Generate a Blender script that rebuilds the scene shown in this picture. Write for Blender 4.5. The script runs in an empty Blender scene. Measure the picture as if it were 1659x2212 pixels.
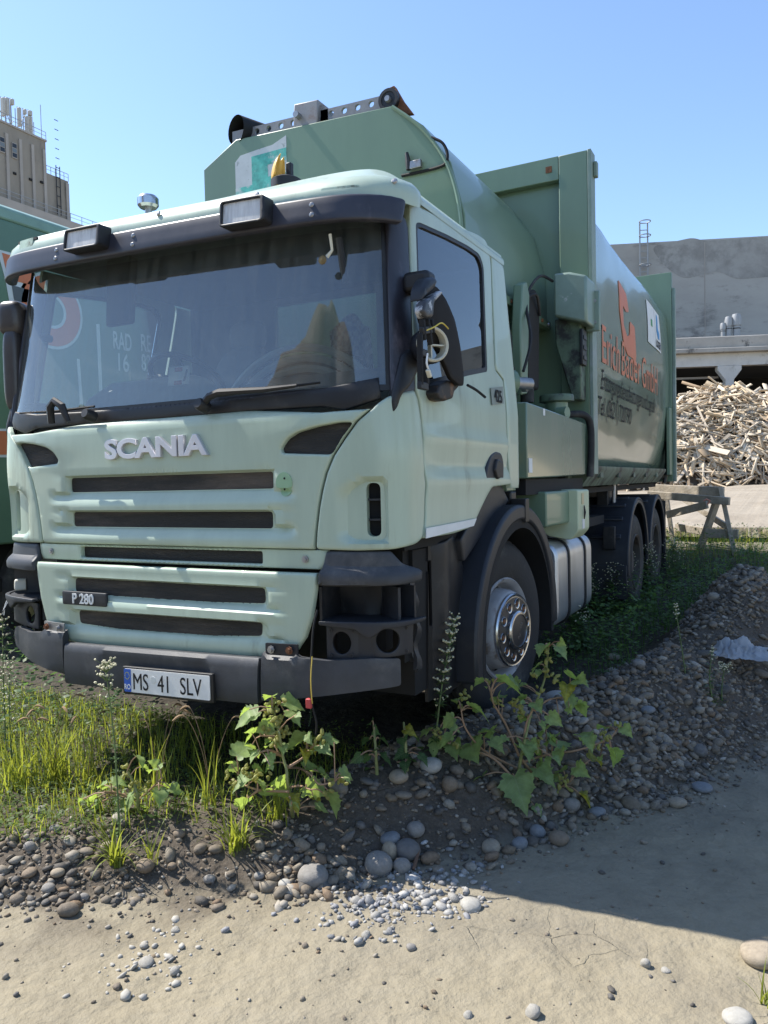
import bpy, bmesh, math, random
import numpy as np
from mathutils import Vector, Matrix, geometry
random.seed(7); RNG = np.random.default_rng(7)
SC = bpy.context.scene
COL = SC.collection
# ---------------------------------------------------------------- camera
FPX = 1662.0                                   # focal length for a 1659 x 2212 picture
YAW, PIT, ROL = math.radians(27.8), math.radians(2.15), math.radians(-1.25)
CP = np.array([2.64, -2.83, 1.425])
FW = np.array([-math.sin(YAW)*math.cos(PIT), math.cos(YAW)*math.cos(PIT), -math.sin(PIT)])
_r = np.array([math.cos(YAW), math.sin(YAW), 0.0]); _u = np.cross(_r, FW)
RT = math.cos(ROL)*_r + math.sin(ROL)*_u
UP = math.cos(ROL)*_u - math.sin(ROL)*_r
cd = bpy.data.cameras.new('camera'); cam = bpy.data.objects.new('camera', cd); COL.objects.link(cam)
cd.sensor_fit = 'VERTICAL'; cd.sensor_height = 24.0; cd.lens = 24.0*FPX/2212.0
cd.clip_start = 0.05; cd.clip_end = 3000
cam.matrix_world = Matrix(((RT[0], UP[0], -FW[0], CP[0]), (RT[1], UP[1], -FW[1], CP[1]), (RT[2], UP[2], -FW[2], CP[2]), (0, 0, 0, 1)))
SC.camera = cam
SC.render.resolution_x, SC.render.resolution_y = 768, 1024
# ---------------------------------------------------------------- sky and sun
SUNV = Vector((-2.26, -0.11, 3.0)).normalized()          # towards the sun
w = bpy.data.worlds.new('World'); SC.world = w; w.use_nodes = True
nt = w.node_tree; nt.nodes.clear()
sky = nt.nodes.new('ShaderNodeTexSky'); sky.sky_type = 'NISHITA'; sky.sun_disc = False
sky.sun_elevation = math.asin(SUNV.z); sky.sun_rotation = math.atan2(SUNV.x, SUNV.y)
sky.altitude = 350; sky.air_density = 1.0; sky.dust_density = 0.35; sky.ozone_density = 3.0
bg = nt.nodes.new('ShaderNodeBackground'); bg.inputs[1].default_value = 0.14
wo = nt.nodes.new('ShaderNodeOutputWorld'); nt.links.new(sky.outputs[0], bg.inputs[0]); nt.links.new(bg.outputs[0], wo.inputs[0])
sd = bpy.data.lights.new('sun', 'SUN'); sd.energy = 4.3; sd.angle = math.radians(0.53); sd.color = (1.0, 0.95, 0.87)
so = bpy.data.objects.new('sun', sd); COL.objects.link(so); so.location = (-6, 0, 12)
so.rotation_euler = SUNV.to_track_quat('Z', 'Y').to_euler()
SC.view_settings.view_transform = 'Standard'; SC.view_settings.look = 'None'
SC.view_settings.exposure = 0.98; SC.view_settings.gamma = 1.0
# ---------------------------------------------------------------- pixel helpers (photo at 1659 x 2212)
def ray(x, y): return FW + RT*(x-829.5)/FPX - UP*(y-1106.0)/FPX
def proj(p):
    d = np.asarray(p, float)-CP; f = d@FW
    return np.stack([829.5+FPX*(d@RT)/f, 1106-FPX*(d@UP)/f], -1)
def onp(x, y, ax, val):
    i = 'uvw'.index(ax); d = ray(x, y); return CP+d*(val-CP[i])/d[i]
def atd(x, y, depth): return CP+ray(x, y)*depth
# ---------------------------------------------------------------- materials
MATS = {}
def mat(name, col, rough=0.6, metal=0.0, var=0.0, vscale=6.0, bump=0.0, bscale=40.0, dirt=None, dscale=3.0, dlo=0.5, dhi=0.7,
        coat=0.0, stretch=(1, 1, 1), spec=0.5, trans=0.0, emit=None):
    if name in MATS: return MATS[name]
    m = bpy.data.materials.new(name); m.use_nodes = True; MATS[name] = m
    t = m.node_tree; N = t.nodes; L = t.links; b = N['Principled BSDF']
    b.inputs['Roughness'].default_value = rough; b.inputs['Metallic'].default_value = metal
    b.inputs['Specular IOR Level'].default_value = spec
    b.inputs['Base Color'].default_value = (*col, 1)
    if coat: b.inputs['Coat Weight'].default_value = coat; b.inputs['Coat Roughness'].default_value = 0.03
    if emit: b.inputs['Emission Color'].default_value = (*emit, 1); b.inputs['Emission Strength'].default_value = 1
    tc = N.new('ShaderNodeTexCoord'); mp = N.new('ShaderNodeMapping'); mp.inputs['Scale'].default_value = stretch
    L.new(tc.outputs['Object'], mp.inputs[0])
    src = None
    if var:
        n = N.new('ShaderNodeTexNoise'); n.inputs['Scale'].default_value = vscale; n.inputs['Detail'].default_value = 6; n.inputs['Roughness'].default_value = .65
        L.new(mp.outputs[0], n.inputs['Vector'])
        r = N.new('ShaderNodeMapRange'); r.inputs[1].default_value = .3; r.inputs[2].default_value = .7
        r.inputs[3].default_value = 1-var; r.inputs[4].default_value = 1+var; L.new(n.outputs['Fac'], r.inputs[0])
        mx = N.new('ShaderNodeMix'); mx.data_type = 'RGBA'; mx.blend_type = 'MULTIPLY'; mx.inputs[0].default_value = 1
        mx.inputs[6].default_value = (*col, 1); L.new(r.outputs[0], mx.inputs[7]); src = mx.outputs[2]
        r2 = N.new('ShaderNodeMapRange'); r2.inputs[3].default_value = rough*.85; r2.inputs[4].default_value = min(1, rough*1.2); L.new(n.outputs['Fac'], r2.inputs[0])
        L.new(r2.outputs[0], b.inputs['Roughness'])
    if dirt:
        n = N.new('ShaderNodeTexNoise'); n.inputs['Scale'].default_value = dscale; n.inputs['Detail'].default_value = 9; n.inputs['Roughness'].default_value = .7
        L.new(mp.outputs[0], n.inputs['Vector'])
        r = N.new('ShaderNodeMapRange'); r.interpolation_type = 'SMOOTHSTEP'; r.inputs[1].default_value = dlo; r.inputs[2].default_value = dhi; L.new(n.outputs['Fac'], r.inputs[0])
        mx = N.new('ShaderNodeMix'); mx.data_type = 'RGBA'; L.new(r.outputs[0], mx.inputs[0])
        if src: L.new(src, mx.inputs[6])
        else: mx.inputs[6].default_value = (*col, 1)
        mx.inputs[7].default_value = (*dirt, 1); src = mx.outputs[2]
        if not var:
            r2 = N.new('ShaderNodeMapRange'); r2.inputs[3].default_value = rough; r2.inputs[4].default_value = max(rough, .75); L.new(r.outputs[0], r2.inputs[0]); L.new(r2.outputs[0], b.inputs['Roughness'])
    if src: L.new(src, b.inputs['Base Color'])
    if bump:
        n = N.new('ShaderNodeTexNoise'); n.inputs['Scale'].default_value = bscale; n.inputs['Detail'].default_value = 5; L.new(mp.outputs[0], n.inputs['Vector'])
        bp = N.new('ShaderNodeBump'); bp.inputs['Strength'].default_value = bump; bp.inputs['Distance'].default_value = .02; L.new(n.outputs['Fac'], bp.inputs['Height'])
        L.new(bp.outputs[0], b.inputs['Normal'])
    return m
def leafmat(name, col, tcol, var=.35, vscale=14, rough=.5, vein=False):
    if name in MATS: return MATS[name]
    m = bpy.data.materials.new(name); m.use_nodes = True; MATS[name] = m
    t = m.node_tree; N = t.nodes; L = t.links; b = N['Principled BSDF']; b.inputs['Roughness'].default_value = rough; b.inputs['Specular IOR Level'].default_value = .35
    tc = N.new('ShaderNodeTexCoord'); n = N.new('ShaderNodeTexNoise'); n.inputs['Scale'].default_value = vscale; n.inputs['Detail'].default_value = 3; L.new(tc.outputs['Object'], n.inputs['Vector'])
    r = N.new('ShaderNodeMapRange'); r.inputs[1].default_value = .3; r.inputs[2].default_value = .7; r.inputs[3].default_value = 1-var; r.inputs[4].default_value = 1+var; L.new(n.outputs['Fac'], r.inputs[0])
    tr = N.new('ShaderNodeBsdfTranslucent'); ms = N.new('ShaderNodeMixShader'); ms.inputs[0].default_value = .5
    for c, s in ((col, b.inputs['Base Color']), (tcol, tr.inputs['Color'])):
        mx = N.new('ShaderNodeMix'); mx.data_type = 'RGBA'; mx.blend_type = 'MULTIPLY'; mx.inputs[0].default_value = 1; mx.inputs[6].default_value = (*c, 1); L.new(r.outputs[0], mx.inputs[7]); L.new(mx.outputs[2], s)
    if vein:                                             # midrib and side veins in the leaf's own coordinates
        def mth(op, a, c=None):
            q = N.new('ShaderNodeMath'); q.operation = op
            for i, x in enumerate((a, c)):
                if x is None: continue
                if isinstance(x, (int, float)): q.inputs[i].default_value = x
                else: L.new(x, q.inputs[i])
            return q.outputs[0]
        sx = N.new('ShaderNodeSeparateXYZ'); L.new(tc.outputs['Object'], sx.inputs[0]); ax = mth('ABSOLUTE', sx.outputs[0])
        mid = mth('LESS_THAN', ax, .014); ph = mth('SUBTRACT', sx.outputs[1], mth('MULTIPLY', ax, .8)); sv = mth('LESS_THAN', mth('FRACT', mth('MULTIPLY', ph, 6.0)), .10)
        f = mth('MULTIPLY', mth('MAXIMUM', mid, sv), .45); cur = b.inputs['Base Color'].links[0].from_socket
        mv = N.new('ShaderNodeMix'); mv.data_type = 'RGBA'; L.new(f, mv.inputs[0]); L.new(cur, mv.inputs[6]); mv.inputs[7].default_value = (.42, .48, .26, 1); L.new(mv.outputs[2], b.inputs['Base Color'])
    L.new(b.outputs[0], ms.inputs[1]); L.new(tr.outputs[0], ms.inputs[2]); L.new(ms.outputs[0], N['Material Output'].inputs[0])
    return m
def glassmat(name, tint, refl=1.9, dust_haze=0.12, dcol=(.55, .6, .62), rough=0.0, streak=True):
    if name in MATS: return MATS[name]
    m = bpy.data.materials.new(name); m.use_nodes = True; MATS[name] = m
    t = m.node_tree; N = t.nodes; L = t.links; N.remove(N['Principled BSDF'])
    tr = N.new('ShaderNodeBsdfTransparent'); tr.inputs[0].default_value = (*tint, 1)
    gl = N.new('ShaderNodeBsdfGlossy'); gl.inputs['Roughness'].default_value = rough; gl.inputs[0].default_value = (1, 1, 1, 1)
    fr = N.new('ShaderNodeFresnel'); fr.inputs[0].default_value = refl
    m1 = N.new('ShaderNodeMixShader'); L.new(fr.outputs[0], m1.inputs[0]); L.new(tr.outputs[0], m1.inputs[1]); L.new(gl.outputs[0], m1.inputs[2])
    df = N.new('ShaderNodeBsdfDiffuse'); df.inputs[0].default_value = (*dcol, 1)
    tl = N.new('ShaderNodeBsdfTranslucent'); tl.inputs[0].default_value = (*dcol, 1)
    md = N.new('ShaderNodeMixShader'); md.inputs[0].default_value = .35; L.new(df.outputs[0], md.inputs[1]); L.new(tl.outputs[0], md.inputs[2])
    tc = N.new('ShaderNodeTexCoord'); mp = N.new('ShaderNodeMapping'); mp.inputs['Scale'].default_value = (1, 1, .12) if streak else (1, 1, 1); L.new(tc.outputs['Object'], mp.inputs[0])
    n = N.new('ShaderNodeTexNoise'); n.inputs['Scale'].default_value = 26; n.inputs['Detail'].default_value = 6; L.new(mp.outputs[0], n.inputs['Vector'])
    r = N.new('ShaderNodeMapRange'); r.inputs[1].default_value = .3; r.inputs[2].default_value = .75; r.inputs[3].default_value = dust_haze*.55; r.inputs[4].default_value = dust_haze*1.6; L.new(n.outputs['Fac'], r.inputs[0])
    m2 = N.new('ShaderNodeMixShader'); L.new(r.outputs[0], m2.inputs[0]); L.new(m1.outputs[0], m2.inputs[1]); L.new(md.outputs[0], m2.inputs[2])
    L.new(m2.outputs[0], N['Material Output'].inputs[0])
    return m
# ---------------------------------------------------------------- object helpers
def prop(o, label=None, cat=None, group=None, kind=None):
    if label: o['label'] = label
    if cat: o['category'] = cat
    if group: o['group'] = group
    if kind: o['kind'] = kind
    return o
def empty(name, loc, label=None, cat=None, group=None, rz=0):
    o = bpy.data.objects.new(name, None); COL.objects.link(o); o.location = loc; o.rotation_euler = (0, 0, rz); o.empty_display_size = .1
    return prop(o, label, cat, group)
def link(name, me, parent=None, inv=True):
    o = bpy.data.objects.new(name, me); COL.objects.link(o)
    if parent is not None:
        o.parent = parent
        if inv and parent.type == 'EMPTY': o.matrix_parent_inverse = parent.matrix_basis.inverted()
    return o
def copy_tree(o, parent=None):
    c = o.copy(); COL.objects.link(c); c.parent = parent
    for ch in list(o.children): copy_tree(ch, c)
    return c
def basis(d):
    d = Vector(d).normalized(); a = Vector((0, 0, 1)) if abs(d.z) < .9 else Vector((1, 0, 0))
    x = a.cross(d).normalized(); return x, d.cross(x).normalized(), d
class MB:
    def __init__(s): s.v = []; s.f = []
    def add(s, vs, fs):
        k = len(s.v); s.v += [tuple(map(float, p)) for p in vs]; s.f += [tuple(i+k for i in f) for f in fs]; return s
    def box(s, x0, x1, y0, y1, z0, z1, M=None):
        vs = [Vector((x, y, z)) for z in (z0, z1) for y in (y0, y1) for x in (x0, x1)]
        if M is not None: vs = [M@p for p in vs]
        return s.add(vs, [(0, 2, 3, 1), (4, 5, 7, 6), (0, 1, 5, 4), (2, 6, 7, 3), (0, 4, 6, 2), (1, 3, 7, 5)])
    def beam(s, a, b, w, h, up=(0, 0, 1)):
        a, b = Vector(a), Vector(b); d = (b-a); L = d.length; d.normalize(); u = Vector(up)
        if abs(d.dot(u)) > .95: u = Vector((1, 0, 0))
        x = d.cross(u).normalized(); z = x.cross(d).normalized()
        vs = [a+d*L*k+x*w*.5*i+z*h*.5*j for k in (0, 1) for j in (-1, 1) for i in (-1, 1)]
        return s.add(vs, [(0, 1, 3, 2), (4, 6, 7, 5), (0, 4, 5, 1), (2, 3, 7, 6), (0, 2, 6, 4), (1, 5, 7, 3)])
    def prism(s, poly, axis, a, b):
        n = len(poly); ar = sum(poly[i][0]*poly[(i+1) % n][1]-poly[(i+1) % n][0]*poly[i][1] for i in range(n))
        P = list(poly) if ar > 0 else list(poly)[::-1]
        if axis == 'y': P = P[::-1]
        mk = {'x': lambda p, t: (t, p[0], p[1]), 'y': lambda p, t: (p[0], t, p[1]), 'z': lambda p, t: (p[0], p[1], t)}[axis]
        vs = [mk(p, a) for p in P]+[mk(p, b) for p in P]
        fs = [tuple(range(n))[::-1], tuple(range(n, 2*n))]+[(i, (i+1) % n, n+(i+1) % n, n+i) for i in range(n)]
        return s.add(vs, fs)
    def tube(s, pts, r, n=8, cap=True):
        pts = [Vector(p) for p in pts]; m = len(pts); rs = r if hasattr(r, '__len__') else [r]*m
        x = None; vs = []; fs = []
        for i in range(m):
            d = (pts[min(i+1, m-1)]-pts[max(i-1, 0)])
            if d.length < 1e-9: d = Vector((0, 0, 1))
            d.normalize()
            if x is None: x = basis(d)[0]
            else:
                x = x-d*x.dot(d); x = x.normalized() if x.length > 1e-6 else basis(d)[0]
            y = d.cross(x)
            for k in range(n):
                a = 2*math.pi*k/n; vs.append(pts[i]+(x*math.cos(a)+y*math.sin(a))*rs[i])
        for i in range(m-1):
            for k in range(n): fs.append((i*n+k, i*n+(k+1) % n, (i+1)*n+(k+1) % n, (i+1)*n+k))
        if cap: fs += [tuple(range(n))[::-1], tuple(range((m-1)*n, m*n))]
        return s.add(vs, fs)
    def lathe(s, prof, c, d, n=24, a0=0, a1=2*math.pi):
        x, y, z = basis(d); c = Vector(c); vs = []; fs = []; full = abs(a1-a0-2*math.pi) < 1e-6; k = n if full else n+1
        for (r, h) in prof:
            for i in range(k):
                a = a0+(a1-a0)*i/n; vs.append(c+z*h+(x*math.cos(a)+y*math.sin(a))*r)
        for j in range(len(prof)-1):
            for i in range(n): fs.append((j*k+i, j*k+(i+1) % k, (j+1)*k+(i+1) % k, (j+1)*k+i))
        return s.add(vs, fs)
    def grid(s, P):
        P = np.asarray(P); a, b = P.shape[:2]
        return s.add(P.reshape(-1, 3), [(i*b+j, i*b+j+1, (i+1)*b+j+1, (i+1)*b+j) for i in range(a-1) for j in range(b-1)])
    def mesh(s, name, m, smooth=38):
        me = bpy.data.meshes.new(name); me.from_pydata(s.v, [], s.f); me.update()
        if smooth: me.shade_smooth(); me.set_sharp_from_angle(angle=math.radians(smooth))
        if m is not None: me.materials.append(m)
        return me
    def build(s, name, m, parent=None, bevel=0, smooth=38, fixn=False, seg=2):
        me = s.mesh(name, m, smooth)
        if fixn:
            bm = bmesh.new(); bm.from_mesh(me); bmesh.ops.recalc_face_normals(bm, faces=bm.faces); bm.to_mesh(me); bm.free()
            if smooth: me.shade_smooth(); me.set_sharp_from_angle(angle=math.radians(smooth))
        o = link(name, me, parent)
        if bevel:
            md = o.modifiers.new('bevel', 'BEVEL'); md.width = bevel; md.segments = seg; md.limit_method = 'ANGLE'; md.angle_limit = math.radians(40)
        return o
def fastmesh(name, V, Fc, m, smooth=None):
    """V (n,3) array, Fc (k,3|4) array"""
    me = bpy.data.meshes.new(name); V = np.asarray(V, np.float32); Fc = np.asarray(Fc, np.int32)
    me.vertices.add(len(V)); me.vertices.foreach_set('co', V.ravel()); k = Fc.shape[1]
    me.loops.add(Fc.size); me.loops.foreach_set('vertex_index', Fc.ravel()); me.polygons.add(len(Fc))
    me.polygons.foreach_set('loop_start', np.arange(len(Fc), dtype=np.int32)*k)
    me.update(calc_edges=True); me.validate()
    if smooth: me.shade_smooth()
    if m is not None: me.materials.append(m)
    return me
def vnoise(x, y, seed=0):
    x = np.asarray(x, float); y = np.asarray(y, float)
    xi = np.floor(x).astype(int); yi = np.floor(y).astype(int); fx = x-xi; fy = y-yi
    fx = fx*fx*(3-2*fx); fy = fy*fy*(3-2*fy)
    def h(a, b):
        k = (a*374761393+b*668265263+seed*1442695041) & 0xffffffff; k = ((k ^ (k >> 13))*1274126177) & 0xffffffff
        return ((k ^ (k >> 16)) & 0xffff)/65535.0
    return (h(xi, yi)*(1-fx)+h(xi+1, yi)*fx)*(1-fy)+(h(xi, yi+1)*(1-fx)+h(xi+1, yi+1)*fx)*fy
def fbm(x, y, o=4, seed=0):
    s = 0; a = .5
    for i in range(o): s = s+a*(vnoise(x*2**i, y*2**i, seed+i)-.5); a *= .5
    return s
def sstep(a, b, x):
    t = np.clip((np.asarray(x, float)-a)/(b-a), 0, 1); return t*t*(3-2*t)
# 2-D outlines -------------------------------------------------------------
def catmull(pts, n=8, closed=False):
    P = np.asarray(pts, float); m = len(P); out = []
    for i in range(m if closed else m-1):
        if closed: p0, p1, p2, p3 = P[i-1], P[i], P[(i+1) % m], P[(i+2) % m]
        else: p0, p1, p2, p3 = P[max(i-1, 0)], P[i], P[i+1], P[min(i+2, m-1)]
        for k in range(n):
            t = k/n; out.append(.5*((2*p1)+(-p0+p2)*t+(2*p0-5*p1+4*p2-p3)*t*t+(-p0+3*p1-3*p2+p3)*t**3))
    if not closed: out.append(P[-1])
    return np.array(out)
def fillet(pts, r, n=5):
    P = np.asarray(pts, float); m = len(P); out = []; rr = r if hasattr(r, '__len__') else [r]*m
    for i in range(m):
        p, a, b = P[i], P[i-1], P[(i+1) % m]; da = a-p; db = b-p; la = np.linalg.norm(da); lb = np.linalg.norm(db)
        d = min(rr[i], la*.45, lb*.45)
        if d < 1e-5: out.append(p); continue
        q0 = p+da/la*d; q1 = p+db/lb*d
        for k in range(n+1):
            t = k/n; out.append((1-t)**2*q0+2*t*(1-t)*p+t*t*q1)
    return np.array(out)
def rrect(x0, x1, y0, y1, r, n=5): return fillet([(x0, y0), (x1, y0), (x1, y1), (x0, y1)], r, n)
def resample(P, step):
    P = np.asarray(P, float); out = []
    for i in range(len(P)):
        a, b = P[i], P[(i+1) % len(P)]; L = np.linalg.norm(b-a)
        if L < 1e-6: continue
        k = max(1, int(math.ceil(L/step)))
        for j in range(k): out.append(a+(b-a)*j/k)
    return np.array(out)
def inpoly(pts, P):
    x, y = pts[:, 0], pts[:, 1]; c = np.zeros(len(pts), bool); n = len(P); j = n-1
    for i in range(n):
        xi, yi = P[i]; xj, yj = P[j]
        if yi != yj: c ^= ((yi > y) != (yj > y)) & (x < (xj-xi)*(y-yi)/(yj-yi)+xi)
        j = i
    return c
def bdist(pts, loops):
    d = np.full(len(pts), 1e9)
    for P in loops:
        A = P; B = np.roll(P, -1, 0); AB = B-A; L2 = (AB**2).sum(1)+1e-12
        for k in range(0, len(pts), 2000):
            q = pts[k:k+2000, None, :]-A[None]; t = np.clip((q*AB).sum(2)/L2, 0, 1)
            d[k:k+2000] = np.minimum(d[k:k+2000], np.sqrt(((q-t[..., None]*AB)**2).sum(2)).min(1))
    return d
def sheet(outline, holes, surf, res=.03, thick=.02, er=0.0, relief=None, sgn=1, back=True, eh=True):
    """a panel: outline and holes in the 2-D coordinates of surf(a, b, off); er = rounded edge radius; returns an MB"""
    loops = [resample(outline, res)]+[resample(h, res) for h in holes]
    pts = np.concatenate(loops); nb = len(pts); edges = []; k = 0
    for l in loops:
        edges += [(k+i, k+(i+1) % len(l)) for i in range(len(l))]; k += len(l)
    lo, hi = pts.min(0), pts.max(0); gx = np.arange(lo[0], hi[0], res); gy = np.arange(lo[1], hi[1], res)
    G = np.stack(np.meshgrid(gx+res*.37, gy+res*.41), -1).reshape(-1, 2)
    def ok(Q):
        m = inpoly(Q, loops[0])
        for h in loops[1:]: m &= ~inpoly(Q, h)
        return m
    G = G[ok(G)]; G = G[bdist(G, loops) > max(res*.45, er*1.15)]
    rings = []
    if er:
        for l in loops:
            t = np.roll(l, -1, 0)-np.roll(l, 1, 0); t /= (np.linalg.norm(t, axis=1)[:, None]+1e-9); nn = np.stack([-t[:, 1], t[:, 0]], 1)
            for f in (.12, .45, 1.0):
                for sg in (1, -1):
                    Q = l+nn*sg*er*f; Q = Q[ok(Q)]
                    if len(Q): Q = Q[bdist(Q, loops) > er*f*.93]; rings.append(Q)
    allp = np.concatenate([pts]+[G]+rings)
    vo, _, fo, ov, _, _ = geometry.delaunay_2d_cdt([Vector(p) for p in allp], edges, [], 0, 1e-6)
    V2 = np.array([(p.x, p.y) for p in vo]); T = np.array([f for f in fo if len(f) == 3])
    if len(T) == 0: print('EMPTY SHEET', outline); return MB()
    cen = V2[T].mean(1); T = T[ok(cen)]
    if len(T) == 0: print('EMPTY SHEET', outline); return MB()
    off = np.zeros(len(V2))
    if relief is not None: off = off+relief(V2[:, 0], V2[:, 1])
    if er:
        d = np.minimum(bdist(V2, loops if eh else loops[:1]), er); off = off-(er-np.sqrt(np.maximum(er*er-(er-d)**2, 0)))
    Pf = surf(V2[:, 0], V2[:, 1], off); Pb = surf(V2[:, 0], V2[:, 1], off*0-thick+np.minimum(off, 0)*0)
    mb = MB()
    if sgn < 0: Pf = Pf*np.array([-1, 1, 1]); Pb = Pb*np.array([-1, 1, 1])
    # orientation: outward = direction of growing off
    a = T[len(T)//2]; nrm = np.cross(Pf[a[1]]-Pf[a[0]], Pf[a[2]]-Pf[a[0]]); outw = Pf[a[0]]-Pb[a[0]]
    if (nrm@outw) < 0: T = T[:, ::-1]
    n = len(V2); faces = [tuple(t) for t in T]
    if back: faces += [tuple(t[::-1]+n) for t in T]
    # rim
    ec = {}
    for t in T:
        for i in range(3):
            e = (t[i], t[(i+1) % 3]); r = (e[1], e[0])
            if r in ec: del ec[r]
            else: ec[e] = 1
    for (i, j) in ec: faces.append((j, i, i+n, j+n))
    mb.add(np.concatenate([Pf, Pb]), faces); return mb
def flat(origin, ex, ey):
    """plane surface: a along ex, b along ey, off along ex x ey"""
    o = np.array(origin, float); ex = np.array(ex, float); ey = np.array(ey, float); n = np.cross(ex, ey); n /= np.linalg.norm(n)
    return lambda a, b, off: o+np.outer(a, ex)+np.outer(b, ey)+np.outer(off+np.zeros(len(np.atleast_1d(a))), n)
def textmesh(body, size, bold=0.0, depth=0.004, sx=1.0, space=1.0, bev=0.0):
    """returns verts (n,3) centred in x, baseline 0, and faces"""
    cu = bpy.data.curves.new('t', 'FONT'); cu.body = body; cu.size = size; cu.offset = bold; cu.extrude = depth/2; cu.align_x = 'CENTER'
    cu.space_character = space; cu.resolution_u = 4; cu.bevel_depth = bev; cu.bevel_resolution = 1
    o = bpy.data.objects.new('t', cu); COL.objects.link(o)
    dg = bpy.context.evaluated_depsgraph_get(); me = bpy.data.meshes.new_from_object(o.evaluated_get(dg))
    V = np.array([v.co[:] for v in me.vertices]).reshape(-1, 3); Fs = [tuple(p.vertices) for p in me.polygons]
    bpy.data.objects.remove(o); bpy.data.curves.remove(cu); bpy.data.meshes.remove(me)
    V = V*np.array([sx, 1, 1]); V[:, 2] += depth/2; return V, Fs
def text(name, body, size, surf, at, m, parent, **k):
    V, Fs = textmesh(body, size, **k); off = k.pop('lift', 0) if False else 0
    P = surf(V[:, 0]+at[0], V[:, 1]+at[1], V[:, 2]+(at[2] if len(at) > 2 else 0))
    return MB().add(P, Fs).build(name, m, parent, smooth=30)
# ================================================================ the garbage truck: cab
PAINT = mat('pale_green_paint', (.405, .49, .39), .38, var=.10, vscale=5, dirt=(.19, .21, .15), dscale=5.5, dlo=.56, dhi=.80, coat=.25, stretch=(1, 1, .16))
PAINT_OLD = mat('dull_green_patch', (.27, .42, .26), .5, var=.1)
BODY = mat('reseda_green_paint', (.15, .225, .15), .38, var=.10, vscale=2, dirt=(.10, .13, .09), dscale=1.6, dlo=.55, dhi=.85, coat=.25, stretch=(1, 1, .3))
GLOSSY = mat('glossy_green_paint', (.15, .215, .155), .22, var=.08, vscale=2, coat=.5, spec=.5, dirt=(.18, .21, .16), dscale=2, dlo=.5, dhi=.8, stretch=(1, 1, .3))
GLOSSY.node_tree.nodes['Principled BSDF'].inputs['Coat Roughness'].default_value = .07
PLAS = mat('grey_black_plastic', (.018, .020, .026), .5, var=.2, vscale=9, dirt=(.045, .044, .044), dscale=4, dlo=.52, dhi=.85, bump=.05, bscale=300)
DARK = mat('black_plastic', (.012, .012, .014), .5, var=.25, dirt=(.05, .045, .04), dscale=6, dlo=.5, dhi=.8)
VIS = mat('violet_black_visor', (.032, .032, .044), .4, var=.2, vscale=7, dirt=(.13, .115, .14), dscale=3, dlo=.55, dhi=.72, stretch=(1, 1, .5))
RUB = mat('rubber', (.02, .02, .021), .75, var=.25, dirt=(.10, .095, .085), dscale=3.5, dlo=.48, dhi=.75, bump=.1, bscale=60)
STEEL = mat('worn_steel', (.35, .35, .36), .42, .75, var=.25, vscale=12, dirt=(.16, .10, .06), dscale=5, dlo=.56, dhi=.78)
CHROME = mat('chrome', (.55, .55, .56), .22, 1.0, var=.15, dirt=(.16, .13, .10), dscale=9, dlo=.52, dhi=.75)
ALU = mat('tank_aluminium', (.60, .61, .63), .38, .8, var=.12, dirt=(.20, .17, .13), dscale=3, dlo=.55, dhi=.8, stretch=(1, 1, .4))
RIM = mat('silver_wheel_paint', (.33, .335, .35), .55, .1, var=.25, dirt=(.11, .07, .045), dscale=6, dlo=.48, dhi=.72)
RIMD = mat('dirty_wheel_paint', (.085, .075, .065), .75, var=.3, dirt=(.05, .03, .02), dscale=6, dlo=.45, dhi=.7)
RUST = mat('rust', (.16, .065, .03), .85, var=.4, vscale=20, bump=.2)
WHITE = mat('white_paint', (.72, .73, .72), .5, var=.08)
OFFW = mat('yellowed_plastic', (.62, .59, .48), .45, var=.1)
BLACK = mat('matt_black', (.006, .006, .007), .8)
MESHM = mat('dusty_grille_mesh', (.022, .021, .020), .8, var=.35, vscale=30, dirt=(.10, .08, .065), dscale=6, dlo=.46, dhi=.72, bump=.5, bscale=220, stretch=(.15, .15, 1))
LETTER = mat('brushed_letter', (.62, .60, .63), .38, .6, var=.12)
WIND = glassmat('dirty_hazed_windscreen_glass', (.84, .93, .90), 2.1, .13, dcol=(.56, .63, .65))  # real dust film whose blue-grey also stands in for reflected sky haze
SIDEG = glassmat('tinted_door_glass', (.33, .40, .38), 2.1, .02)
LENS = glassmat('ribbed_lamp_glass', (.95, .95, .96), 1.4, .82, dcol=(.9, .9, .9), rough=.1)
AMBER = mat('amber_plastic', (.75, .42, .07), .35, var=.1)
ORANGE = mat('orange_print', (.62, .17, .07), .45, var=.1)
INTR = mat('grey_interior', (.11, .12, .13), .7, var=.2)
TRK = empty('garbage_truck', (0, 4, 0), 'pale green garbage truck with missing headlights and a broken hanging mirror', 'garbage truck')
_pp = np.array([(0, -.10), (.3, -.099), (.6, -.095), (.87, -.084), (1.0, -.072), (1.1, -.054), (1.18, -.020), (1.226, .04), (1.243, .12), (1.246, .25), (1.246, .4), (1.244, .9), (1.244, 1.6), (1.244, 2.2)])
_pc = catmull(_pp, 14); _ps = np.concatenate([[0], np.cumsum(np.linalg.norm(np.diff(_pc, axis=0), axis=1))])
def s_of_v(v): return float(np.interp(v, _pc[60:, 1], _ps[60:]))
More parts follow.
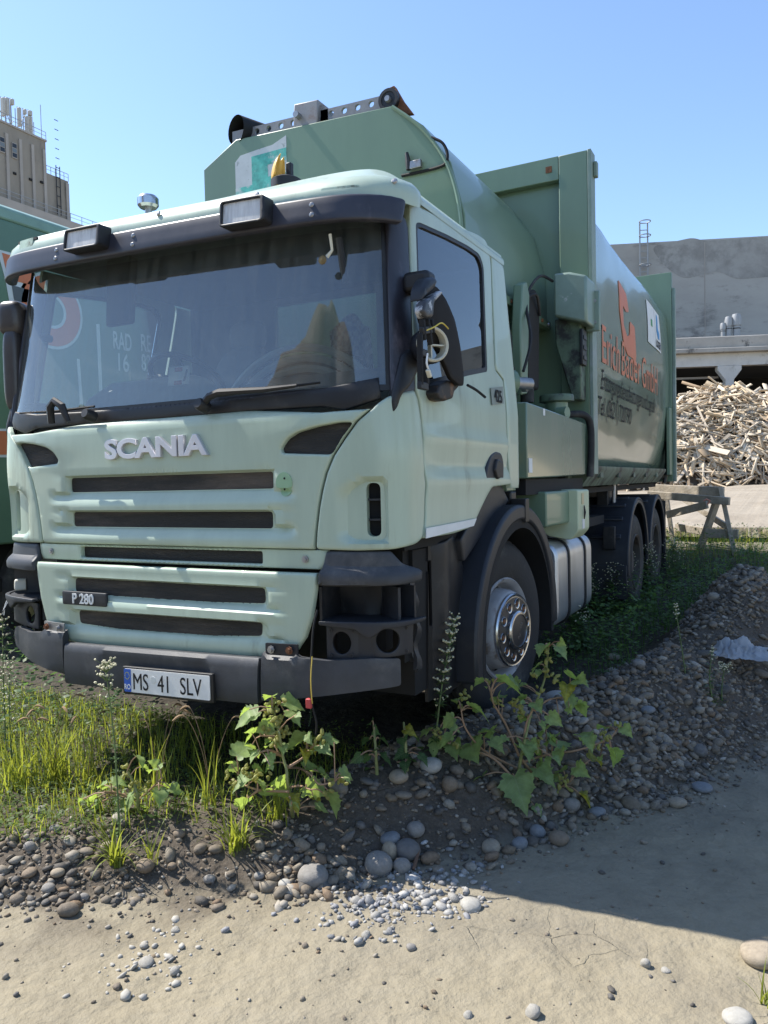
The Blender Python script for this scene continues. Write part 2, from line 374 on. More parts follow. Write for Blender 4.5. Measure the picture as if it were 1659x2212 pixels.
def cabsurf(s, w, off=0.0):
    s = np.atleast_1d(np.asarray(s, float)); w = np.atleast_1d(np.asarray(w, float))+0*s; off = np.asarray(off, float)+0*s
    a = np.abs(s); sg = np.sign(s)+(s == 0)
    def base(a):
        u = np.interp(a, _ps, _pc[:, 0]); v = np.interp(a, _ps, _pc[:, 1]); return u, v
    u, v = base(a); u1, v1 = base(a+.01); u0, v0 = base(np.maximum(a-.01, 0)); du, dv = u1-u0, v1-v0
    n = np.hypot(du, dv); nu, nv = dv/n, -du/n
    u = u+nu*off; v = v+nv*off
    kb = np.maximum(0, (w-1.80)/.95)
    u = u*(1-.062*kb); v = v+.13*kb*(1-sstep(.05, .9, v))
    w = w+u*sg*(.026*(1-sstep(.55, 1.0, w))-.034*sstep(2.1, 2.6, w))       # the parked cab sits slightly racked
    return np.stack([u*sg, v, w], -1)
_gs, _gw = [g.ravel() for g in np.meshgrid(np.linspace(-1.30, 2.8, 411), np.linspace(.35, 2.95, 261))]
_gc = {}
def S(x, y, off=0.0):
    """point (s, w) of the cab surface (moved out by off) that a photo pixel shows"""
    k = round(off, 3)
    if k not in _gc: _gc[k] = proj(cabsurf(_gs, _gw, k))
    i = np.argmin(((_gc[k]-(x, y))**2).sum(1)); q = np.array([_gs[i], _gw[i]]); q0 = q.copy()
    for _ in range(5):
        f = proj(cabsurf(q[0], q[1], off))[0]-(x, y); e = 1e-3
        J = np.stack([(proj(cabsurf(q[0]+e, q[1], off))[0]-(x, y)-f)/e, (proj(cabsurf(q[0], q[1]+e, off))[0]-(x, y)-f)/e], 1)
        q = np.clip(q-np.linalg.lstsq(J, f, rcond=1e-3)[0], q0-.012, q0+.012)
    return q
def SP(pts, off=0.0): return np.array([S(*p, off) for p in pts])
def sym(h):
    """right half outline listed from bottom centre outwards to top centre -> full symmetric loop"""
    h = np.asarray(h); return np.concatenate([h, (h*np.array([-1, 1]))[::-1]])
mirror2 = lambda P: np.asarray(P)*np.array([-1, 1])
# ---- hood panel with two slots ------------------------------------------------
seam = SP([(799, 883), (767, 910), (741, 946), (716, 985), (701, 1022), (692, 1058), (685, 1097), (679, 1151), (676, 1187)])
seam[:, 1] = np.linspace(seam[0, 1], seam[-1, 1], len(seam))*.0+seam[:, 1]
WB = 1.150; seam[-1, 1] = WB
WT = float(S(400, 897)[1])
half = [(0, WB), (seam[-1, 0], WB)]+[tuple(p) for p in seam[::-1][1:]]+[(seam[0, 0]*.8, seam[0, 1]-.004), (.5, WT+.004), (0, WT)]
hood = sym(half[1:-1])
slot1 = rrect(-.640, .640, 1.412, 1.486, .018); slot2 = rrect(-.630, .630, 1.236, 1.311, .018)
intake = fillet(SP([(764, 912), (734, 912), (682, 922), (642, 934), (619, 949), (606, 970), (610, 979), (716, 982), (738, 946)]), .02)
def gap(P, d):
    c = P.mean(0); return c+(P-c)*(1-d)
def lip(w, lo, hi):                                   # pressed shape between two slots (outward offset)
    t = (w-lo)/(hi-lo); return np.where((t > 0) & (t < 1), np.interp(t, [0, .08, .55, .60, 1], [-.004, 0.0, 0.0, -.004, -.030]), 0.0)
def hoodrel(s, w):
    m = 1-sstep(.70, .79, np.abs(s))
    r = np.zeros_like(s)
    m2 = 1-sstep(.632, .662, np.abs(s)); r = np.where((w >= 1.240) & (w < 1.311), -.03*m2, r); r = np.where((w >= 1.412) & (w < 1.486), -.03*m2, r)
    r = np.where((w >= 1.311) & (w <= 1.412), np.interp(w, [1.311, 1.322, 1.355, 1.412], [-.026, .006, .004, -.030]), r)
    r = np.where((w > 1.486) & (w < 1.502), np.interp(w, [1.486, 1.499, 1.502], [-.026, 0, 0]), r)
    r = np.where((w < 1.240), np.interp(w, [1.15, 1.19, 1.236], [0, .004, -.03]), r)
    top = -.028*sstep(WT-.035, WT+.01, w)             # rolls back under the windscreen
    q = np.exp(-((np.abs(s)-.90)/.30)**2)*.012*np.exp(-((w-1.66)/.08)**2)
    return r*m+top+q
front = sheet(hood, [slot1, slot2, intake, mirror2(intake)[::-1]], cabsurf, .02, .03, er=.010, relief=hoodrel).build('front_panel', PAINT, TRK)
for nm, P, o in (('grille_mesh', slot1, -.034), ('grille_mesh', slot2, -.034)):
    c = P.mean(0); sheet(c+(P-c)*np.array([1.012, 1.15]), [], lambda a, b, off, o=o: cabsurf(a, b, off+o), .03, .01).build(nm, MESHM, front)
for sg in (1, -1):
    c = intake.mean(0); sheet(c+(intake-c)*1.06, [], lambda a, b, off: cabsurf(a, b, off-.02), .03, .01, sgn=sg).build('intake_mesh', MESHM, front)
# letters, emblem mark, model plate
V, Fs = textmesh('SCANIA', .150, bold=.0040, depth=.016, sx=1.0, space=.98, bev=.002)
wl, wr = S(232, 988), S(454, 984); V[:, 0] *= (wr[0]-wl[0])/(V[:, 0].max()-V[:, 0].min()); hh = V[:, 1].max()
V[:, 1] *= (S(342, 943)[1]-S(342, 986)[1])/hh
lg = (wl[0]+wr[0])/2-(V[:, 0].max()+V[:, 0].min())/2
MB().add(cabsurf(V[:, 0]+lg, V[:, 1]+S(342, 986)[1], V[:, 2]+.001), Fs).build('name_letters', LETTER, front, smooth=30)
ec = S(614, 1046); th = np.linspace(0, 2*np.pi, 28, endpoint=False)
em = sheet(np.stack([ec[0]+.041*np.cos(th)*(1+.05*np.sin(3*th)), ec[1]+.052*np.sin(th)], 1), [], lambda a, b, off: cabsurf(a, b, off+.0035+hoodrel(a, b)), .015, .004).build('emblem_mark', PAINT_OLD, front)
for dz in (.025, -.022):
    p = cabsurf(ec[0]+.004, ec[1]+dz, .004)[0]; MB().lathe([(0, .001), (.005, .001), (.005, 0)], p, (0, -1, 0), 8).build('screw_hole', BLACK, em)
# ---- middle strip --------------------------------------------------------------
mid = sym([(.885, 1.062), (.905, 1.146)]); ms = rrect(-.575, .575, 1.078, 1.135, .012)
def midrel(s, w): return np.where((np.abs(s) < .575) & (w > 1.07), -.03, 0)-.012*(1-sstep(.62, .66, np.abs(s)))
strip = sheet(mid, [ms], lambda a, b, off: cabsurf(a, b, off-.018), .03, .03, er=.006).build('middle_panel', PAINT, TRK)
sheet(ms*np.array([1.01, 1])+np.array([0, 0]), [], lambda a, b, off: cabsurf(a, b, off-.045), .04, .01).build('grille_mesh', MESHM, strip)
for sx in (-1, 1):
    p = cabsurf(sx*.80, 1.105, -.017)[0]; MB().lathe([(0, .012), (.008, .012), (.008, .006), (.016, .006), (.016, 0)], p, (sx*.05, -1, 0), 10).build('bolt', STEEL, strip)
# ---- lower grille ----------------------------------------------------------------
lowc = SP([(603, 1409), (629, 1403), (651, 1392), (663, 1370), (671, 1333), (675, 1268), (676, 1232)], .04)
lowc = np.array([(.0, .628), (.35, .634), (.58, .648), (.70, .668), (.765, .70), (.81, .76), (.845, .86), (.868, .98), (.872, 1.050)])
low = sym(lowc[1:])
lowsurf = lambda a, b, off: cabsurf(a, b, off+.028-.05*np.maximum(0, (.72-np.asarray(b)))/.1*.6)
lA = fillet([(-.60, .905), (-.3, .897), (.3, .897), (.60, .905), (.598, .975), (-.598, .975)], .02); lB = fillet([(-.575, .752), (-.3, .738), (.3, .738), (.575, .752), (.58, .815), (-.58, .815)], .02)
def lowrel(s, w):
    m = 1-sstep(.66, .74, np.abs(s)); r = np.zeros_like(s)
    m2 = 1-sstep(.60, .63, np.abs(s)); r = np.where((w > .745) & (w < .815), -.026*m2, r); r = np.where((w > .90) & (w < .975), -.026*m2, r)
    r = np.where((w >= .815) & (w <= .90), np.interp(w, [.815, .826, .862, .90], [-.024, .008, .006, -.028]), r)
    r = np.where((w >= .975) & (w < .992), np.interp(w, [.975, .988, .992], [-.022, .004, .003]), r)
    r = np.where((w <= .745), np.interp(w, [.63, .69, .745], [0, .004, -.026]), r)
    return r*m
lower = sheet(low, [lA, lB], lowsurf, .02, .03, er=.012, relief=lowrel).build('lower_grille', PAINT, TRK)
for P in (lA, lB):
    c = P.mean(0); sheet(c+(P-c)*np.array([1.015, 1.12]), [], lambda a, b, off: lowsurf(a, b, off-.03), .04, .01).build('grille_mesh', MESHM, lower)
b0, b1 = S(138, 1292, .03), S(233, 1294, .03); bc = (b0+b1)/2; bw = (b1[0]-b0[0])
bp = sheet(rrect(bc[0]-bw/2, bc[0]+bw/2, bc[1]-.033, bc[1]+.033, .012), [], lambda a, b, off: lowsurf(a, b, off+.012), .02, .012, er=.003).build('model_plate', PLAS, lower)
text('plate_letters', 'P 280', .068, lambda a, b, off: lowsurf(a, b, off+.012), (bc[0]-.003, bc[1]-.023, .001), WHITE, bp, bold=.0012, depth=.005)
# ---- corner panels ------------------------------------------------------------------
cor = np.concatenate([SP([(799, 883), (767, 910), (741, 946), (716, 985), (701, 1022), (692, 1058), (685, 1097), (679, 1151), (677, 1187)])+np.array([.010, 0]),
                      SP([(767, 1190), (850, 1187), (901, 1175), (916, 1162), (918, 1115), (918, 1044), (914, 1021), (911, 979), (909, 912), (904, 863), (896, 842), (863, 849), (838, 857), (814, 872)])])
cor = fillet(cor, [0, 0, 0, 0, 0, 0, 0, 0, .02]+[.02]*3+[.05]+[.01]*10)
vc0, vc1 = S(789, 1101), S(822, 1101); vt, vb = S(806, 1043)[1], S(806, 1160)[1]
vent = rrect(vc0[0], vc1[0], vb, vt, .035)
P0 = S(690, 1130)[0]; PV = vc0[0]; pb = S(770, 1168)[1]; ptl = S(720, 1075)[1]; ptr = S(800, 1030)[1]
def correl(s, w):
    x = np.clip((s-P0)/(PV-P0), 0, 1); depth = .06*sstep(0.25, 1.0, x)
    topw = ptl+(ptr-ptl)*x
    inside = sstep(pb-.012, pb+.02, w)*(1-sstep(topw-.05, topw+.005, w))*(1-sstep(vc1[0], vc1[0]+.035, s))
    bulge = .012*np.exp(-((w-1.55)/.16)**2)*sstep(1.05, 1.2, s)
    return -depth*inside+bulge
CORN = []
for sg in (1, -1):
    cp = sheet(cor, [vent], cabsurf, .02, .025, er=.012, relief=correl, sgn=sg).build('corner_panel', PAINT, TRK); CORN.append(cp)
    c = vent.mean(0); sheet(c+(vent-c)*1.12, [], lambda a, b, off: cabsurf(a, b, off-.085), .04, .01, sgn=sg).build('vent_backing', BLACK, cp)
    for y in (1080, 1124):
        zz = S(806, y)[1]; sheet(np.array([(vc0[0]-.005, zz-.004), (vc1[0]+.005, zz-.004), (vc1[0]+.005, zz+.004), (vc0[0]-.005, zz+.004)]), [], lambda a, b, off: cabsurf(a, b, off-.05), .03, .025, sgn=sg).build('vent_slat', PLAS, cp)
sb = np.concatenate([seam-np.array([.02, 0]), (seam+np.array([.03, 0]))[::-1]]); db = SP([(916, 1160), (918, 1115), (918, 1044), (914, 1021), (911, 979), (909, 912), (904, 863)]); db = np.concatenate([db-np.array([.025, 0]), (db+np.array([.03, 0]))[::-1]])
for sg in (1, -1):
    for q in (sb, db): sheet(q, [], lambda a, b, off: cabsurf(a, b, np.asarray(off)-.030), .05, .004, sgn=sg).build('seam_backing', BLACK, CORN[0 if sg > 0 else 1])
# ---- doors -------------------------------------------------------------------------
dr = SP([(917, 1163), (980, 1153), (1022, 1138), (1040, 1098), (1062, 1052), (1103, 1046), (1096, 985), (1087, 821), (1069, 798), (1060, 560), (1052, 520), (1034, 507), (982, 486), (930, 458), (884, 434), (893, 700), (900, 842), (908, 866), (913, 912), (915, 979), (918, 1021), (921, 1050), (921, 1115)])
dr = fillet(dr, [.01, .05, .08, .02, .03, .01, .02, .03, .03, .05, .06, .05, .03, .03, .03, .2, .02, .02, .02, .02, .02, .02, .02])
wn = fillet(SP([(898, 482), (906, 480), (962, 505), (1013, 532), (1036, 549), (1045, 575), (1053, 803), (1013, 811), (926, 834), (908, 836)]), [.02, .02, .02, .04, .05, .05, .02, .02, .02, .02])
DO = []
beltw = float(S(1000, 850)[1])
def doorrel(s, w):
    return .012*np.exp(-((w-1.62)/.035)**2)*sstep(1.35, 1.5, s)+.008*np.exp(-((w-1.42)/.05)**2)-.010*np.exp(-((w-1.50)/.03)**2)*sstep(1.4, 1.6, s)
for sg in (1, -1):
    d = sheet(dr, [wn], cabsurf, .03, .03, er=.007, relief=doorrel, sgn=sg, eh=False).build('door', PAINT, TRK); DO.append(d)
    c = wn.mean(0); inn = c+(wn-c)*np.array([.955, .94]); out = c+(wn-c)*np.array([1.012, 1.015])
    sheet(out, [inn], lambda a, b, off: cabsurf(a, b, off-.002), .03, .02, sgn=sg).build('window_gasket', DARK, d)
    sheet(inn, [], lambda a, b, off: cabsurf(a, b, off-.012), .06, .004, sgn=sg, back=False).build('window_glass', SIDEG if sg > 0 else glassmat('clear_door_glass', (.78, .86, .84), 1.4, .03), d)
st = SP([(921, 1141), (1029, 1120), (1023, 1136), (920, 1163)], .009)
sheet(st, [], lambda a, b, off: cabsurf(a, b, off+.011), .04, .004).build('white_stripe', WHITE, DO[0])
p4 = SP([(1059, 838), (1085, 835), (1087, 872), (1062, 875)], .004); q4 = p4.mean(0)
stk = sheet(p4, [], lambda a, b, off: cabsurf(a, b, off+.008), .04, .003).build('number_sticker', mat('grey_sticker', (.23, .26, .23), .6), DO[0])
text('number', '425', .095, lambda a, b, off: cabsurf(a, b, off+.012), (q4[0], q4[1]-.035), BLACK, stk, bold=.001, depth=.002, sx=.85)
# rear part of the cab side, roof rail
rs = SP([(1064, 524), (1076, 560), (1090, 700), (1100, 830), (1112, 1046), (1103, 1046), (1097, 985), (1088, 820), (1071, 797), (1062, 560), (1056, 522)]); rs[:3, 0] = np.maximum(rs[:3, 0], rs[-1, 0]+.05)
SR = max(rs[4, 0], s_of_v(1.52)); rs = np.array([(SR, 1.38), (SR, 2.02), (SR, 2.72), (rs[-1, 0]+.004, 2.72), (rs[-2, 0], rs[-2, 1]), (rs[-3, 0]+.006, rs[-3, 1]), (rs[-4, 0]+.006, rs[-4, 1]), (rs[-5, 0]+.006, rs[-5, 1]), (rs[-6, 0]+.006, 1.38)])
for sg in (1, -1):
    sheet(rs, [], cabsurf, .04, .03, er=.004, sgn=sg).build('rear_side_panel', PAINT, TRK)
# handle
hp = SP([(1066, 1052), (1050, 1048), (1053, 1015), (1062, 982), (1073, 973), (1086, 978), (1091, 1000), (1090, 1046)], .01)
hd = sheet(fillet(hp, .03), [], lambda a, b, off: cabsurf(a, b, off+.006), .02, .03, er=.012).build('door_handle', PLAS, DO[0])
hq = SP([(1075, 990), (1087, 998), (1086, 1030), (1076, 1036), (1070, 1015)], .02); sheet(fillet(hq, .02), [], lambda a, b, off: cabsurf(a, b, off+.022), .02, .02, er=.008).build('grip', DARK, hd)
# ---- windscreen, pillars, cowl -------------------------------------------------------------
SG = float(S(845, 700)[0]); wst = 2.68
ws = sym([(SG, WT+.055), (SG-.01, wst)]); ws = fillet(ws, .05)
wbase = lambda a, b, off: cabsurf(a, b, off-.030)
def wscurve(a, b, off): return cabsurf(a, b, off-.035)
sheet(ws, [], wscurve, .05, .005, back=False).build('windscreen', WIND, TRK)
sheet(sym([(SG, WT+.05), (SG, wst+.02)]), [sym([(SG-.022, WT+.075), (SG-.03, wst-.03)])], lambda a, b, off: cabsurf(a, b, off-.026), .05, .012).build('windscreen_seal', DARK, TRK)
pl = SP([(848, 850), (905, 840), (884, 440), (850, 470)])
for sg in (1, -1):
    q = np.array([(SG-.004, WT-.0), (pl[1, 0]-.006, pl[1, 1]-.02), (S(899, 800)[0], 2.0), (S(886, 470)[0]-.004, 2.60), (SG-.004, 2.66)])
    sheet(q, [], lambda a, b, off: cabsurf(a, b, off-.006), .03, .03, er=.012, sgn=sg).build('pillar_trim', VIS, TRK)
    q2 = SP([(850, 893), (846, 860), (862, 800), (872, 760), (896, 752), (908, 770), (907, 800), (890, 835), (872, 850), (862, 880)], .015)
    sheet(fillet(q2, .03), [], lambda a, b, off: cabsurf(a, b, off+.015), .03, .05, er=.02, sgn=sg).build('pillar_foot', DARK, TRK)
# cowl: dark strip with wiper mounts under the glass
cw = sym([(1.0, seam[0, 1]+.002), (1.17, seam[0, 1]+.045), (1.16, WT+.105), (.9, WT+.072), (.5, WT+.062)]); cw = np.concatenate([[(-.0, WT-.004)], [( .5, WT), (.9, WT-.004)], cw[:5], cw[5:], [(-.9, WT-.004), (-.5, WT)]])
cow = sheet(cw, [], lambda a, b, off: cabsurf(a, b, off-.02), .03, .03, er=.008).build('cowl', DARK, TRK)
def csp(s, w, off): return cabsurf(s, w, off)[0]
for s0, s1 in ((-.42, -1.02), (.30, .90)):
    a = csp(s0, WT+.035, .03)
    wp = MB().lathe([(0, .03), (.022, .03), (.03, .015), (.03, -.03)], a, (0, -1, .3), 12).build('wiper', DARK, TRK)
    if s1 > 0:
        MB().tube([a, csp(s0+.05, WT+.070, .04), csp(s0+.1, WT+.085, .035), csp(s0+.34, WT+.080, .03), csp(s1-.1, WT+.088, .02)], [.014, .018, .018, .013, .007], 8).build('wiper_arm', DARK, wp)
        MB().tube([csp(s0+.02, WT+.075, .0), csp(.5, WT+.080, .0), csp(s1, WT+.095, .0)], [.007, .008, .005], 6).build('wiper_blade', BLACK, wp)
    else:
        MB().tube([csp(-.70, WT+.01, .03), csp(-.69, WT+.09, .05), csp(-.66, WT+.12, .05), csp(-.60, WT+.09, .05), csp(-.57, WT+.01, .03)], [.018, .02, .02, .02, .012], 8).build('wiper_arm', DARK, wp)
        MB().tube([csp(s1, WT+.085, .0), csp(-.7, WT+.075, .0), csp(s0, WT+.08, .0)], [.005, .007, .006], 6).build('wiper_blade', BLACK, wp)
# ---- roof cap, visor, lamps ---------------------------------------------------------------
us = np.concatenate([np.linspace(-SR, -1.35, 12), np.linspace(-1.3, 1.3, 61), np.linspace(1.35, SR, 12)])
def ring(wv, off, drop=0): return cabsurf(us, wv+0*us-drop*sstep(1.2, 1.7, np.abs(us))*0, off)
rows = []
fr = (1-sstep(1.28, 1.5, np.abs(us)))
for wv, of, ofs in ((2.63, .085, .002), (2.67, .095, .004), (2.708, .088, .004), (2.742, .062, 0), (2.766, .01, -.02), (2.788, -.08, -.07), (2.808, -.22, -.16), (2.818, -.40, -.30)):
    if of < -.05:
        P = cabsurf(us, np.full_like(us, 2.766), -.02); k = (-of-.02); c = np.array([0, .85, 0]); d = P-c; d[:, 2] = 0
        P = np.stack([P[:, 0]*(1-k*.8), P[:, 1]+(c[1]-P[:, 1])*k*.85*(P[:, 1] < .85), np.full_like(us, wv)], 1)
    else:
        ww = np.where(np.abs(us) < 1.4, wv, 2.70); P = cabsurf(us, fr*wv+(1-fr)*np.clip(2.715+(wv-2.63)*.35, 0, wv+.2), of*fr+ofs*(1-fr))
    rows.append(P)
mb = MB(); R = np.array(rows); mb.grid(R); k = R.shape[1]; n0 = (R.shape[0]-1)*k
mb.f.append(tuple(range(n0, n0+k)))
rear = [i*k for i in range(R.shape[0])]+[i*k+k-1 for i in range(R.shape[0])][::-1]; mb.f.append(tuple(rear[::-1]))
roof = mb.build('roof', PAINT, TRK, fixn=True, smooth=50)
vz = lambda a, b, off: cabsurf(a, b, off+.105)
ve = float(S(872, 455, .06)[0]); ve = min(ve, 1.36)
vis = sheet(fillet(sym([(ve-.02, 2.535), (ve, 2.648)]), .02), [], lambda a, b, off: cabsurf(a, b, off+.13-.05*sstep(1.0, 1.36, np.abs(a))), .03, .035, er=.012).build('sun_visor', VIS, TRK)
for s in (-.62, .22, -.62, .22):
    pass
for s in (-.66, -.10, .58, .93):
    for wv in (2.613, 2.57): MB().lathe([(0, .008), (.008, .007), (.013, 0)], csp(s, wv, .128), (0, -1, 0), 10).build('visor_bolt', STEEL, vis)
for s in (-.60, .02, .62, 1.22): MB().lathe([(0, .008), (.009, .007), (.014, 0)], csp(s, 2.715, .09), (0.2*s, -1, .3), 10).build('roof_bolt', STEEL, roof)
def lamp(px0, px1, name):
    cx, cy = (px0[0]+px1[0])/2, (px0[1]+px1[1])/2
    s0, s1 = S(px0[0], cy, .20)[0], S(px1[0], cy, .20)[0]; w0, w1 = S(cx, px1[1]-5, .20)[1], S(cx, px0[1]+5, .20)[1]
    sf = lambda x, y, off: cabsurf(x, y, off+.20)
    o = rrect(s0, s1, w0, w1, .02); i = rrect(s0+.014, s1-.020, w0+.012, w1-.012, .008)
    h = sheet(o, [i], sf, .012, .075, er=.005).build(name, DARK, TRK)
    sheet(rrect(s0+.005, s1-.005, w0+.005, w1-.005, .01), [], lambda x, y, off: sf(x, y, off-.045), .05, .01).build('reflector', mat('lamp_reflector', (.88, .86, .80), .4, .1, var=.12, vscale=8, bump=.2, bscale=28, stretch=(1, 1, .1)), h)
    sheet(rrect(s0+.008, s1-.012, w0+.007, w1-.007, .008), [], lambda x, y, off: sf(x, y, off-.012), .03, .004).build('lens', LENS, h)
lamp((137, 484), (212, 541), 'roof_lamp'); lamp((473, 421), (569, 488), 'roof_lamp')
for px in ((694, 404, 777, 423), (42, 517, 72, 540)):
    a, b = S(px[0], px[3], .09), S(px[2], px[1], .09)
    po = sheet(rrect(a[0], b[0], a[1], b[1]+.01, .01), [], lambda x, y, off: cabsurf(x, y, off+.0925-.05*np.maximum(0, np.asarray(y)-2.73)*4), .03, .004).build('lamp_pocket', mat('pocket_green', (.40, .52, .42), .55, var=.2, dirt=(.12, .12, .08), dscale=9, dlo=.45, dhi=.65), roof)
    sheet(rrect(a[0]-.025, b[0]+.025, b[1]-.002, b[1]+.012, .004), [], lambda x, y, off: cabsurf(x, y, off+.088), .03, .01).build('pocket_edge', BLACK, po)
tp = dr[np.argsort(dr[:, 0])]; dtop = SP([(884, 440), (930, 464), (982, 492), (1034, 513), (1052, 526)]); dtop = dtop[np.argsort(dtop[:, 0])]
bk = np.concatenate([dtop, [(SR, dtop[-1, 1]), (SR, 2.76), (dtop[0, 0]-.05, 2.72), (dtop[0, 0]-.05, dtop[0, 1]-.03)]])
for sg in (1, -1): sheet(bk, [], lambda a, b, off: cabsurf(a, b, np.asarray(off)-.010), .05, .02, sgn=sg).build('roof_side', PAINT, TRK)
# beacon stub and small chrome horn on the roof
bc_ = atd(618, 382, 3.72); bz = max(2.86, float(bc_[2])-.02)
bb = MB().lathe([(.075, -.04), (.075, .0), (.055, .012), (0, .012)], (bc_[0], bc_[1], bz), (0, 0, 1), 18).build('beacon', DARK, TRK)
xs = np.linspace(-1.1, 1.5, 12); dome = [[(bc_[0]-.012+.062*math.cos(math.pi+x)*math.sqrt(max(0, 1-t*t)), bc_[1]+.062*math.sin(math.pi+x)*math.sqrt(max(0, 1-t*t)), bz+.01+.115*t+.01*math.sin(5*x)) for x in xs] for t in np.linspace(0, .93, 8)]
MB().grid(dome).build('broken_dome', AMBER, bb).modifiers.new('s', 'SOLIDIFY').thickness = .004
MB().box(-.012, .016, -.014, .014, 0, .07, Matrix.Translation((bc_[0]+.02, bc_[1], bz+.01))).build('bulb_holder', DARK, bb, bevel=.004)
hc = atd(320, 437, 4.6)
MB().lathe([(0, .0), (.05, 0), (.062, .015), (.062, .055), (.05, .07), (0, .075)], (hc[0], hc[1], hc[2]-.035), (0, 0, 1), 18).build('chrome_beacon_base', CHROME, TRK)
MB().tube([(hc[0], hc[1], 2.77), (hc[0], hc[1], hc[2])], .02, 8).build('beacon_stem', STEEL, TRK)
# ================================================================ front end below the panels
def bsurf(a, b, off): return cabsurf(a, b, np.asarray(off)+.085-.06*sstep(.7, 1.2, np.abs(a)))
BMP = mat('faded_bumper_plastic', (.040, .043, .050), .55, var=.3, vscale=6, dirt=(.10, .098, .095), dscale=5, dlo=.5, dhi=.8, bump=.06, bscale=200)
# centre bumper beam
def bprof(w, lo=.455, hi=.672):
    t = (w-lo)/(hi-lo); return np.interp(t, [0, .06, .45, .86, .95, 1], [-.02, -.003, .0, -.006, -.016, -.05])
bm_ = sheet(fillet(sym([(.60, .462), (.605, .664)]), .012), [rrect(-.34, .30, .452+.01, .53+.04, .02)] if False else [], bsurf, .025, .05, relief=lambda s, w: bprof(w)-.012*(1-sstep(.02, .05, np.maximum(np.abs(s+.0)-.30, np.abs(w-.515)-.065))) ).build('bumper_beam', BMP, TRK)
for sg in (1, -1):
    q = np.array([(.615, .478), (1.13, .545), (1.22, .555), (1.222, .672), (1.12, .678), (1.0, .672), (.93, .668), (.80, .678), (.77, .70), (.62, .70)])
    if sg < 0: q = np.array([(.615, .470), (.9, .50), (1.02, .53), (1.10, .555), (1.13, .61), (1.12, .65), (1.09, .665), (1.04, .664), (.97, .662), (.93, .655), (.80, .672), (.77, .70), (.62, .70)])
    be = sheet(fillet(q, .012), [], lambda a, b, off, sg=sg: bsurf(a, b, np.asarray(off)-.006), .025, .04, relief=lambda s, w: bprof(w, .47, .70)*.9, sgn=sg).build('bumper_corner', BMP, TRK)
    pt = sheet(rrect(.63, .79, .685, .735, .006), [], lambda a, b, off: bsurf(a, b, np.asarray(off)-.03), .04, .008, sgn=sg).build('bumper_bracket', PLAS if sg > 0 else STEEL, be)
    for s in (.665, .755):
        p = bsurf(s, .708, -.022)[0]*np.array([sg, 1, 1]); MB().lathe([(0, .014), (.011, .014), (.011, .004), (.018, .004), (.018, 0)], p, (0, -1, 0), 8).build('bolt', STEEL if s < .7 else RUST, be)
# number plate
psf = lambda a, b, off: bsurf(a, b*0+.50+(b)*1.0, off+.012+0*b)
pc = np.array([S(365, 1475, .09)[0], S(365, 1475, .09)[1]])
ea = cabsurf(pc[0]+.27, pc[1], .105)[0]; eb = cabsurf(pc[0]-.27, pc[1], .105)[0]; exv = (ea-eb)/np.linalg.norm(ea-eb); pcen = (ea+eb)/2-np.array([0, .004, 0])
pf = flat(pcen, exv, (0, 0, 1))
fr_ = sheet(rrect(-.275, .275, -.068, .064, .008), [], pf, .1, .016, er=.004).build('number_plate', DARK, TRK)
pw = sheet(rrect(-.26, .26, -.055, .055, .008), [], lambda a, b, off: pf(a, b, off+.004), .1, .003).build('plate_sheet', mat('plate_white', (.74, .74, .72), .45, var=.05, vscale=20), fr_)
sheet(rrect(-.2595, -.216, -.0545, .0545, .006), [], lambda a, b, off: pf(a, b, off+.0055), .1, .002).build('plate_band', mat('plate_blue', (.02, .10, .45), .45), fr_)
text('country_letters', 'RO', .034, pf, (-.238, -.042, .006), WHITE, fr_, bold=.0006, depth=.001, sx=.85)
mb = MB()
for k in range(12):
    a = k*math.pi/6; mb.lathe([(0, .001), (.0028, .001), (.0028, 0)], pf(np.array([-.238+.014*math.cos(a)]), np.array([.022+.016*math.sin(a)]), np.array([.0058]))[0], np.cross(exv, (0, 0, 1)), 5)
mb.build('plate_stars', mat('star_yellow', (.5, .45, .12), .5), fr_)
for t_, x in (('MS', -.155), ('41', -.008), ('SLV', .15)):
    text('plate_letters', t_, .112, pf, (x, -.040, .0045), BLACK, fr_, bold=.0, depth=.0015, sx=.74)
MB().lathe([(0, .0015), (.016, .0015), (.016, 0)], pf(np.array([-.075]), np.array([0.012]), np.array([.004]))[0], np.cross(exv, (0, 0, 1)), 14).build('inspection_sticker', mat('pale_sticker', (.6, .62, .6), .6), fr_)
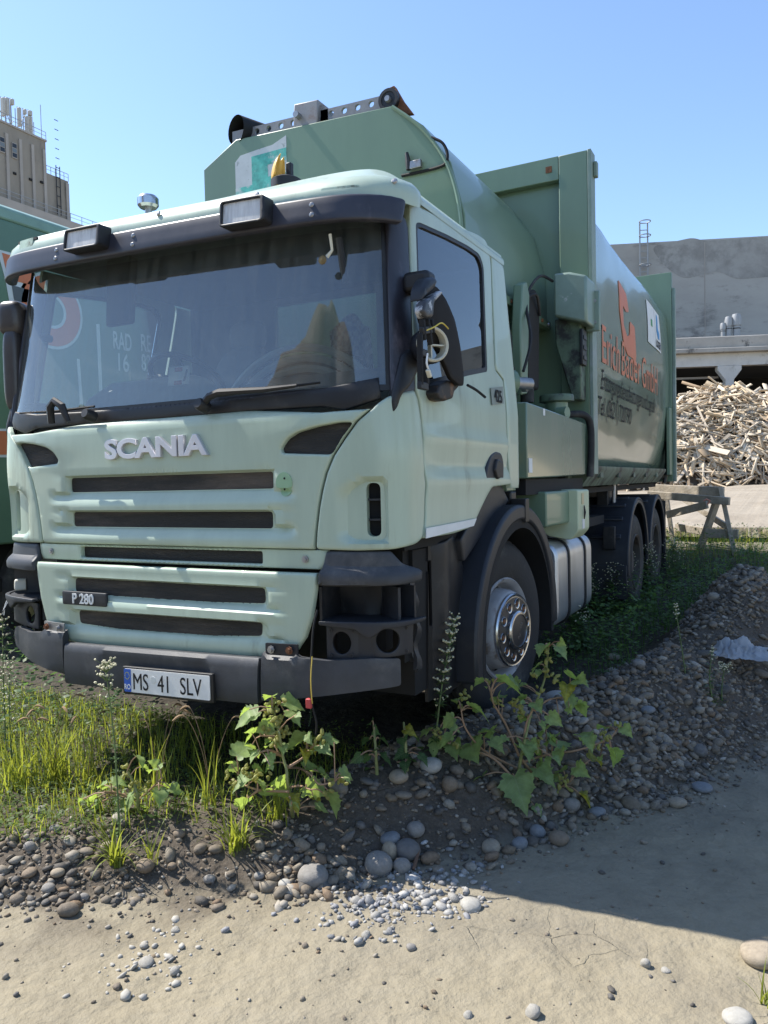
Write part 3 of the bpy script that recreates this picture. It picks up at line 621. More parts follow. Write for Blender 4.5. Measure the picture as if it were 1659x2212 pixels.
# headlamp recesses ---------------------------------------------------------------------
for sg in (1, -1):
    br = np.array([(.905, 1.143), (.888, 1.06), (.880, .992), (1.12, 1.000), (1.33, 1.010), (1.335, 1.06), (1.25, 1.09), (1.20, 1.143)])
    def brrel(s, w): return np.interp(w, [.985, 1.005, 1.05, 1.08, 1.14], [-.03, .02, .022, -.012, -.02])
    ey = sheet(fillet(br, .015), [], lambda a, b, off: cabsurf(a, b, off+.012), .02, .03, er=.01, relief=brrel, sgn=sg).build('headlamp_brow', BMP, TRK)
    # cavity
    cv = sheet(np.array([(.88, .83), (1.34, .85), (1.34, 1.0), (.88, .99)]), [], lambda a, b, off: cabsurf(a, b, np.asarray(off)-.17), .06, .01, relief=lambda s, w: .02*np.sin(s*26)*np.sin(w*31), sgn=sg).build('headlamp_cavity', DARK, TRK)
    fl = [(lambda a, b, off, z=z: cabsurf(a, np.full_like(np.asarray(a), z)+np.asarray(off)*1.0, .02-.19*np.asarray(b))) for z in (.845, .982)]
    shf = sheet(np.array([(.885, 0), (1.33, 0), (1.33, 1), (.885, 1)]), [], fl[0], .05, .012, sgn=sg).build('cavity_floor', PLAS, cv)
    for s0 in (.885, 1.235, 1.325):
        w2 = lambda a, b, off, s0=s0: cabsurf(s0+np.asarray(off), b, .0-.17*np.asarray(a))
        sheet(np.array([(0, .84), (1, .84), (1, .99), (0, .99)]), [], w2, .05, .012, sgn=sg).build('cavity_wall', PLAS if s0 > 1.2 else DARK, cv)
    # stepped shelf + lamp bracket with two round holes
    sv = fillet(np.array([(.89, .828), (.99, .82), (1.05, .815), (1.08, .79), (1.105, .775), (1.13, .79), (1.16, .818), (1.33, .835), (1.335, .852), (.89, .846)]), .006)
    sheet(sv, [], lambda a, b, off: cabsurf(a, b, off+.045), .02, .02, er=.004, sgn=sg).build('lamp_shelf', PLAS, TRK)
    th = np.linspace(0, 2*np.pi, 26, endpoint=False)
    h1 = np.stack([.975+.042*np.cos(th), .742+.052*np.sin(th)], 1); h2 = np.stack([1.175+.05*np.cos(th), .755+.055*np.sin(th)], 1)
    lb = sheet(fillet(np.array([(.905, .665), (1.29, .685), (1.30, .83), (.905, .818)]), .01), [h1, h2], lambda a, b, off: cabsurf(a, b, off+.005), .02, .012, er=.003, relief=lambda s, w: -.02*np.exp(-((s-1.075)/.04)**2)).build('lamp_bracket', PLAS, TRK) if sg > 0 else \
        sheet(fillet(np.array([(.905, .665), (1.20, .685), (1.21, .83), (.905, .818)]), .01), [h1, h2*np.array([.97, 1])-np.array([.0, 0])] if False else [h1], lambda a, b, off: cabsurf(a, b, off+.005), .02, .012, er=.003, sgn=-1).build('lamp_bracket', PLAS, TRK)
    sheet(np.array([(.88, .66), (1.36, .68), (1.36, .84), (.88, .83)]), [], lambda a, b, off: cabsurf(a, b, np.asarray(off)-.14), .06, .01, sgn=sg).build('bracket_backing', BLACK, TRK)
    for (s, w_) in ((.925, .685), (1.02, .688), (.925, .80), (1.03, .802), (1.255, .70), (1.255, .81)):
        if sg > 0: MB().lathe([(.004, .004), (.009, .004), (.009, 0)], cabsurf(s, w_, .006)[0], (0.2, -1, 0), 8).build('bracket_boss', PLAS, lb)
    # torn side metal beyond the bracket
    for (s, z0, z1, wd, o) in ((1.33, .60, .82, .02, .0), (1.37, .58, .78, .016, -.02), (1.40, .62, .99, .03, -.05)):
        sheet(np.array([(s-wd, z0), (s+wd, z0+.01), (s+wd, z1), (s-wd*.6, z1+.01)]), [], lambda a, b, off, o=o: cabsurf(a, b, np.asarray(off)+o), .03, .01, relief=lambda a, b: .012*np.sin(b*40+a*20), sgn=sg).build('torn_bracket', PLAS, TRK)
# the left side keeps one lamp unit and dangling wire ends
o_ = cabsurf(-1.36, .80, .02)[0]
lu = MB().lathe([(0, .03), (.05, .026), (.075, .01), (.08, -.02), (.06, -.05)], o_, (-.55, -1, .05), 20)
lu.v = [tuple(np.array([(p[0]-o_[0])*.62+o_[0], (p[1]-o_[1])*.8+o_[1], (p[2]-o_[2])*1.15+o_[2]])) for p in lu.v]
lu.build('side_lamp', OFFW, TRK)
sheet(fillet(np.array([(1.18, .862), (1.43, .872), (1.45, .90), (1.36, .945), (1.2, .93)]), .02), [], lambda a, b, off: cabsurf(a, b, np.asarray(off)+.0), .03, .06, er=.012, sgn=-1).build('lamp_housing_top', OFFW, TRK)
for k in range(6):
    a = cabsurf(-1.14-.012*k, .845, .03)[0]; MB().tube([a, a+np.array([.0, -.02, -.03]), a+np.array([.012*(k-3), -.03-.004*k, -.08-.006*(k % 3)])], .0022, 5).build('wire_end', (WHITE if k % 2 else BLACK), TRK)
wp_ = [cabsurf(.895, .90, .06)[0], cabsurf(.888, .82, .085)[0], cabsurf(.885, .70, .10)[0], cabsurf(.887, .60, .12)[0], cabsurf(.885, .50, .11)[0], cabsurf(.90, .42, .10)[0], cabsurf(.89, .36, .09)[0]]
MB().tube(catmull(wp_, 5), .0045, 6).build('hanging_cable', BLACK, TRK)
MB().tube(catmull([p+np.array([.006, -.004, 0]) for p in wp_[2:5]], 5), .0025, 6).build('yellow_wire', mat('yellow_wire', (.55, .40, .08), .5), TRK)
MB().box(-.012, .012, -.01, .01, -.02, .02, Matrix.Translation(cabsurf(.877, .50, .115)[0])).build('red_plug', mat('red_plastic', (.45, .06, .06), .5), TRK, bevel=.003)
# inner dark mass behind the front (radiator, engine, cab floor) so nothing shows through
MB().box(-1.12, 1.12, .22, 1.45, .62, 1.15).build('engine_block', BLACK, TRK)
MB().box(-.80, .80, .12, .26, .60, 1.70).build('radiator', DARK, TRK)
MB().box(-1.17, 1.17, .14, 1.5, 1.13, 1.22).build('cab_floor', BLACK, TRK)
for sx in (-1, 1): MB().box(sx*.42-.04, sx*.42+.04, .15, 9.2, .72, .98).build('frame_rail', mat('chassis_paint', (.03, .035, .035), .6, var=.3, dirt=(.10, .085, .07), dscale=4, dlo=.5, dhi=.75), TRK)
# ---------------------------------------------------------------- wheel arches and step panel
def archring(v0, w0, R0, R1, a0, a1, u0, u1, n=28, legs=(.0, .0)):
    """arch between radius R0 and R1 from angle a0 to a1 (degrees, 90 = up, 0 = rear) as a solid strip between u0 and u1"""
    mb = MB(); A = np.radians(np.linspace(a0, a1, n)); pts = []
    def P(r, a): return (v0+r*math.cos(a)*1.0, w0+r*math.sin(a))
    inn = [P(R0, a) for a in A]; out = [P(R1, a) for a in A]
    if legs[0]: inn.insert(0, (inn[0][0], inn[0][1]-legs[0])); out.insert(0, (out[0][0], out[0][1]-legs[0]))
    if legs[1]: inn.append((inn[-1][0], inn[-1][1]-legs[1])); out.append((out[-1][0], out[-1][1]-legs[1]))
    return mb.prism(inn+out[::-1], 'x', u0, u1)
HV, HW = 1.46, .56
for sg in (1, -1):
    u0, u1 = (1.0*sg, 1.285*sg) if sg > 0 else (-1.285, -1.0)
    arcm = archring(HV-.03, HW-.02, .655, .745, 4, 180, u0, u1, 34, legs=(.10, .12))
    fa = arcm.build('wheel_arch', PLAS, TRK, bevel=.018, seg=3)
    MB().prism([(HV+.03, HW+.62), (HV+.10, HW+.62), (HV+.10, HW+.757), (HV+.03, HW+.757)], 'x', sg*1.287 if sg < 0 else 1.20, sg*1.20 if sg < 0 else 1.290).build('arch_clip', DARK, fa, bevel=.004)
    # liner inside
    archring(HV, HW-.02, .61, .66, 0, 180, sg*.65 if sg > 0 else -1.27, 1.27 if sg > 0 else -.65, 30, legs=(.1, .1)).build('arch_liner', BLACK, fa)
    MB().box(min(sg*.62, sg*.66), max(sg*.62, sg*.66), HV-.66, HV+.66, .3, 1.2).build('liner_wall', BLACK, fa)
    # panel between the bumper corner and the arch
    stp = sheet(np.array([(.40, .40), (.78, .40), (.80, 1.0), (.70, 1.16), (.43, 1.13)]), [rrect(.425, .46, .75, 1.06, .012)], (lambda a, b, off, sg=sg: np.stack([np.full_like(np.asarray(a), sg*1.19)+sg*np.asarray(off), np.asarray(a), np.asarray(b)], -1)), .05, .04, er=.008, relief=lambda a, b: -.05*(1-sstep(.44, .52, a))-.015*sstep(.6, .62, a)).build('step_panel', DARK, TRK)
    MB().box(*(sorted((sg*.9, sg*1.14))), .28, .44, .46, 1.12).build('step_box', BLACK, TRK)
    # upper arch wing towards the cab side
    q = np.array([(.74, 1.02), (.70, 1.14), (.82, 1.21), (.98, 1.35), (1.10, 1.42), (1.30, 1.42), (1.42, 1.33), (1.46, 1.30), (1.20, 1.24), (.92, 1.10)])
    sheet(fillet(q, .02), [], (lambda a, b, off, sg=sg: np.stack([np.full_like(np.asarray(a), sg*1.205)+sg*np.asarray(off), np.asarray(a), np.asarray(b)], -1)), .05, .05, er=.01).build('arch_wing', PLAS, TRK)
# ---------------------------------------------------------------- wheels
def wheel(u, v, wz, sg, R=.525, wd=.30, front=True, name='wheel', steer=0.0):
    root = MB(); d = (sg*math.cos(steer), -math.sin(steer), 0); c = (u, v, wz)       # u = outer face
    tp = [(.285, -.012), (.31, .0), (.36, .008), (.44, .004), (.485, -.012), (.508, -.03), (.512, -.045), (R, -.055), (R, -.10), (R-.012, -.102), (R-.012, -.108), (R, -.11), (R, -.15), (R-.012, -.152), (R-.012, -.158), (R, -.16), (R, -.20), (R-.012, -.202), (R-.012, -.208), (R, -.21), (R, -wd+.05), (.49, -wd+.01), (.40, -wd), (.285, -wd+.01)]
    t = root.lathe(tp, c, d, 56).build(name, RUB, TRK, smooth=50)
    # tread blocks
    tb = MB()
    for k in range(52):
        a = 2*math.pi*k/52
        for h in (-.078, -.13, -.18, -.23):
            x, y, z = basis(d); rr = x*math.cos(a+h*.3)+y*math.sin(a+h*.3); tt = x*-math.sin(a)+y*math.cos(a); cc = Vector(c)+z*h+rr*(R+.001)
            M = Matrix((tuple(z)+(0,), tuple(tt)+(0,), tuple(rr)+(0,), (0, 0, 0, 1))).transposed(); M.translation = cc; tb.box(-.018, .018, -.022, .022, -.008, .006, M)
    tb.build('tread', RUB, t)
    rim = MB()
    if front: rp = [(.29, -.02), (.30, .0), (.292, .008), (.272, -.004), (.262, -.03), (.258, -.075), (.25, -.085), (.238, -.06), (.232, .0), (.222, .03), (.21, .04), (.10, .04), (0, .04)]
    else: rp = [(.29, -.02), (.30, .0), (.292, .008), (.272, -.004), (.264, -.05), (.262, -.13), (.24, -.15), (.18, -.15), (.165, -.13), (.15, -.05), (0, -.05)]
    r = rim.lathe(rp, c, d, 48).build('rim', RIM if front else RIMD, t, smooth=40)
    x, y, z = basis(d)
    if front:
        for k in range(10):
            a = 2*math.pi*(k+.5)/10; p = Vector(c)+z*-.058+(x*math.cos(a)+y*math.sin(a))*.238
            o = MB().lathe([(0, .004), (.02, .004), (.021, .0)], p, z*.8+(x*math.cos(a)+y*math.sin(a))*.6, 12)
            o.build('hand_hole', BLACK, r)
        cap = MB().lathe([(.208, .025), (.212, .055), (.206, .064), (.198, .061), (.188, .062)], c, d, 48).build('trim_ring', CHROME, t)
        cm = mat('dark_cap', (.035, .035, .038), .4, .1, var=.3, dirt=(.12, .10, .08), dscale=8, dlo=.55, dhi=.8)
        MB().lathe([(.190, .055), (.188, .064), (.112, .070), (.110, .086)], c, d, 48).build('hub_cover', cm, t)
        MB().lathe([(.112, .07), (.112, .088), (.104, .096), (.094, .097), (.092, .090)], c, d, 40).build('cap_ring', CHROME, t)
        MB().lathe([(.094, .08), (.092, .092), (.05, .098), (0, .100)], c, d, 32).build('hub_cap', cm, t)
        for k in range(10):
            a = 2*math.pi*k/10+.15; p = Vector(c)+z*.067+(x*math.cos(a)+y*math.sin(a))*.151
            MB().lathe([(.020, .0), (.023, .003), (.029, .004), (.031, .0), (.031, -.006)], p, d, 14).build('nut_ring', CHROME, t)
            MB().lathe([(.0, .0005), (.021, .0005), (.024, .0)], p, d, 12).build('nut_recess', BLACK, t)
            MB().lathe([(0, .005), (.012, .004), (.0145, 0)], p, d, 6).build('wheel_nut', RUST, t)
        V, Fs = textmesh('Scania', .042, depth=.001, bold=.0002); a = math.radians(68)
        dv_ = np.array(d); hz_ = np.cross((0, 0, 1), dv_); ex = hz_*math.cos(a)+np.array([0, 0, math.sin(a)]); ey = np.cross(dv_, ex); f_ = flat(np.array(c)+dv_*.0985, ex, ey)
        MB().add(f_(V[:, 0], V[:, 1]-.012, V[:, 2]), Fs).build('cap_script', CHROME, t)
    return t
wheel(1.17, HV-.02, HW, 1, steer=math.radians(9)); wheel(-1.17, HV, HW, -1, steer=math.radians(-9))
RV = 5.62
for v_, z_ in ((RV, .53), (RV+1.36, .56)):
    for sg in (1, -1): wheel(1.20*sg, v_, z_, sg, front=False, name='rear_wheel', wd=.56 if v_ == RV else .3)
# rear mudguards with three ribs and a buckle
for v_ in (RV, RV+1.36):
    for sg in (1, -1):
        u0, u1 = sorted((sg*.62, sg*1.235)); zc = .54; R0, R1 = .615, .64
        A = np.radians(np.linspace(-8, 188, 30)); lg = .22
        poly = [(v_+R0*math.cos(a), zc+R0*math.sin(a)*1.06) for a in A]+[(v_+R1*math.cos(a), zc+R1*math.sin(a)*1.06) for a in A[::-1]]
        mg = MB().prism(poly, 'x', u0, u1).build('mudguard', PLAS, TRK, bevel=.01)
        ul = 1.2 if sg > 0 else -1.235; lipo = [(v_+.56*math.cos(a), zc+.58*math.sin(a)*1.06) for a in A]+[(v_+.618*math.cos(a), zc+.618*math.sin(a)*1.06) for a in A[::-1]]
        MB().prism(lipo, 'x', ul, ul+.035).build('mudguard_lip', PLAS, mg, bevel=.008)
        for a in (100, 118, 136, 154):
            a = math.radians(a); p = Vector((0, v_+.64*math.cos(a), zc+.64*1.06*math.sin(a)))
            MB().beam((u0+.04, p.y, p.z), (u1-.08, p.y, p.z), .05, .03, up=(0, math.cos(a), math.sin(a))).build('mudguard_rib', PLAS, mg, bevel=.01)
        if v_ == RV:
            MB().box(*sorted((sg*1.0, sg*1.12)), v_-.70, v_-.655, .72, .95).build('mudguard_buckle', DARK, mg, bevel=.008)
        MB().box(*sorted((sg*.64, sg*1.22)), v_-.66, v_-.63, .22, .56).build('mudguard_flap', PLAS, mg, bevel=.006)
MB().box(.62, 1.22, RV+2.05, RV+2.08, .16, 1.12).build('rear_flap', RUB, TRK)
MB().box(-1.22, -.62, RV+2.05, RV+2.08, .16, 1.12).build('rear_flap', RUB, TRK)
for v_ in (HV, RV, RV+1.36): MB().tube([(-1.05, v_, .54), (1.05, v_, .54)], .08, 12).build('axle', BLACK, TRK)
# ---------------------------------------------------------------- fuel tank, boxes along the frame
ft = MB().prism(fillet([(.52, .36), (1.20, .36), (1.20, .98), (.52, .98)], .13, 6), 'y', 2.50, 3.55)
tank = ft.build('fuel_tank', ALU, TRK, bevel=.02, smooth=50)
for v_ in (2.78, 3.28): MB().prism([tuple(p) for p in fillet([(.50, .345), (1.212, .345), (1.212, .992), (.50, .992)], .14, 6)], 'y', v_, v_+.035).build('tank_strap', DARK, tank, bevel=.004)
MB().lathe([(.075, 0), (.075, .05), (.082, .055), (.082, .10), (.065, .115), (0, .115)], (1.06, 3.36, .965), (.25, 0, 1), 20).build('tank_cap', STEEL, tank, smooth=30)
MB().prism(fillet([(.55, .45), (1.12, .45), (1.12, .98), (.55, .98)], .1, 5), 'y', 2.18, 2.46).build('air_tank', DARK, TRK, bevel=.03)
MB().tube([(.95, 2.10, .88), (.95, 2.48, .88)], .14, 16).build('air_cylinder', PLAS, TRK)
MB().box(.45, 1.0, 2.2, 5.0, .98, 1.06).build('side_shelf', BLACK, TRK)
# green locker with cream lever box
lk = MB().prism(fillet([(.30, 1.11), (1.235, 1.11), (1.235, 1.345), (.30, 1.345)], .02), 'y', 2.12, 3.02).build('green_locker', BODY, TRK, bevel=.01)
lv = onp(1207, 1060, 'v', 3.02); CREAM = mat('cream_green_box', (.50, .56, .38), .5, var=.08)
lx = MB().prism(fillet([(1.02, 1.355), (1.30, 1.345), (1.30, 1.05), (1.245, .985), (1.08, 1.01), (1.02, 1.06)], .02), 'y', 2.70, 3.04)
lev = lx.build('lever_box', CREAM, TRK, bevel=.008)
MB().box(1.301, 1.305, 2.80, 2.86, 1.24, 1.32).build('box_sticker', mat('cream_sticker', (.6, .5, .3), .6), lev)
MB().box(1.301, 1.304, 2.81, 2.88, 1.06, 1.13).build('white_tag', WHITE, lev)
MB().tube([(1.31, 2.84, 1.13), (1.315, 2.84, 1.18), (1.31, 2.84, 1.23)], [.004, .009, .004], 6).build('padlock', DARK, lev)
# hydraulic tank with slanting top, filler pipe, sight glass, step
q_ = [(1.60, 1.40), (3.30, 1.42), (3.30, 1.82), (1.74, 1.94), (1.60, 1.94)]
hb = MB().prism([(1.78, 1.435), (3.30, 1.455), (3.33, 1.865), (1.78, 1.905)], 'x', .70, 1.215).build('hydraulic_tank', GLOSSY, TRK, bevel=.008)
MB().prism([(1.60, 1.36), (1.775, 1.36), (1.775, 1.93), (1.60, 1.93)], 'x', .55, 1.14).build('tank_side', BODY, TRK, bevel=.006)
MB().box(1.141, 1.152, 1.685, 1.735, 1.64, 1.86).build('sight_glass', STEEL, TRK, bevel=.004)
MB().box(1.153, 1.157, 1.70, 1.72, 1.68, 1.82).build('sight_tube', OFFW, TRK)
MB().box(1.141, 1.144, 1.63, 1.72, 1.53, 1.60).build('yellow_label', mat('yellow_label', (.55, .33, .05), .5), TRK)
MB().box(1.216, 1.219, 1.80, 1.87, 1.47, 1.56).build('white_sticker', WHITE, hb)
MB().box(1.216, 1.219, 2.13, 2.17, 1.845, 1.89).build('white_sticker', WHITE, hb)
MB().tube([(.98, 1.95, 1.86), (.98, 1.95, 2.05)], .055, 14).build('filler_pipe', BODY, TRK)
MB().lathe([(0, .05), (.07, .05), (.072, .0), (.06, -.01)], (.98, 1.95, 2.05), (0, 0, 1), 18).build('filler_cap', BODY, TRK)
MB().box(.9, 1.20, 1.50, 1.60, 1.28, 1.36).build('cab_step', DARK, TRK, bevel=.01)
MB().box(.95, 1.16, 1.53, 1.60, 1.62, 1.95).build('hanging_rubber', RUB, TRK, bevel=.01)
MB().box(.5, 1.18, 1.85, 3.35, 1.33, 1.43).build('tank_cradle', BLACK, TRK)
# ================================================================ the compactor body
HPo = [(-1.24, 1.55), (-1.24, 3.80), (-.93, 3.955), (.36, 3.885), (.57, 3.71), (.755, 3.44), (.845, 3.10), (.855, 2.68), (.62, 2.62), (.62, 1.55)]
hop = MB().prism(HPo, 'y', 1.75, 3.56).build('hopper', BODY, TRK, bevel=.006)
LIGHT = mat('chalky_green', (.20, .27, .22), .5, var=.15, dirt=(.30, .34, .36), dscale=2, dlo=.45, dhi=.7)
# edge moulding along the front right edge
MB().tube(catmull([(.36, 1.735, 3.87), (.56, 1.735, 3.69), (.735, 1.735, 3.43), (.82, 1.735, 3.10), (.825, 1.735, 2.7)], 6), .013, 6).build('edge_moulding', BODY, hop)
# flange with bolts
fl_ = MB().box(.855, .90, 1.76, 3.5, 2.66, 2.72).build('bolt_flange', BODY, hop, bevel=.004)
for k in range(9): MB().lathe([(0, .012), (.014, .012), (.016, 0)], (.90, 1.9+.19*k, 2.69), (1, 0, 0), 8).build('bolt', RUST if k % 2 else STEEL, fl_)
MB().beam((.75, 1.85, 2.28), (.87, 2.9, 2.66), .05, .09, up=(1, 0, 0)).build('diagonal_brace', BODY, hop, bevel=.004)
# decal sheet on the front
fs_ = flat((0, 1.748, 0), (1, 0, 0), (0, 0, 1))
dcl = onp(507, 322, 'v', 1.748); dcr = onp(618, 296, 'v', 1.748); du0, du1 = dcl[0], dcr[0]
dt = [(du0, 3.30), (du1, 3.30), (du1, 3.885), (du1-.12, 3.845), (du1-.25, 3.84), (du0+.05, 3.83), (du0, 3.79)]
TEAL = mat('teal_print', (.09, .42, .36), .5, var=.35, vscale=22, dirt=(.55, .57, .56), dscale=9, dlo=.52, dhi=.66); DW = mat('cracked_white_print', (.50, .52, .54), .55, var=.12, dirt=(.30, .33, .34), dscale=11, dlo=.58, dhi=.64)
dc = sheet(np.array(dt), [], fs_, .1, .004).build('decal', DW, hop)
xw = du1-du0
for (a0, a1, z0, z1) in ((.33, .64, 3.30, 3.80), (.64, 1.0, 3.715, 3.80), (.64, .98, 3.545, 3.63), (.0, .33, 3.50, 3.60), (.5, .86, 3.30, 3.40), (0, .16, 3.30, 3.5)):
    sheet(np.array([(du0+xw*a0, z0), (du0+xw*a1, z0), (du0+xw*a1, z1), (du0+xw*a0, z1)]), [], lambda a, b, off: fs_(a, b, off+.0025+.0004*a0), .2, .002).build('decal_print', TEAL, dc)
# rail with punched holes on top of the hopper
r0, r1 = np.array([-1.0, 3.945]), np.array([.30, 3.895]); rl = np.linalg.norm(r1-r0); ex = np.array([(r1-r0)[0]/rl, 0, (r1-r0)[1]/rl])
rf = flat((r0[0], 1.80, r0[1]), ex, (0, 0, 1)); holes = []
th = np.linspace(0, 2*np.pi, 14, endpoint=False)
for k in range(11): holes.append(np.stack([.12+.105*k+.022*np.cos(th), .062+.021*np.sin(th)], 1))
RAIL = mat('grey_galvanised', (.27, .265, .27), .6, .4, var=.25, dirt=(.18, .10, .07), dscale=6, dlo=.52, dhi=.75)
rail = sheet(np.array([(0, 0), (rl, 0), (rl, .10), (0, .10)]), holes, rf, .06, .02).build('punched_rail', RAIL, TRK)
MB().box(-.97, .28, 1.86, 1.87, 3.88, 3.90).build('rail_foot', RAIL, rail)
c0 = (-.93, 1.78, 4.03); MB().lathe([(.105, -.02), (.105, .28), (.0, .28)], c0, (.35, 1, 0), 22).build('dark_cowl', BLACK, TRK)
pr = onp(840, 216, 'v', 1.78); pl_ = MB().lathe([(0, .03), (.018, .03), (.022, .012), (.024, -.03)], pr, (0, -1, 0), 18).build('pulley', STEEL, TRK)
MB().lathe([(.020, .008), (.05, .008), (.052, .014), (.072, .014), (.072, -.05), (.02, -.05)], pr, (0, -1, 0), 20).build('pulley_wheel', DARK, pl_)
MB().prism([(pr[0]-.13, 3.86), (pr[0]+.16, 3.83), (pr[0]+.09, 3.93), (pr[0]+.03, 4.04), (pr[0]-.04, 4.03), (pr[0]-.06, 3.94)], 'y', 1.80, 1.84).build('pulley_bracket', RUST, pl_, bevel=.004)
ab = onp(663, 251, 'v', 1.78); MB().box(-.10, .10, -.02, .14, -.075, .09, Matrix.Translation(ab)@Matrix.Rotation(math.radians(4), 4, 'Y')).build('actuator_box', RAIL, TRK, bevel=.008)
MB().tube([(ab[0]-.05, ab[1]-.02, ab[2]+.0), (ab[0]-.05, ab[1]-.07, ab[2]+.0)], .022, 10).build('actuator_knob', STEEL, TRK)
MB().prism([(ab[0]+.07, ab[2]+.09), (ab[0]+.16, ab[2]+.02), (ab[0]+.16, ab[2]-.06), (ab[0]+.07, ab[2]-.07)], 'y', 1.80, 1.90).build('actuator_wedge', RAIL, TRK)
MB().beam((ab[0]-.24, 1.79, ab[2]-.075), (ab[0]-.02, 1.79, ab[2]-.085), .05, .05).build('actuator_foot', BLACK, TRK, bevel=.006)
# cable with lamp holder on the hopper front
cb = [onp(*p, 'v', 1.735) for p in ((868, 380), (905, 372), (945, 362), (963, 352), (966, 330), (955, 308), (932, 297))]
MB().tube(catmull(cb, 6), .010, 6).build('hose', BLACK, TRK)
cl_ = onp(882, 350, 'v', 1.72); MB().tube([cl_+np.array([0, 0, -.05]), cl_+np.array([0, 0, .0]), cl_+np.array([-.01, 0, .06])], [.016, .02, .012], 8).build('lamp_holder', DARK, TRK)
MB().box(-.01, .09, -.01, .02, -.05, .0, Matrix.Translation(cl_)).build('holder_plate', STEEL, TRK, bevel=.004)
# ---- bulkhead frame ----
BV = 3.50
bh = MB().box(-1.25, 1.205, BV+.06, BV+.12, 1.50, 3.97).build('bulkhead', BODY, TRK)
MB().box(.985, 1.215, BV-.02, BV+.058, 1.46, 4.05).build('bulkhead_leg', BODY, TRK, bevel=.006)
MB().box(-1.25, .983, BV-.02, BV+.058, 3.86, 4.052).build('bulkhead_header', BODY, TRK, bevel=.006)
MB().box(-1.25, -1.02, BV-.02, BV+.058, 1.46, 3.858).build('bulkhead_leg', BODY, TRK, bevel=.006)
MB().box(1.216, 1.245, BV-.02, BV+.13, 1.46, 4.055).build('bulkhead_edge', LIGHT, TRK, bevel=.004)
MB().box(1.246, 1.275, BV+.06, BV+.12, 3.86, 3.98).build('edge_latch', LIGHT, TRK, bevel=.006)
MB().box(.88, .93, BV-.026, BV-.021, 3.93, 3.98, Matrix.Translation((.0, 0, 0))).build('rust_mark', RUST, bh)
# ---- barrel container ----
def bu(wv):                                           # half width of the container at a height
    return np.interp(wv, [1.46, 1.60, 1.9, 2.3, 2.8, 3.2, 3.5, 3.62, 3.80, 3.92], [1.02, 1.10, 1.165, 1.20, 1.208, 1.20, 1.18, 1.16, 1.0, .84])
def bun(v, wv): return bu(wv)+.026*fbm(np.asarray(v)*1.2, np.asarray(wv)*1.6, 3, 5)*sstep(1.5, 1.9, wv)+.006*np.sin(np.asarray(v)*2.1)*sstep(1.6, 2.0, wv)
ww = np.concatenate([np.linspace(1.46, 3.5, 30), np.linspace(3.56, 3.92, 8)]); vv = np.linspace(BV+.12, 8.28, 48)
VV, WW = np.meshgrid(vv, ww)
for sg in (1, -1):
    Wd = WW+.04*fbm(VV*.8, WW*1.1, 3, 3)
    U = bun(VV, WW)
    g = np.stack([sg*U, VV, WW], -1); g = g if sg > 0 else g[:, ::-1]
    side = MB().grid(g).build('container_side', GLOSSY, TRK, smooth=60)
    if sg > 0: SIDE = side
MB().box(-.84, .84, BV+.12, 8.28, 3.90, 3.92).build('container_roof', BODY, TRK)
MB().prism([(-1.03, 1.46), (1.03, 1.46), (1.0, 1.36), (-1.0, 1.36)], 'y', BV+.02, 8.2).build('container_floor', mat('streaky_sill', (.13, .17, .13), .6, var=.35, vscale=10, dirt=(.03, .03, .028), dscale=7, dlo=.46, dhi=.62, stretch=(1, 1, .12)), TRK, bevel=.006)
# sloping sill under the side
MB().prism([(1.022, 1.455), (1.20, 1.53), (1.20, 1.50), (1.10, 1.36), (1.02, 1.36)], 'y', BV+.135, 7.9).build('side_sill', MATS['streaky_sill'], TRK)
for v_ in (4.0, 4.8, 5.6, 6.4, 7.2): MB().box(1.165, 1.185, v_, v_+.12, 1.43, 1.475).build('sill_hook', MATS['streaky_sill'], TRK, bevel=.003)
csurf = lambda a, b, off: np.stack([bun(np.asarray(a), np.asarray(b))+.006+np.asarray(off), np.asarray(a), np.asarray(b)], -1)
def ctext(name, body, v0, v1, z, h, m, bold):
    ws_ = body.split(' '); M_ = [textmesh(t_, 1.0, bold=bold, depth=.0) for t_ in ws_]; sp_w = .24
    wid = [V[:, 0].max()-V[:, 0].min() for V, _ in M_]; k = (v1-v0)/(sum(wid)+sp_w*(len(ws_)-1)); x = v0; hm = max(V[:, 1].max() for V, _ in M_)
    for (V, Fs), wd in zip(M_, wid):
        a_ = (V[:, 0]-V[:, 0].min())*k+x; MB().add(csurf(a_, V[:, 1]*h/hm+z, 0*a_), Fs).build(name, m, SIDE); x += (wd+sp_w)*k
ctext('orange_lettering', 'Erich Bader GmbH', 3.98, 7.15, 2.43, .33, ORANGE, .0)
ctext('black_lettering', 'Entsorgungsdienstleistungen und Logistik', 3.98, 7.0, 2.20, .17, BLACK, .0)
ctext('black_lettering', 'Tel. (0621) 720790', 3.92, 5.55, 1.98, .16, BLACK, .0)
lgp = [(4.86, 3.36), (5.22, 3.30), (5.36, 3.12), (5.20, 3.12), (5.0, 3.16), (5.12, 2.92), (5.40, 3.0), (5.66, 2.98), (5.62, 2.74), (5.44, 2.66), (5.10, 2.74), (4.92, 2.92), (4.84, 3.15)]
lgp = [(4.85, 3.33), (5.22, 3.27), (5.30, 3.10), (5.17, 3.08), (5.03, 3.12), (5.02, 2.93), (5.20, 2.84), (5.34, 2.88), (5.36, 3.02), (5.60, 3.0), (5.66, 2.70), (5.60, 2.56), (5.52, 2.66), (5.22, 2.66), (4.96, 2.78), (4.84, 3.05)]
sheet(fillet(lgp, .03), [], lambda a, b, off: csurf(a, b, np.asarray(off)), .12, .004).build('orange_logo', ORANGE, SIDE)
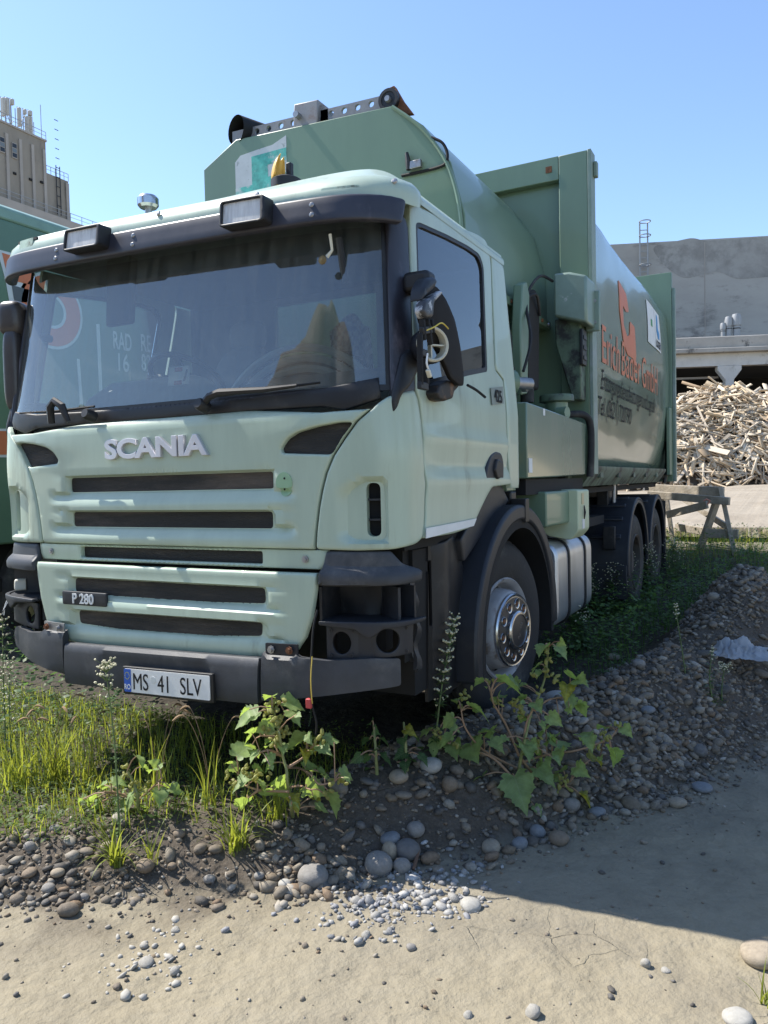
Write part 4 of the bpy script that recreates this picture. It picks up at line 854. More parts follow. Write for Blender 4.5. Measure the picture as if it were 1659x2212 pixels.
for (v0, v1) in ((6.45, 6.98), (7.0, 7.45)):
    sk = sheet(np.array([(v0, 2.98), (v1, 2.98), (v1, 3.46), (v0, 3.46)]), [], lambda a, b, off: csurf(a, b, np.asarray(off)+.002), .12, .003).build('white_sticker', WHITE, SIDE)
    if v0 > 6.9:
        sheet(fillet([(7.08, 3.2), (7.16, 3.42), (7.25, 3.40), (7.2, 3.25), (7.3, 3.2), (7.3, 3.12), (7.18, 3.12)], .02), [], lambda a, b, off: csurf(a, b, np.asarray(off)+.006), .1, .002).build('blue_print', mat('blue_print', (.03, .25, .55), .5), sk)
        V, Fs = textmesh('LOGEX', .12, bold=.004, depth=0); MB().add(csurf(V[:, 0]+7.22, V[:, 1]+3.01, 0*V[:, 0]+.006), Fs).build('sticker_letters', BLACK, sk)
    else: sheet(np.array([(6.68, 3.2), (6.78, 3.2), (6.78, 3.28), (6.68, 3.28)]), [], lambda a, b, off: csurf(a, b, np.asarray(off)+.006), .1, .002).build('green_print', mat('green_print', (.05, .3, .1), .5), sk)
# rear bulkhead
RB = 8.30
MB().box(-1.25, 1.235, RB, RB+.10, 1.36, 4.19).build('rear_bulkhead', BODY, TRK, bevel=.006)
MB().box(1.236, 1.275, RB+.02, RB+.12, 1.36, 3.98).build('rear_edge', LIGHT, TRK, bevel=.006)
MB().box(1.19, 1.233, RB-.25, RB-.01, 1.45, 2.35).build('rear_hinge_plate', BODY, TRK, bevel=.006)
MB().tube([(1.14, RB-.12, 1.34), (1.18, RB-.09, 1.62), (1.18, RB-.08, 1.9)], .03, 8).build('rear_latch', DARK, TRK)
MB().tube([(.7, RB-.3, 1.34), (1.0, RB-.24, 1.36), (1.12, RB-.16, 1.46)], .05, 8).build('rear_pipe', DARK, TRK)
MB().box(-1.0, 1.0, RB+.101, RB+.9, 1.5, 3.9).build('tailgate', BODY, TRK, bevel=.03)
# things between chassis and container
MB().beam((1.0, 3.7, 1.32), (1.0, 8.2, 1.32), .05, .05).build('under_rail', BLACK, TRK)
MB().box(.86, .98, 5.3, 5.5, 1.05, 1.36).build('support_leg', DARK, TRK, bevel=.01)
MB().tube([(1.02, 5.4, 1.36), (1.02, 5.4, 1.12)], .02, 8).build('support_rod', STEEL, TRK)
MB().box(-.5, .5, 1.65, 8.3, 1.0, 1.36).build('subframe', BLACK, TRK)
# control box on the bulkhead leg and bracket below
ct = MB().prism([(1.01, 2.70), (1.01, 3.035), (1.135, 3.03), (1.27, 2.985), (1.27, 2.62)], 'y', 3.18, 3.47).build('control_box', mat('grey_green_box', (.22, .29, .24), .35, .2, var=.1, dirt=(.42, .44, .42), dscale=4, dlo=.62, dhi=.66), TRK, bevel=.02)
MB().box(1.20, 1.31, 3.44, 3.47, 2.60, 2.92).build('control_box_flange', MATS['grey_green_box'], ct, bevel=.008)
for z in (2.67, 2.84): MB().lathe([(0, .01), (.014, .01), (.016, 0)], (1.27, 3.44, z), (0, -1, 0), 8).build('bolt', STEEL, ct)
MB().prism([(.985, 2.70), (1.17, 2.70), (1.19, 2.62), (1.19, 2.05), (1.12, 2.05), (.99, 2.5)], 'y', 3.30, 3.46).build('slanted_duct', mat('grimy_green', (.10, .15, .10), .5, var=.3, dirt=(.02, .02, .02), dscale=5, dlo=.45, dhi=.62), TRK, bevel=.01)
pn = MB().box(1.191, 1.215, 3.26, 3.40, 2.32, 2.60).build('valve_label', DARK, TRK, bevel=.006)
for z in (2.36, 2.44, 2.52): MB().box(1.216, 1.222, 3.28, 3.38, z, z+.03).build('label_rib', PLAS, pn)
fp = MB().tube([(1.06, 3.05, 1.86), (1.06, 3.05, 2.03)], .085, 18).build('valve_pot', BODY, TRK)
MB().lathe([(0, .05), (.125, .05), (.13, .04), (.13, .0), (.09, -.01)], (1.06, 3.05, 2.02), (0, 0, 1), 24).build('valve_flange', mat('grimy_green', (0, 0, 0)), fp)
MB().tube([(1.10, 2.92, 1.92), (1.18, 2.90, 1.92)], .045, 12).build('valve_port', BODY, fp)
MB().tube(catmull([(1.10, 3.2, 1.93), (1.2, 3.32, 1.93), (1.235, 3.40, 1.85), (1.235, 3.41, 1.6), (1.225, 3.41, 1.44)], 6), .028, 10).build('pressure_hose', RUB, TRK)
# hydraulic cylinder and linkage behind the cab
MB().tube([(.70, 1.62, 2.06), (1.02, 2.10, 2.07)], .085, 16).build('hydraulic_cylinder', BODY, TRK)
MB().tube([(1.02, 2.10, 2.07), (1.10, 2.24, 2.07)], .04, 12).build('cylinder_rod', STEEL, TRK)
MB().prism([(2.40, 2.02), (2.54, 2.04), (2.62, 2.75), (2.56, 2.84), (2.46, 2.80), (2.40, 2.5)], 'x', .92, .99).build('lift_arm', BODY, TRK, bevel=.01)
MB().lathe([(0, .03), (.035, .03), (.05, .015), (.05, -.02)], (1.06, 2.25, 2.07), (1, 0, 0), 14).build('pivot_pin', STEEL, TRK)
MB().prism([(2.15, 1.9), (2.3, 1.88), (2.35, 2.05), (2.30, 2.2), (2.2, 2.22)], 'x', .93, .975).build('pivot_plate', BLACK, TRK)
MB().tube([(.92, 2.75, 2.0), (.92, 2.78, 2.8)], .05, 10).build('upright_pipe', RUB, TRK)
MB().prism([(2.62, 2.1), (2.9, 2.1), (2.95, 2.75), (2.85, 2.85), (2.65, 2.8)], 'x', .88, .97).build('black_cover', BLACK, TRK, bevel=.02)
for k, pts in enumerate(([(1.0, 3.2, 2.98), (.98, 2.9, 2.95), (.97, 2.6, 2.72), (1.06, 2.4, 2.4), (1.05, 2.25, 2.16)], [(.93, 1.75, 2.62), (1.02, 1.9, 2.5), (1.05, 1.98, 2.25), (.95, 1.75, 2.0)], [(.95, 2.6, 2.72), (1.0, 2.75, 2.78), (.98, 2.9, 2.66)])):
    MB().tube(catmull(pts, 7), .011, 6).build('hydraulic_hose', RUB, TRK)
MB().tube(catmull([(.88, 1.72, 2.55), (.9, 1.75, 2.4), (.88, 1.73, 2.2)], 8), [.03+.012*(k % 2) for k in range(17)], 8).build('burlap_wrap', mat('burlap', (.20, .15, .09), .9, var=.4, vscale=30, bump=.6, bscale=80), TRK)
# ================================================================ mirrors
# right: torn housing shell hanging on its arm
MU = 1.33
mp_ = lambda x, y: onp(x, y, 'u', MU)
arm = MB().box(-.045, .075, -.04, .05, -.045, .04, Matrix.Translation(onp(898, 610, 'u', 1.24))).build('mirror_arm', DARK, TRK, bevel=.02, seg=3)
def smap(px, u): return np.array([onp(x, y, 'u', u)[1:] for x, y in px])
shell = smap([(918, 632), (937, 615), (946, 618), (964, 645), (985, 690), (1000, 745), (1012, 815), (1010, 833), (996, 832), (975, 818), (950, 760), (930, 720), (918, 690)], MU)
sh = sheet(fillet(shell, .02), [], lambda a, b, off: np.stack([MU+np.asarray(off)-.35*(np.asarray(a)-shell[:, 0].mean())**2, np.asarray(a), np.asarray(b)], -1), .03, .018, er=.006).build('mirror_shell', mat('brown_black_shell', (.010, .008, .007), .65, var=.3, spec=.2), TRK)
cap_ = smap([(910, 652), (912, 622), (924, 600), (938, 596), (944, 610), (938, 625), (920, 640)], MU)
sheet(fillet(cap_, .02), [], lambda a, b, off: np.stack([MU+.01+np.asarray(off), np.asarray(a), np.asarray(b)], -1), .02, .06, er=.025).build('mirror_cap', PLAS, sh)
c2_ = smap([(905, 672), (910, 650), (926, 640), (945, 628), (950, 634), (930, 655), (928, 686), (912, 688)], MU)
sheet(fillet(c2_, .015), [], lambda a, b, off: np.stack([MU+.02+np.asarray(off), np.asarray(a), np.asarray(b)], -1), .02, .04, er=.012).build('mirror_bezel', mat('worn_white_plastic', (.5, .5, .52), .4, var=.3, dirt=(.04, .04, .045), dscale=9, dlo=.45, dhi=.52), sh)
rc = mp_(936, 743); rc2 = mp_(928, 741)
RD = (.80, -.60, .05)
ro = MB().lathe([(.070, -.06), (.074, -.01), (.074, .0), (.069, .006), (.062, .0), (.060, -.03), (.058, -.06)], rc, RD, 36).build('white_mirror_ring', OFFW, sh)
MB().lathe([(.073, -.075), (.078, -.03), (.077, -.012), (.074, -.012)], rc, RD, 32).build('ring_sleeve', PLAS, sh)
rv = Vector(RD).normalized(); ri = Vector(rc)-rv*.03
MB().beam(ri+Vector((0, 0, -.065)), ri+Vector((0, 0, .065)), .006, .03, up=rv).build('ring_rib', OFFW, ro)
MB().beam(ri, ri+Vector((0, 0, 1)).cross(rv)*.062, .006, .03, up=rv).build('ring_rib', OFFW, ro)
for x0, y0, x1, y1 in ((912, 690, 915, 735), (922, 690, 930, 745), (907, 720, 908, 832), (918, 760, 921, 830), (930, 690, 934, 720)):
    MB().beam(mp_(x0, y0), mp_(x1, y1), .02, .022).build('mirror_frame', BLACK, sh, bevel=.004)
for a, b in (((905, 832), (922, 836)), ((906, 760), (920, 765)), ((910, 715), (930, 712))): MB().beam(mp_(*a), mp_(*b), .02, .03).build('mirror_frame', DARK, sh, bevel=.004)
MB().tube(catmull([mp_(908, 715)+(.03, 0, 0), mp_(922, 708)+(.035, 0, 0), mp_(935, 700)+(.04, 0, 0), mp_(952, 712)+(.035, 0, 0)], 5), .003, 6).build('yellow_cable_tie', mat('yellow_tie', (.65, .50, .07), .5), sh)
MB().tube(catmull([mp_(909, 765)+(.03, 0, 0), mp_(907, 785)+(.03, 0, 0), mp_(911, 800)+(.03, 0, 0)], 5), .004, 6).build('white_wire', WHITE, sh)
MB().beam(mp_(909, 800)+(.03, 0, 0), mp_(914, 816)+(.03, 0, 0), .018, .014).build('white_plug', OFFW, sh, bevel=.003)
MB().tube(catmull([mp_(1010, 832), mp_(1028, 842), mp_(1048, 858)], 4), .0065, 6).build('cable_stub', BLACK, sh)
ml = sheet(fillet(smap([(926, 850), (932, 832), (950, 822), (972, 826), (975, 838), (965, 848), (962, 862), (945, 868), (932, 864)], 1.26), .01), [], lambda a, b, off: np.stack([1.30+np.asarray(off), np.asarray(a), np.asarray(b)], -1), .02, .09, er=.012).build('lower_mirror_stub', mat('rusty_black', (.02, .017, .015), .6, var=.3, dirt=(.15, .08, .045), dscale=8, dlo=.52, dhi=.65), TRK)
# left: complete double mirror
def rounded_body(c, sx, sy, sz, M=None, p=3.2, n=20):
    vs = []; 
    g = np.zeros((n+1, 2*n+1, 3))
    for i in range(n+1):
        a = -math.pi/2+math.pi*i/n
        for j in range(2*n+1):
            b = 2*math.pi*j/(2*n); f = lambda x: math.copysign(abs(x)**(2/p), x)
            g[i, j] = (sx*f(math.cos(a))*f(math.cos(b)), sy*f(math.cos(a))*f(math.sin(b)), sz*f(math.sin(a)))
    q = g.reshape(-1, 3)
    if M is not None: q = q@np.array(M.to_3x3()).T
    return MB().grid((q+np.array(c)).reshape(n+1, 2*n+1, 3))
lm = atd(32, 690, 4.35); ll = atd(36, 800, 4.35)
MIRM = mat('mirror_plastic', (.055, .05, .05), .34, var=.15, dirt=(.10, .09, .085), dscale=5, dlo=.6, dhi=.8)
m1 = rounded_body(ll, .05, .07, .235, Matrix.Rotation(math.radians(20), 3, 'Z').to_4x4(), 4).build('left_mirror', MIRM, TRK, smooth=60)
rounded_body(lm, .076, .08, .098, Matrix.Rotation(math.radians(20), 3, 'Z').to_4x4(), 3.4).build('wide_angle_mirror', MIRM, m1, smooth=60)
MB().tube([lm+(.03, 0, -.08), ll+(.02, 0, .2)], .035, 10).build('mirror_neck', MIRM, m1)
for z in (.2, -.2): MB().tube([ll+(0.02, 0.02, z), (-1.17, .28, ll[2]+z)], .022, 8).build('mirror_bracket', DARK, m1)
# ================================================================ cab interior
MB().box(-1.1, 1.1, 1.42, 1.46, 1.22, 1.98).build('rear_wall', INTR, TRK)
W0, W1 = onp(597, 655, 'v', 1.44)[0], onp(816, 655, 'v', 1.44)[0]; Z0, Z1 = 1.98, onp(700, 648, 'v', 1.44)[2]
for a, b in ((-1.12, W0), (W1, 1.12)): MB().box(a, b, 1.42, 1.46, 1.98, 2.72).build('rear_wall', INTR, TRK)
MB().box(W0, W1, 1.42, 1.46, Z1, 2.72).build('rear_wall', INTR, TRK)
MB().box(W0, W1, 1.435, 1.441, 1.98, Z1).build('rear_window', glassmat('lit_green_rear_glass', (.85, .95, .90), 1.4, .16, dcol=(.55, .70, .62)), TRK)  # green film lightens the pane, standing in for the lit hopper wall
MB().box(-1.05, 1.05, .10, 1.44, 2.66, 2.69).build('headliner', INTR, TRK)
def dashs(a, b, off): return None
DASH = mat('grey_dash', (.36, .36, .33), .65, var=.15)
ds = [(.05, WT-.04), (.12, WT+.03), (.40, WT+.13), (.52, WT+.12), (.56, WT-.05), (.50, WT-.35), (.08, WT-.35)]
MB().prism(ds, 'x', -1.12, 1.12).build('dashboard', DASH, TRK, bevel=.03, seg=3)
bn = MB().prism([(.10, WT+.04), (.20, WT+.17), (.36, WT+.27), (.52, WT+.26), (.56, WT+.02)], 'x', -.84, -.12).build('instrument_binnacle', DASH, TRK, bevel=.07, seg=5)
bh_ = MB().prism([(.14, WT+.04), (.22, WT+.16), (.40, WT+.22), (.50, WT+.05)], 'x', .22, 1.02).build('dash_shelf', mat('dark_dash', (.17, .175, .18), .6, var=.15), TRK, bevel=.05, seg=4)
swc = np.array([-.52, .70, WT+.30]); sd_ = np.array([0, .55, .83]); x_, y_, z_ = basis(sd_)
sw = MB().tube([Vector(swc)+(x_*math.cos(a)+y_*math.sin(a))*.23 for a in np.linspace(0, 2*math.pi, 33)], .017, 8, cap=False).build('steering_wheel', DARK, TRK)
MB().lathe([(0, .02), (.07, .015), (.08, -.03)], swc, sd_, 16).build('wheel_hub', DARK, sw)
for a in (.3, 1.9, 3.9, 5.3): MB().beam(Vector(swc), Vector(swc)+(x_*math.cos(a)+y_*math.sin(a))*.22, .04, .015, up=sd_).build('spoke', DARK, sw)
MB().tube([swc, swc+np.array([0, -.2, -.45])], .04, 8).build('steering_column', DARK, sw)
for ux in (-.55, .62):
    st_ = rounded_body((ux, 1.25, 1.95 if ux < 0 else 1.72), .25, .09, .40 if ux < 0 else .28, Matrix.Rotation(math.radians(-10), 3, 'X').to_4x4(), 3).build('seat', INTR, TRK, smooth=60)
    rounded_body((ux, 1.05, 1.50), .25, .26, .09, None, 3.5).build('seat_cushion', INTR, st_, smooth=60); (rounded_body((ux, 1.33, 2.42), .14, .05, .10, None, 3).build('headrest', INTR, st_, smooth=60) if ux < 0 else None)
    MB().box(ux-.2, ux+.2, .9, 1.3, 1.21, 1.44).build('seat_base', BLACK, st_)
# engine tunnel hood with ribs, checked cloth, windscreen tag, sun blind, rod
for k in range(4):
    rr = .52-.055*k; MB().tube([(.10+rr*1.15*math.cos(a), .95+.02*k, 1.68+rr*1.05*math.sin(a)) for a in np.linspace(0, math.pi, 26)], .024, 6).build('tunnel_rib', mat('tunnel_grey', (.32, .34, .35), .6), TRK)
g = np.array([[(.10+.5*1.12*math.cos(a)*(1-.15*t), .96+.40*t, 1.66+.5*1.02*math.sin(a)*(1-.08*t)) for t in np.linspace(0, 1, 6)] for a in np.linspace(0, math.pi, 22)])
MB().grid(g).build('tunnel_cover', mat('tunnel_dark', (.12, .135, .15), .6), TRK, smooth=60)
clm = mat('checked_cloth', (.02, .02, .03), .9)
_t = clm.node_tree; _c = _t.nodes.new('ShaderNodeTexChecker'); _c.inputs['Scale'].default_value = 34; _c.inputs[1].default_value = (.012, .012, .02, 1); _c.inputs[2].default_value = (.30, .31, .33, 1)
_k = _t.nodes.new('ShaderNodeTexCoord'); _t.links.new(_k.outputs['Object'], _c.inputs[0]); _t.links.new(_c.outputs[0], _t.nodes['Principled BSDF'].inputs['Base Color'])
cz = onp(755, 672, 'v', 1.2); clo = MB(); xs = np.linspace(0, 1, 22); pts = [[(cz[0]-.12+.32*a, 1.16+.10*math.sin(4*a)+.05*b, cz[2]-.15+(.15*math.exp(-((a-.38)/.30)**2)+.02*math.sin(9*a))*(1-b)-.30*b) for a in xs] for b in np.linspace(0, 1, 8)]
clo.grid(pts).build('checked_scarf', clm, TRK, smooth=60)
tg = cabsurf(.0, WT+.24, -.055); tp_ = S(390, 812, -.06)
tgm = sheet(rrect(tp_[0]-.065, tp_[0]+.065, tp_[1]-.045, tp_[1]+.045, .006), [], lambda a, b, off: cabsurf(a, b, np.asarray(off)-.048), .05, .003).build('windscreen_tag', mat('tag_white', (.6, .62, .58), .6), TRK)
for dz in (.03, -.034): sheet(rrect(tp_[0]-.026, tp_[0]+.022, tp_[1]+dz-.010, tp_[1]+dz+.010, .003), [], lambda a, b, off: cabsurf(a, b, np.asarray(off)-.046), .05, .002).build('tag_red_mark', mat('tag_red', (.30, .07, .04), .6), tgm)
sheet(np.array([(tp_[0]+.03, tp_[1]-.03), (tp_[0]+.04, tp_[1]-.03), (tp_[0]+.055, tp_[1]+.025), (tp_[0]+.047, tp_[1]+.025)]), [], lambda a, b, off: cabsurf(a, b, np.asarray(off)-.046), .05, .002).build('tag_mark', BLACK, tgm)
rd_ = [S(781, 470, .04), S(785, 505, .04), S(786, 520, .04)]
MB().tube([cabsurf(.98, 2.50, .06)[0], cabsurf(.98, 2.43, .04)[0], cabsurf(.955, 2.40, .04)[0]], [.007, .006, .009], 8).build('washer_rod', OFFW, TRK)
MB().lathe([(0, .008), (.018, .004), (.02, 0), (.0, -.004)], cabsurf(.94, 2.385, .05)[0], (0, -1, 0), 12).build('lamp_socket', mat('brass', (.2, .14, .06), .5, .5), TRK)
MB().tube([cabsurf(.995, 2.50, .0)[0], cabsurf(.995, 2.30, -.06)[0]], .016, 8).build('grab_rod', DARK, TRK)
MB().prism([(.18, 2.30), (.22, 2.30), (.26, 2.66), (.20, 2.66)], 'x', -.62, -.44).build('hanging_mirror', DARK, TRK, bevel=.01)
# ================================================================ terrain
FOOT = np.array([(-9., -3.6), (-3.0, -2.1), (-.6, -1.30), (-.01, -.99), (.45, -.68), (.90, -.41), (1.22, -.12), (1.45, .12), (1.73, .60), (2.0, .98), (2.21, 1.30), (2.45, 1.9), (2.75, 2.8), (2.95, 4.0), (3.1, 6.0), (3.3, 9.0)])
CRH = np.array([.10, .10, .12, .14, .17, .20, .26, .31, .35, .38, .40, .42, .45, .50, .40, .20])     # crest height above the mud along the foot line
CRW = np.array([.30, .30, .32, .34, .36, .40, .48, .52, .56, .58, .60, .62, .66, .75, .8, .8])       # distance foot -> crest
_fs = np.concatenate([[0], np.cumsum(np.linalg.norm(np.diff(FOOT, axis=0), axis=1))])
def footd(u, v):
    """signed distance to the foot of the gravel bank (positive on the truck side) and the position along it"""
    p = np.stack([np.ravel(u), np.ravel(v)], 1); best = np.full(len(p), 1e9); sgn = np.zeros(len(p)); al = np.zeros(len(p))
    for i in range(len(FOOT)-1):
        a, b = FOOT[i], FOOT[i+1]; ab = b-a; t = np.clip(((p-a)@ab)/(ab@ab), 0, 1); q = p-(a+t[:, None]*ab); d = np.hypot(q[:, 0], q[:, 1])
        s = ab[0]*(p-a)[:, 1]-ab[1]*(p-a)[:, 0]; m = d < best-1e-9
        best[m] = d[m]; sgn[m] = np.sign(s[m]); al[m] = (_fs[i]+t*np.linalg.norm(ab))[m]
    return (best*sgn).reshape(np.shape(u)), al.reshape(np.shape(u))
def far_rise(u, v): return .27*sstep(6.8, 9.6, v)+.0245*np.clip(v-9.6, 0, 34)
def Hm(u, v):
    u = np.asarray(u, float); v = np.asarray(v, float)
    d, al = footd(u, v); d = d+.10*fbm(u*2.2, v*2.2, 3, 11)
    ch = np.interp(al, _fs, CRH)*(1+.5*fbm(u*1.5, v*1.5, 3, 21)); cw = np.interp(al, _fs, CRW)
    pad = .12+.14*sstep(.2, 1.5, v)*sstep(-.6, .6, u)                                     # truck level above the mud
    h = np.where(d < 0, 0, np.where(d < cw, ch*sstep(-.25, 1, d/cw)*1.0-ch*sstep(-.25, 1, 0*d), ch*(1-sstep(-.25, 1, 0*d))+(pad-ch)*sstep(0, .55, d-cw)))
    z = -.15+h+far_rise(u, v)
    g = sstep(-.03, .12, d)
    mud = .022*fbm(u*2.3, v*2.3, 4, 31)+.022*fbm(u*8, v*8, 3, 41)+.011*fbm(u*18, v*18, 2, 45)
    gr = .05*fbm(u*5, v*5, 4, 51)+.016*fbm(u*22, v*22, 3, 61)
    z = z+mud*(1-g)+gr*g
    # dark soil heap at the right edge
    z = z+.42*np.exp(-(((u-3.55)/.55)**2+((v-5.2)/1.3)**2))+.46*np.exp(-(((u-2.42)/.46)**2+((v-3.9)/.95)**2))
    return z
def axisgrid(lo, f0, f1, hi, st, gr=1.13):
    a = list(np.arange(f0, f1, st)); s = st; x = f0
    L = []
    while x > lo: s *= gr; x -= s; L.append(x)
    s = st; x = a[-1]; R_ = []
    while x < hi: s *= gr; x += s; R_.append(x)
    return np.array(L[::-1]+a+R_)
gu = axisgrid(-260, -1.6, 3.4, 260, .026); gv = axisgrid(-160, -1.5, 3.2, 420, .026)
GU, GV = np.meshgrid(gu, gv); GZ = Hm(GU, GV)
n_, m_ = GU.shape; idx = np.arange(n_*m_).reshape(n_, m_)
Fq = np.stack([idx[:-1, :-1], idx[:-1, 1:], idx[1:, 1:], idx[1:, :-1]], -1).reshape(-1, 4)
gd, gal = footd(GU, GV); gd = gd+.10*fbm(GU*2.2, GV*2.2, 3, 11)
grav = sstep(-.05, .06, gd)*(1-sstep(8.5, 10.5, GV)); 
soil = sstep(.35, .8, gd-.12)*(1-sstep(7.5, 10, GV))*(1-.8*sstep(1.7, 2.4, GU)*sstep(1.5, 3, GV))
spill = (1-sstep(.0, .45, -gd))*.55*sstep(-.1, .25, fbm(GU*6, GV*6, 3, 77)+.12)*(gd < .05)
grav = np.clip(np.maximum(grav, spill*(GU < .75)+.5*spill), 0, 1)
def groundmat():
    m = bpy.data.materials.new('yard_ground'); m.use_nodes = True; t = m.node_tree; N = t.nodes; L = t.links; b = N['Principled BSDF']; b.inputs['Roughness'].default_value = .85; b.inputs['Specular IOR Level'].default_value = .25
    at = N.new('ShaderNodeVertexColor'); at.layer_name = 'mask'; sp = N.new('ShaderNodeSeparateColor'); L.new(at.outputs[0], sp.inputs[0])
    tc = N.new('ShaderNodeTexCoord')
    def noise(s, d=6, r=.6):
        n = N.new('ShaderNodeTexNoise'); n.inputs['Scale'].default_value = s; n.inputs['Detail'].default_value = d; n.inputs['Roughness'].default_value = r; L.new(tc.outputs['Object'], n.inputs['Vector']); return n.outputs['Fac']
    def ramp(f, stops):
        r = N.new('ShaderNodeValToRGB'); L.new(f, r.inputs[0]); e = r.color_ramp.elements
        e[0].position, e[0].color = stops[0][0], (*stops[0][1], 1); e[1].position, e[1].color = stops[-1][0], (*stops[-1][1], 1)
        for p, c in stops[1:-1]: q = e.new(p); q.color = (*c, 1)
        return r.outputs[0]
    def mix(f, a, c, mode='MIX'):
        x = N.new('ShaderNodeMix'); x.data_type = 'RGBA'; x.blend_type = mode
        if isinstance(f, float): x.inputs[0].default_value = f
        else: L.new(f, x.inputs[0])
        L.new(a, x.inputs[6]); L.new(c, x.inputs[7]); return x.outputs[2]
    mud = mix(.5, ramp(noise(1.1, 5), [(.3, (0.256, 0.215, 0.138)), (.55, (0.307, 0.262, 0.175)), (.75, (0.346, 0.301, 0.215))]), ramp(noise(16, 8, .75), [(.25, (0.211, 0.177, 0.115)), (.5, (0.320, 0.273, 0.182)), (.8, (0.384, 0.335, 0.243))]))
    mud = mix(ramp(noise(.9, 4, .5), [(.44, (0, 0, 0)), (.62, (.55, .55, .55))]), mud, ramp(noise(40, 5, .7), [(.3, (.24, .21, .15)), (.7, (.31, .275, .205))]))
    mud = mix(ramp(noise(1.7, 5, .6), [(.52, (0, 0, 0)), (.70, (.6, .6, .6))]), mud, ramp(noise(30, 5, .7), [(.3, (.16, .135, .095)), (.7, (.22, .19, .14))]))
    vo = N.new('ShaderNodeTexVoronoi'); vo.voronoi_dimensions = '2D'; vo.feature = 'DISTANCE_TO_EDGE'; vo.inputs['Scale'].default_value = 7
    mpn = N.new('ShaderNodeMixRGB'); mpn.inputs[0].default_value = .12
    nn = N.new('ShaderNodeTexNoise'); nn.inputs['Scale'].default_value = 5; nn.inputs['Detail'].default_value = 5; L.new(tc.outputs['Object'], nn.inputs['Vector']); L.new(tc.outputs['Object'], mpn.inputs[1]); L.new(nn.outputs['Color'], mpn.inputs[2]); L.new(mpn.outputs[0], vo.inputs['Vector'])
    cr = N.new('ShaderNodeMapRange'); cr.inputs[1].default_value = .0; cr.inputs[2].default_value = .022; L.new(vo.outputs['Distance'], cr.inputs[0])
    ck = N.new('ShaderNodeMapRange'); ck.inputs[1].default_value = .58; ck.inputs[2].default_value = .66; L.new(noise(1.6, 3), ck.inputs[0])
    cm = N.new('ShaderNodeMath'); cm.operation = 'MAXIMUM'; iv = N.new('ShaderNodeMath'); iv.operation = 'SUBTRACT'; iv.inputs[0].default_value = 1; L.new(ck.outputs[0], iv.inputs[1]); L.new(cr.outputs[0], cm.inputs[0]); L.new(iv.outputs[0], cm.inputs[1])
    gra = mix(.5, ramp(noise(60, 4, .8), [(.3, (.04, .032, .024)), (.55, (.10, .083, .064)), (.75, (.19, .175, .155))]), ramp(noise(9, 5), [(.3, (.048, .038, .028)), (.7, (.125, .10, .076))]))
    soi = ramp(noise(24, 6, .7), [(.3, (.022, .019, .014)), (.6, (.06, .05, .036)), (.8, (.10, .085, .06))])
    far = ramp(noise(.6, 7, .7), [(.3, (.25, .21, .16)), (.7, (.36, .315, .25))])
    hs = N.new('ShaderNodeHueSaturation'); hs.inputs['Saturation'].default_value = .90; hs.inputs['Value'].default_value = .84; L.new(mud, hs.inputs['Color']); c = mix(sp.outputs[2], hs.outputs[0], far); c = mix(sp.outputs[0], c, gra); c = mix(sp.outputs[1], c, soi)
    L.new(c, b.inputs['Base Color'])
    h1 = N.new('ShaderNodeMath'); h1.operation = 'MULTIPLY_ADD'; L.new(noise(22, 6, .55), h1.inputs[0]); h1.inputs[1].default_value = .45
    h0 = N.new('ShaderNodeMath'); h0.operation = 'MULTIPLY'; h0.inputs[1].default_value = .25; L.new(cm.outputs[0], h0.inputs[0]); L.new(h0.outputs[0], h1.inputs[2])
    h2 = N.new('ShaderNodeMath'); h2.operation = 'MULTIPLY_ADD'; L.new(noise(7, 6, .65), h2.inputs[0]); h2.inputs[1].default_value = .9; L.new(h1.outputs[0], h2.inputs[2])
    bp = N.new('ShaderNodeBump'); bp.inputs['Strength'].default_value = .8; bp.inputs['Distance'].default_value = .035; L.new(h2.outputs[0], bp.inputs['Height']); L.new(bp.outputs[0], b.inputs['Normal'])
    return m
GM = groundmat()
gme = fastmesh('ground', np.stack([GU, GV, GZ], -1).reshape(-1, 3), Fq, GM, smooth=True)
ca = gme.color_attributes.new('mask', 'FLOAT_COLOR', 'POINT')
farm = sstep(8.5, 11, GV)
ca.data.foreach_set('color', np.stack([grav, soil*.92, farm, np.ones_like(grav)], -1).astype(np.float32).ravel())
prop(link('ground', gme), kind='structure')
# puddle in the yard
WAT = mat('puddle_water', (.10, .085, .05), .04, spec=.6)
pp_ = atd(1600, 1160, 13.2); th = np.linspace(0, 2*np.pi, 40, endpoint=False)
pz = float(Hm(pp_[0], pp_[1]))+.05
prop(MB().add([(pp_[0]+2.2*math.cos(a)*(1+.2*math.sin(3*a)), pp_[1]+1.5*math.sin(a)*(1+.15*math.cos(2*a)), pz) for a in th], [tuple(range(40))]).build('puddle', WAT), kind='structure')
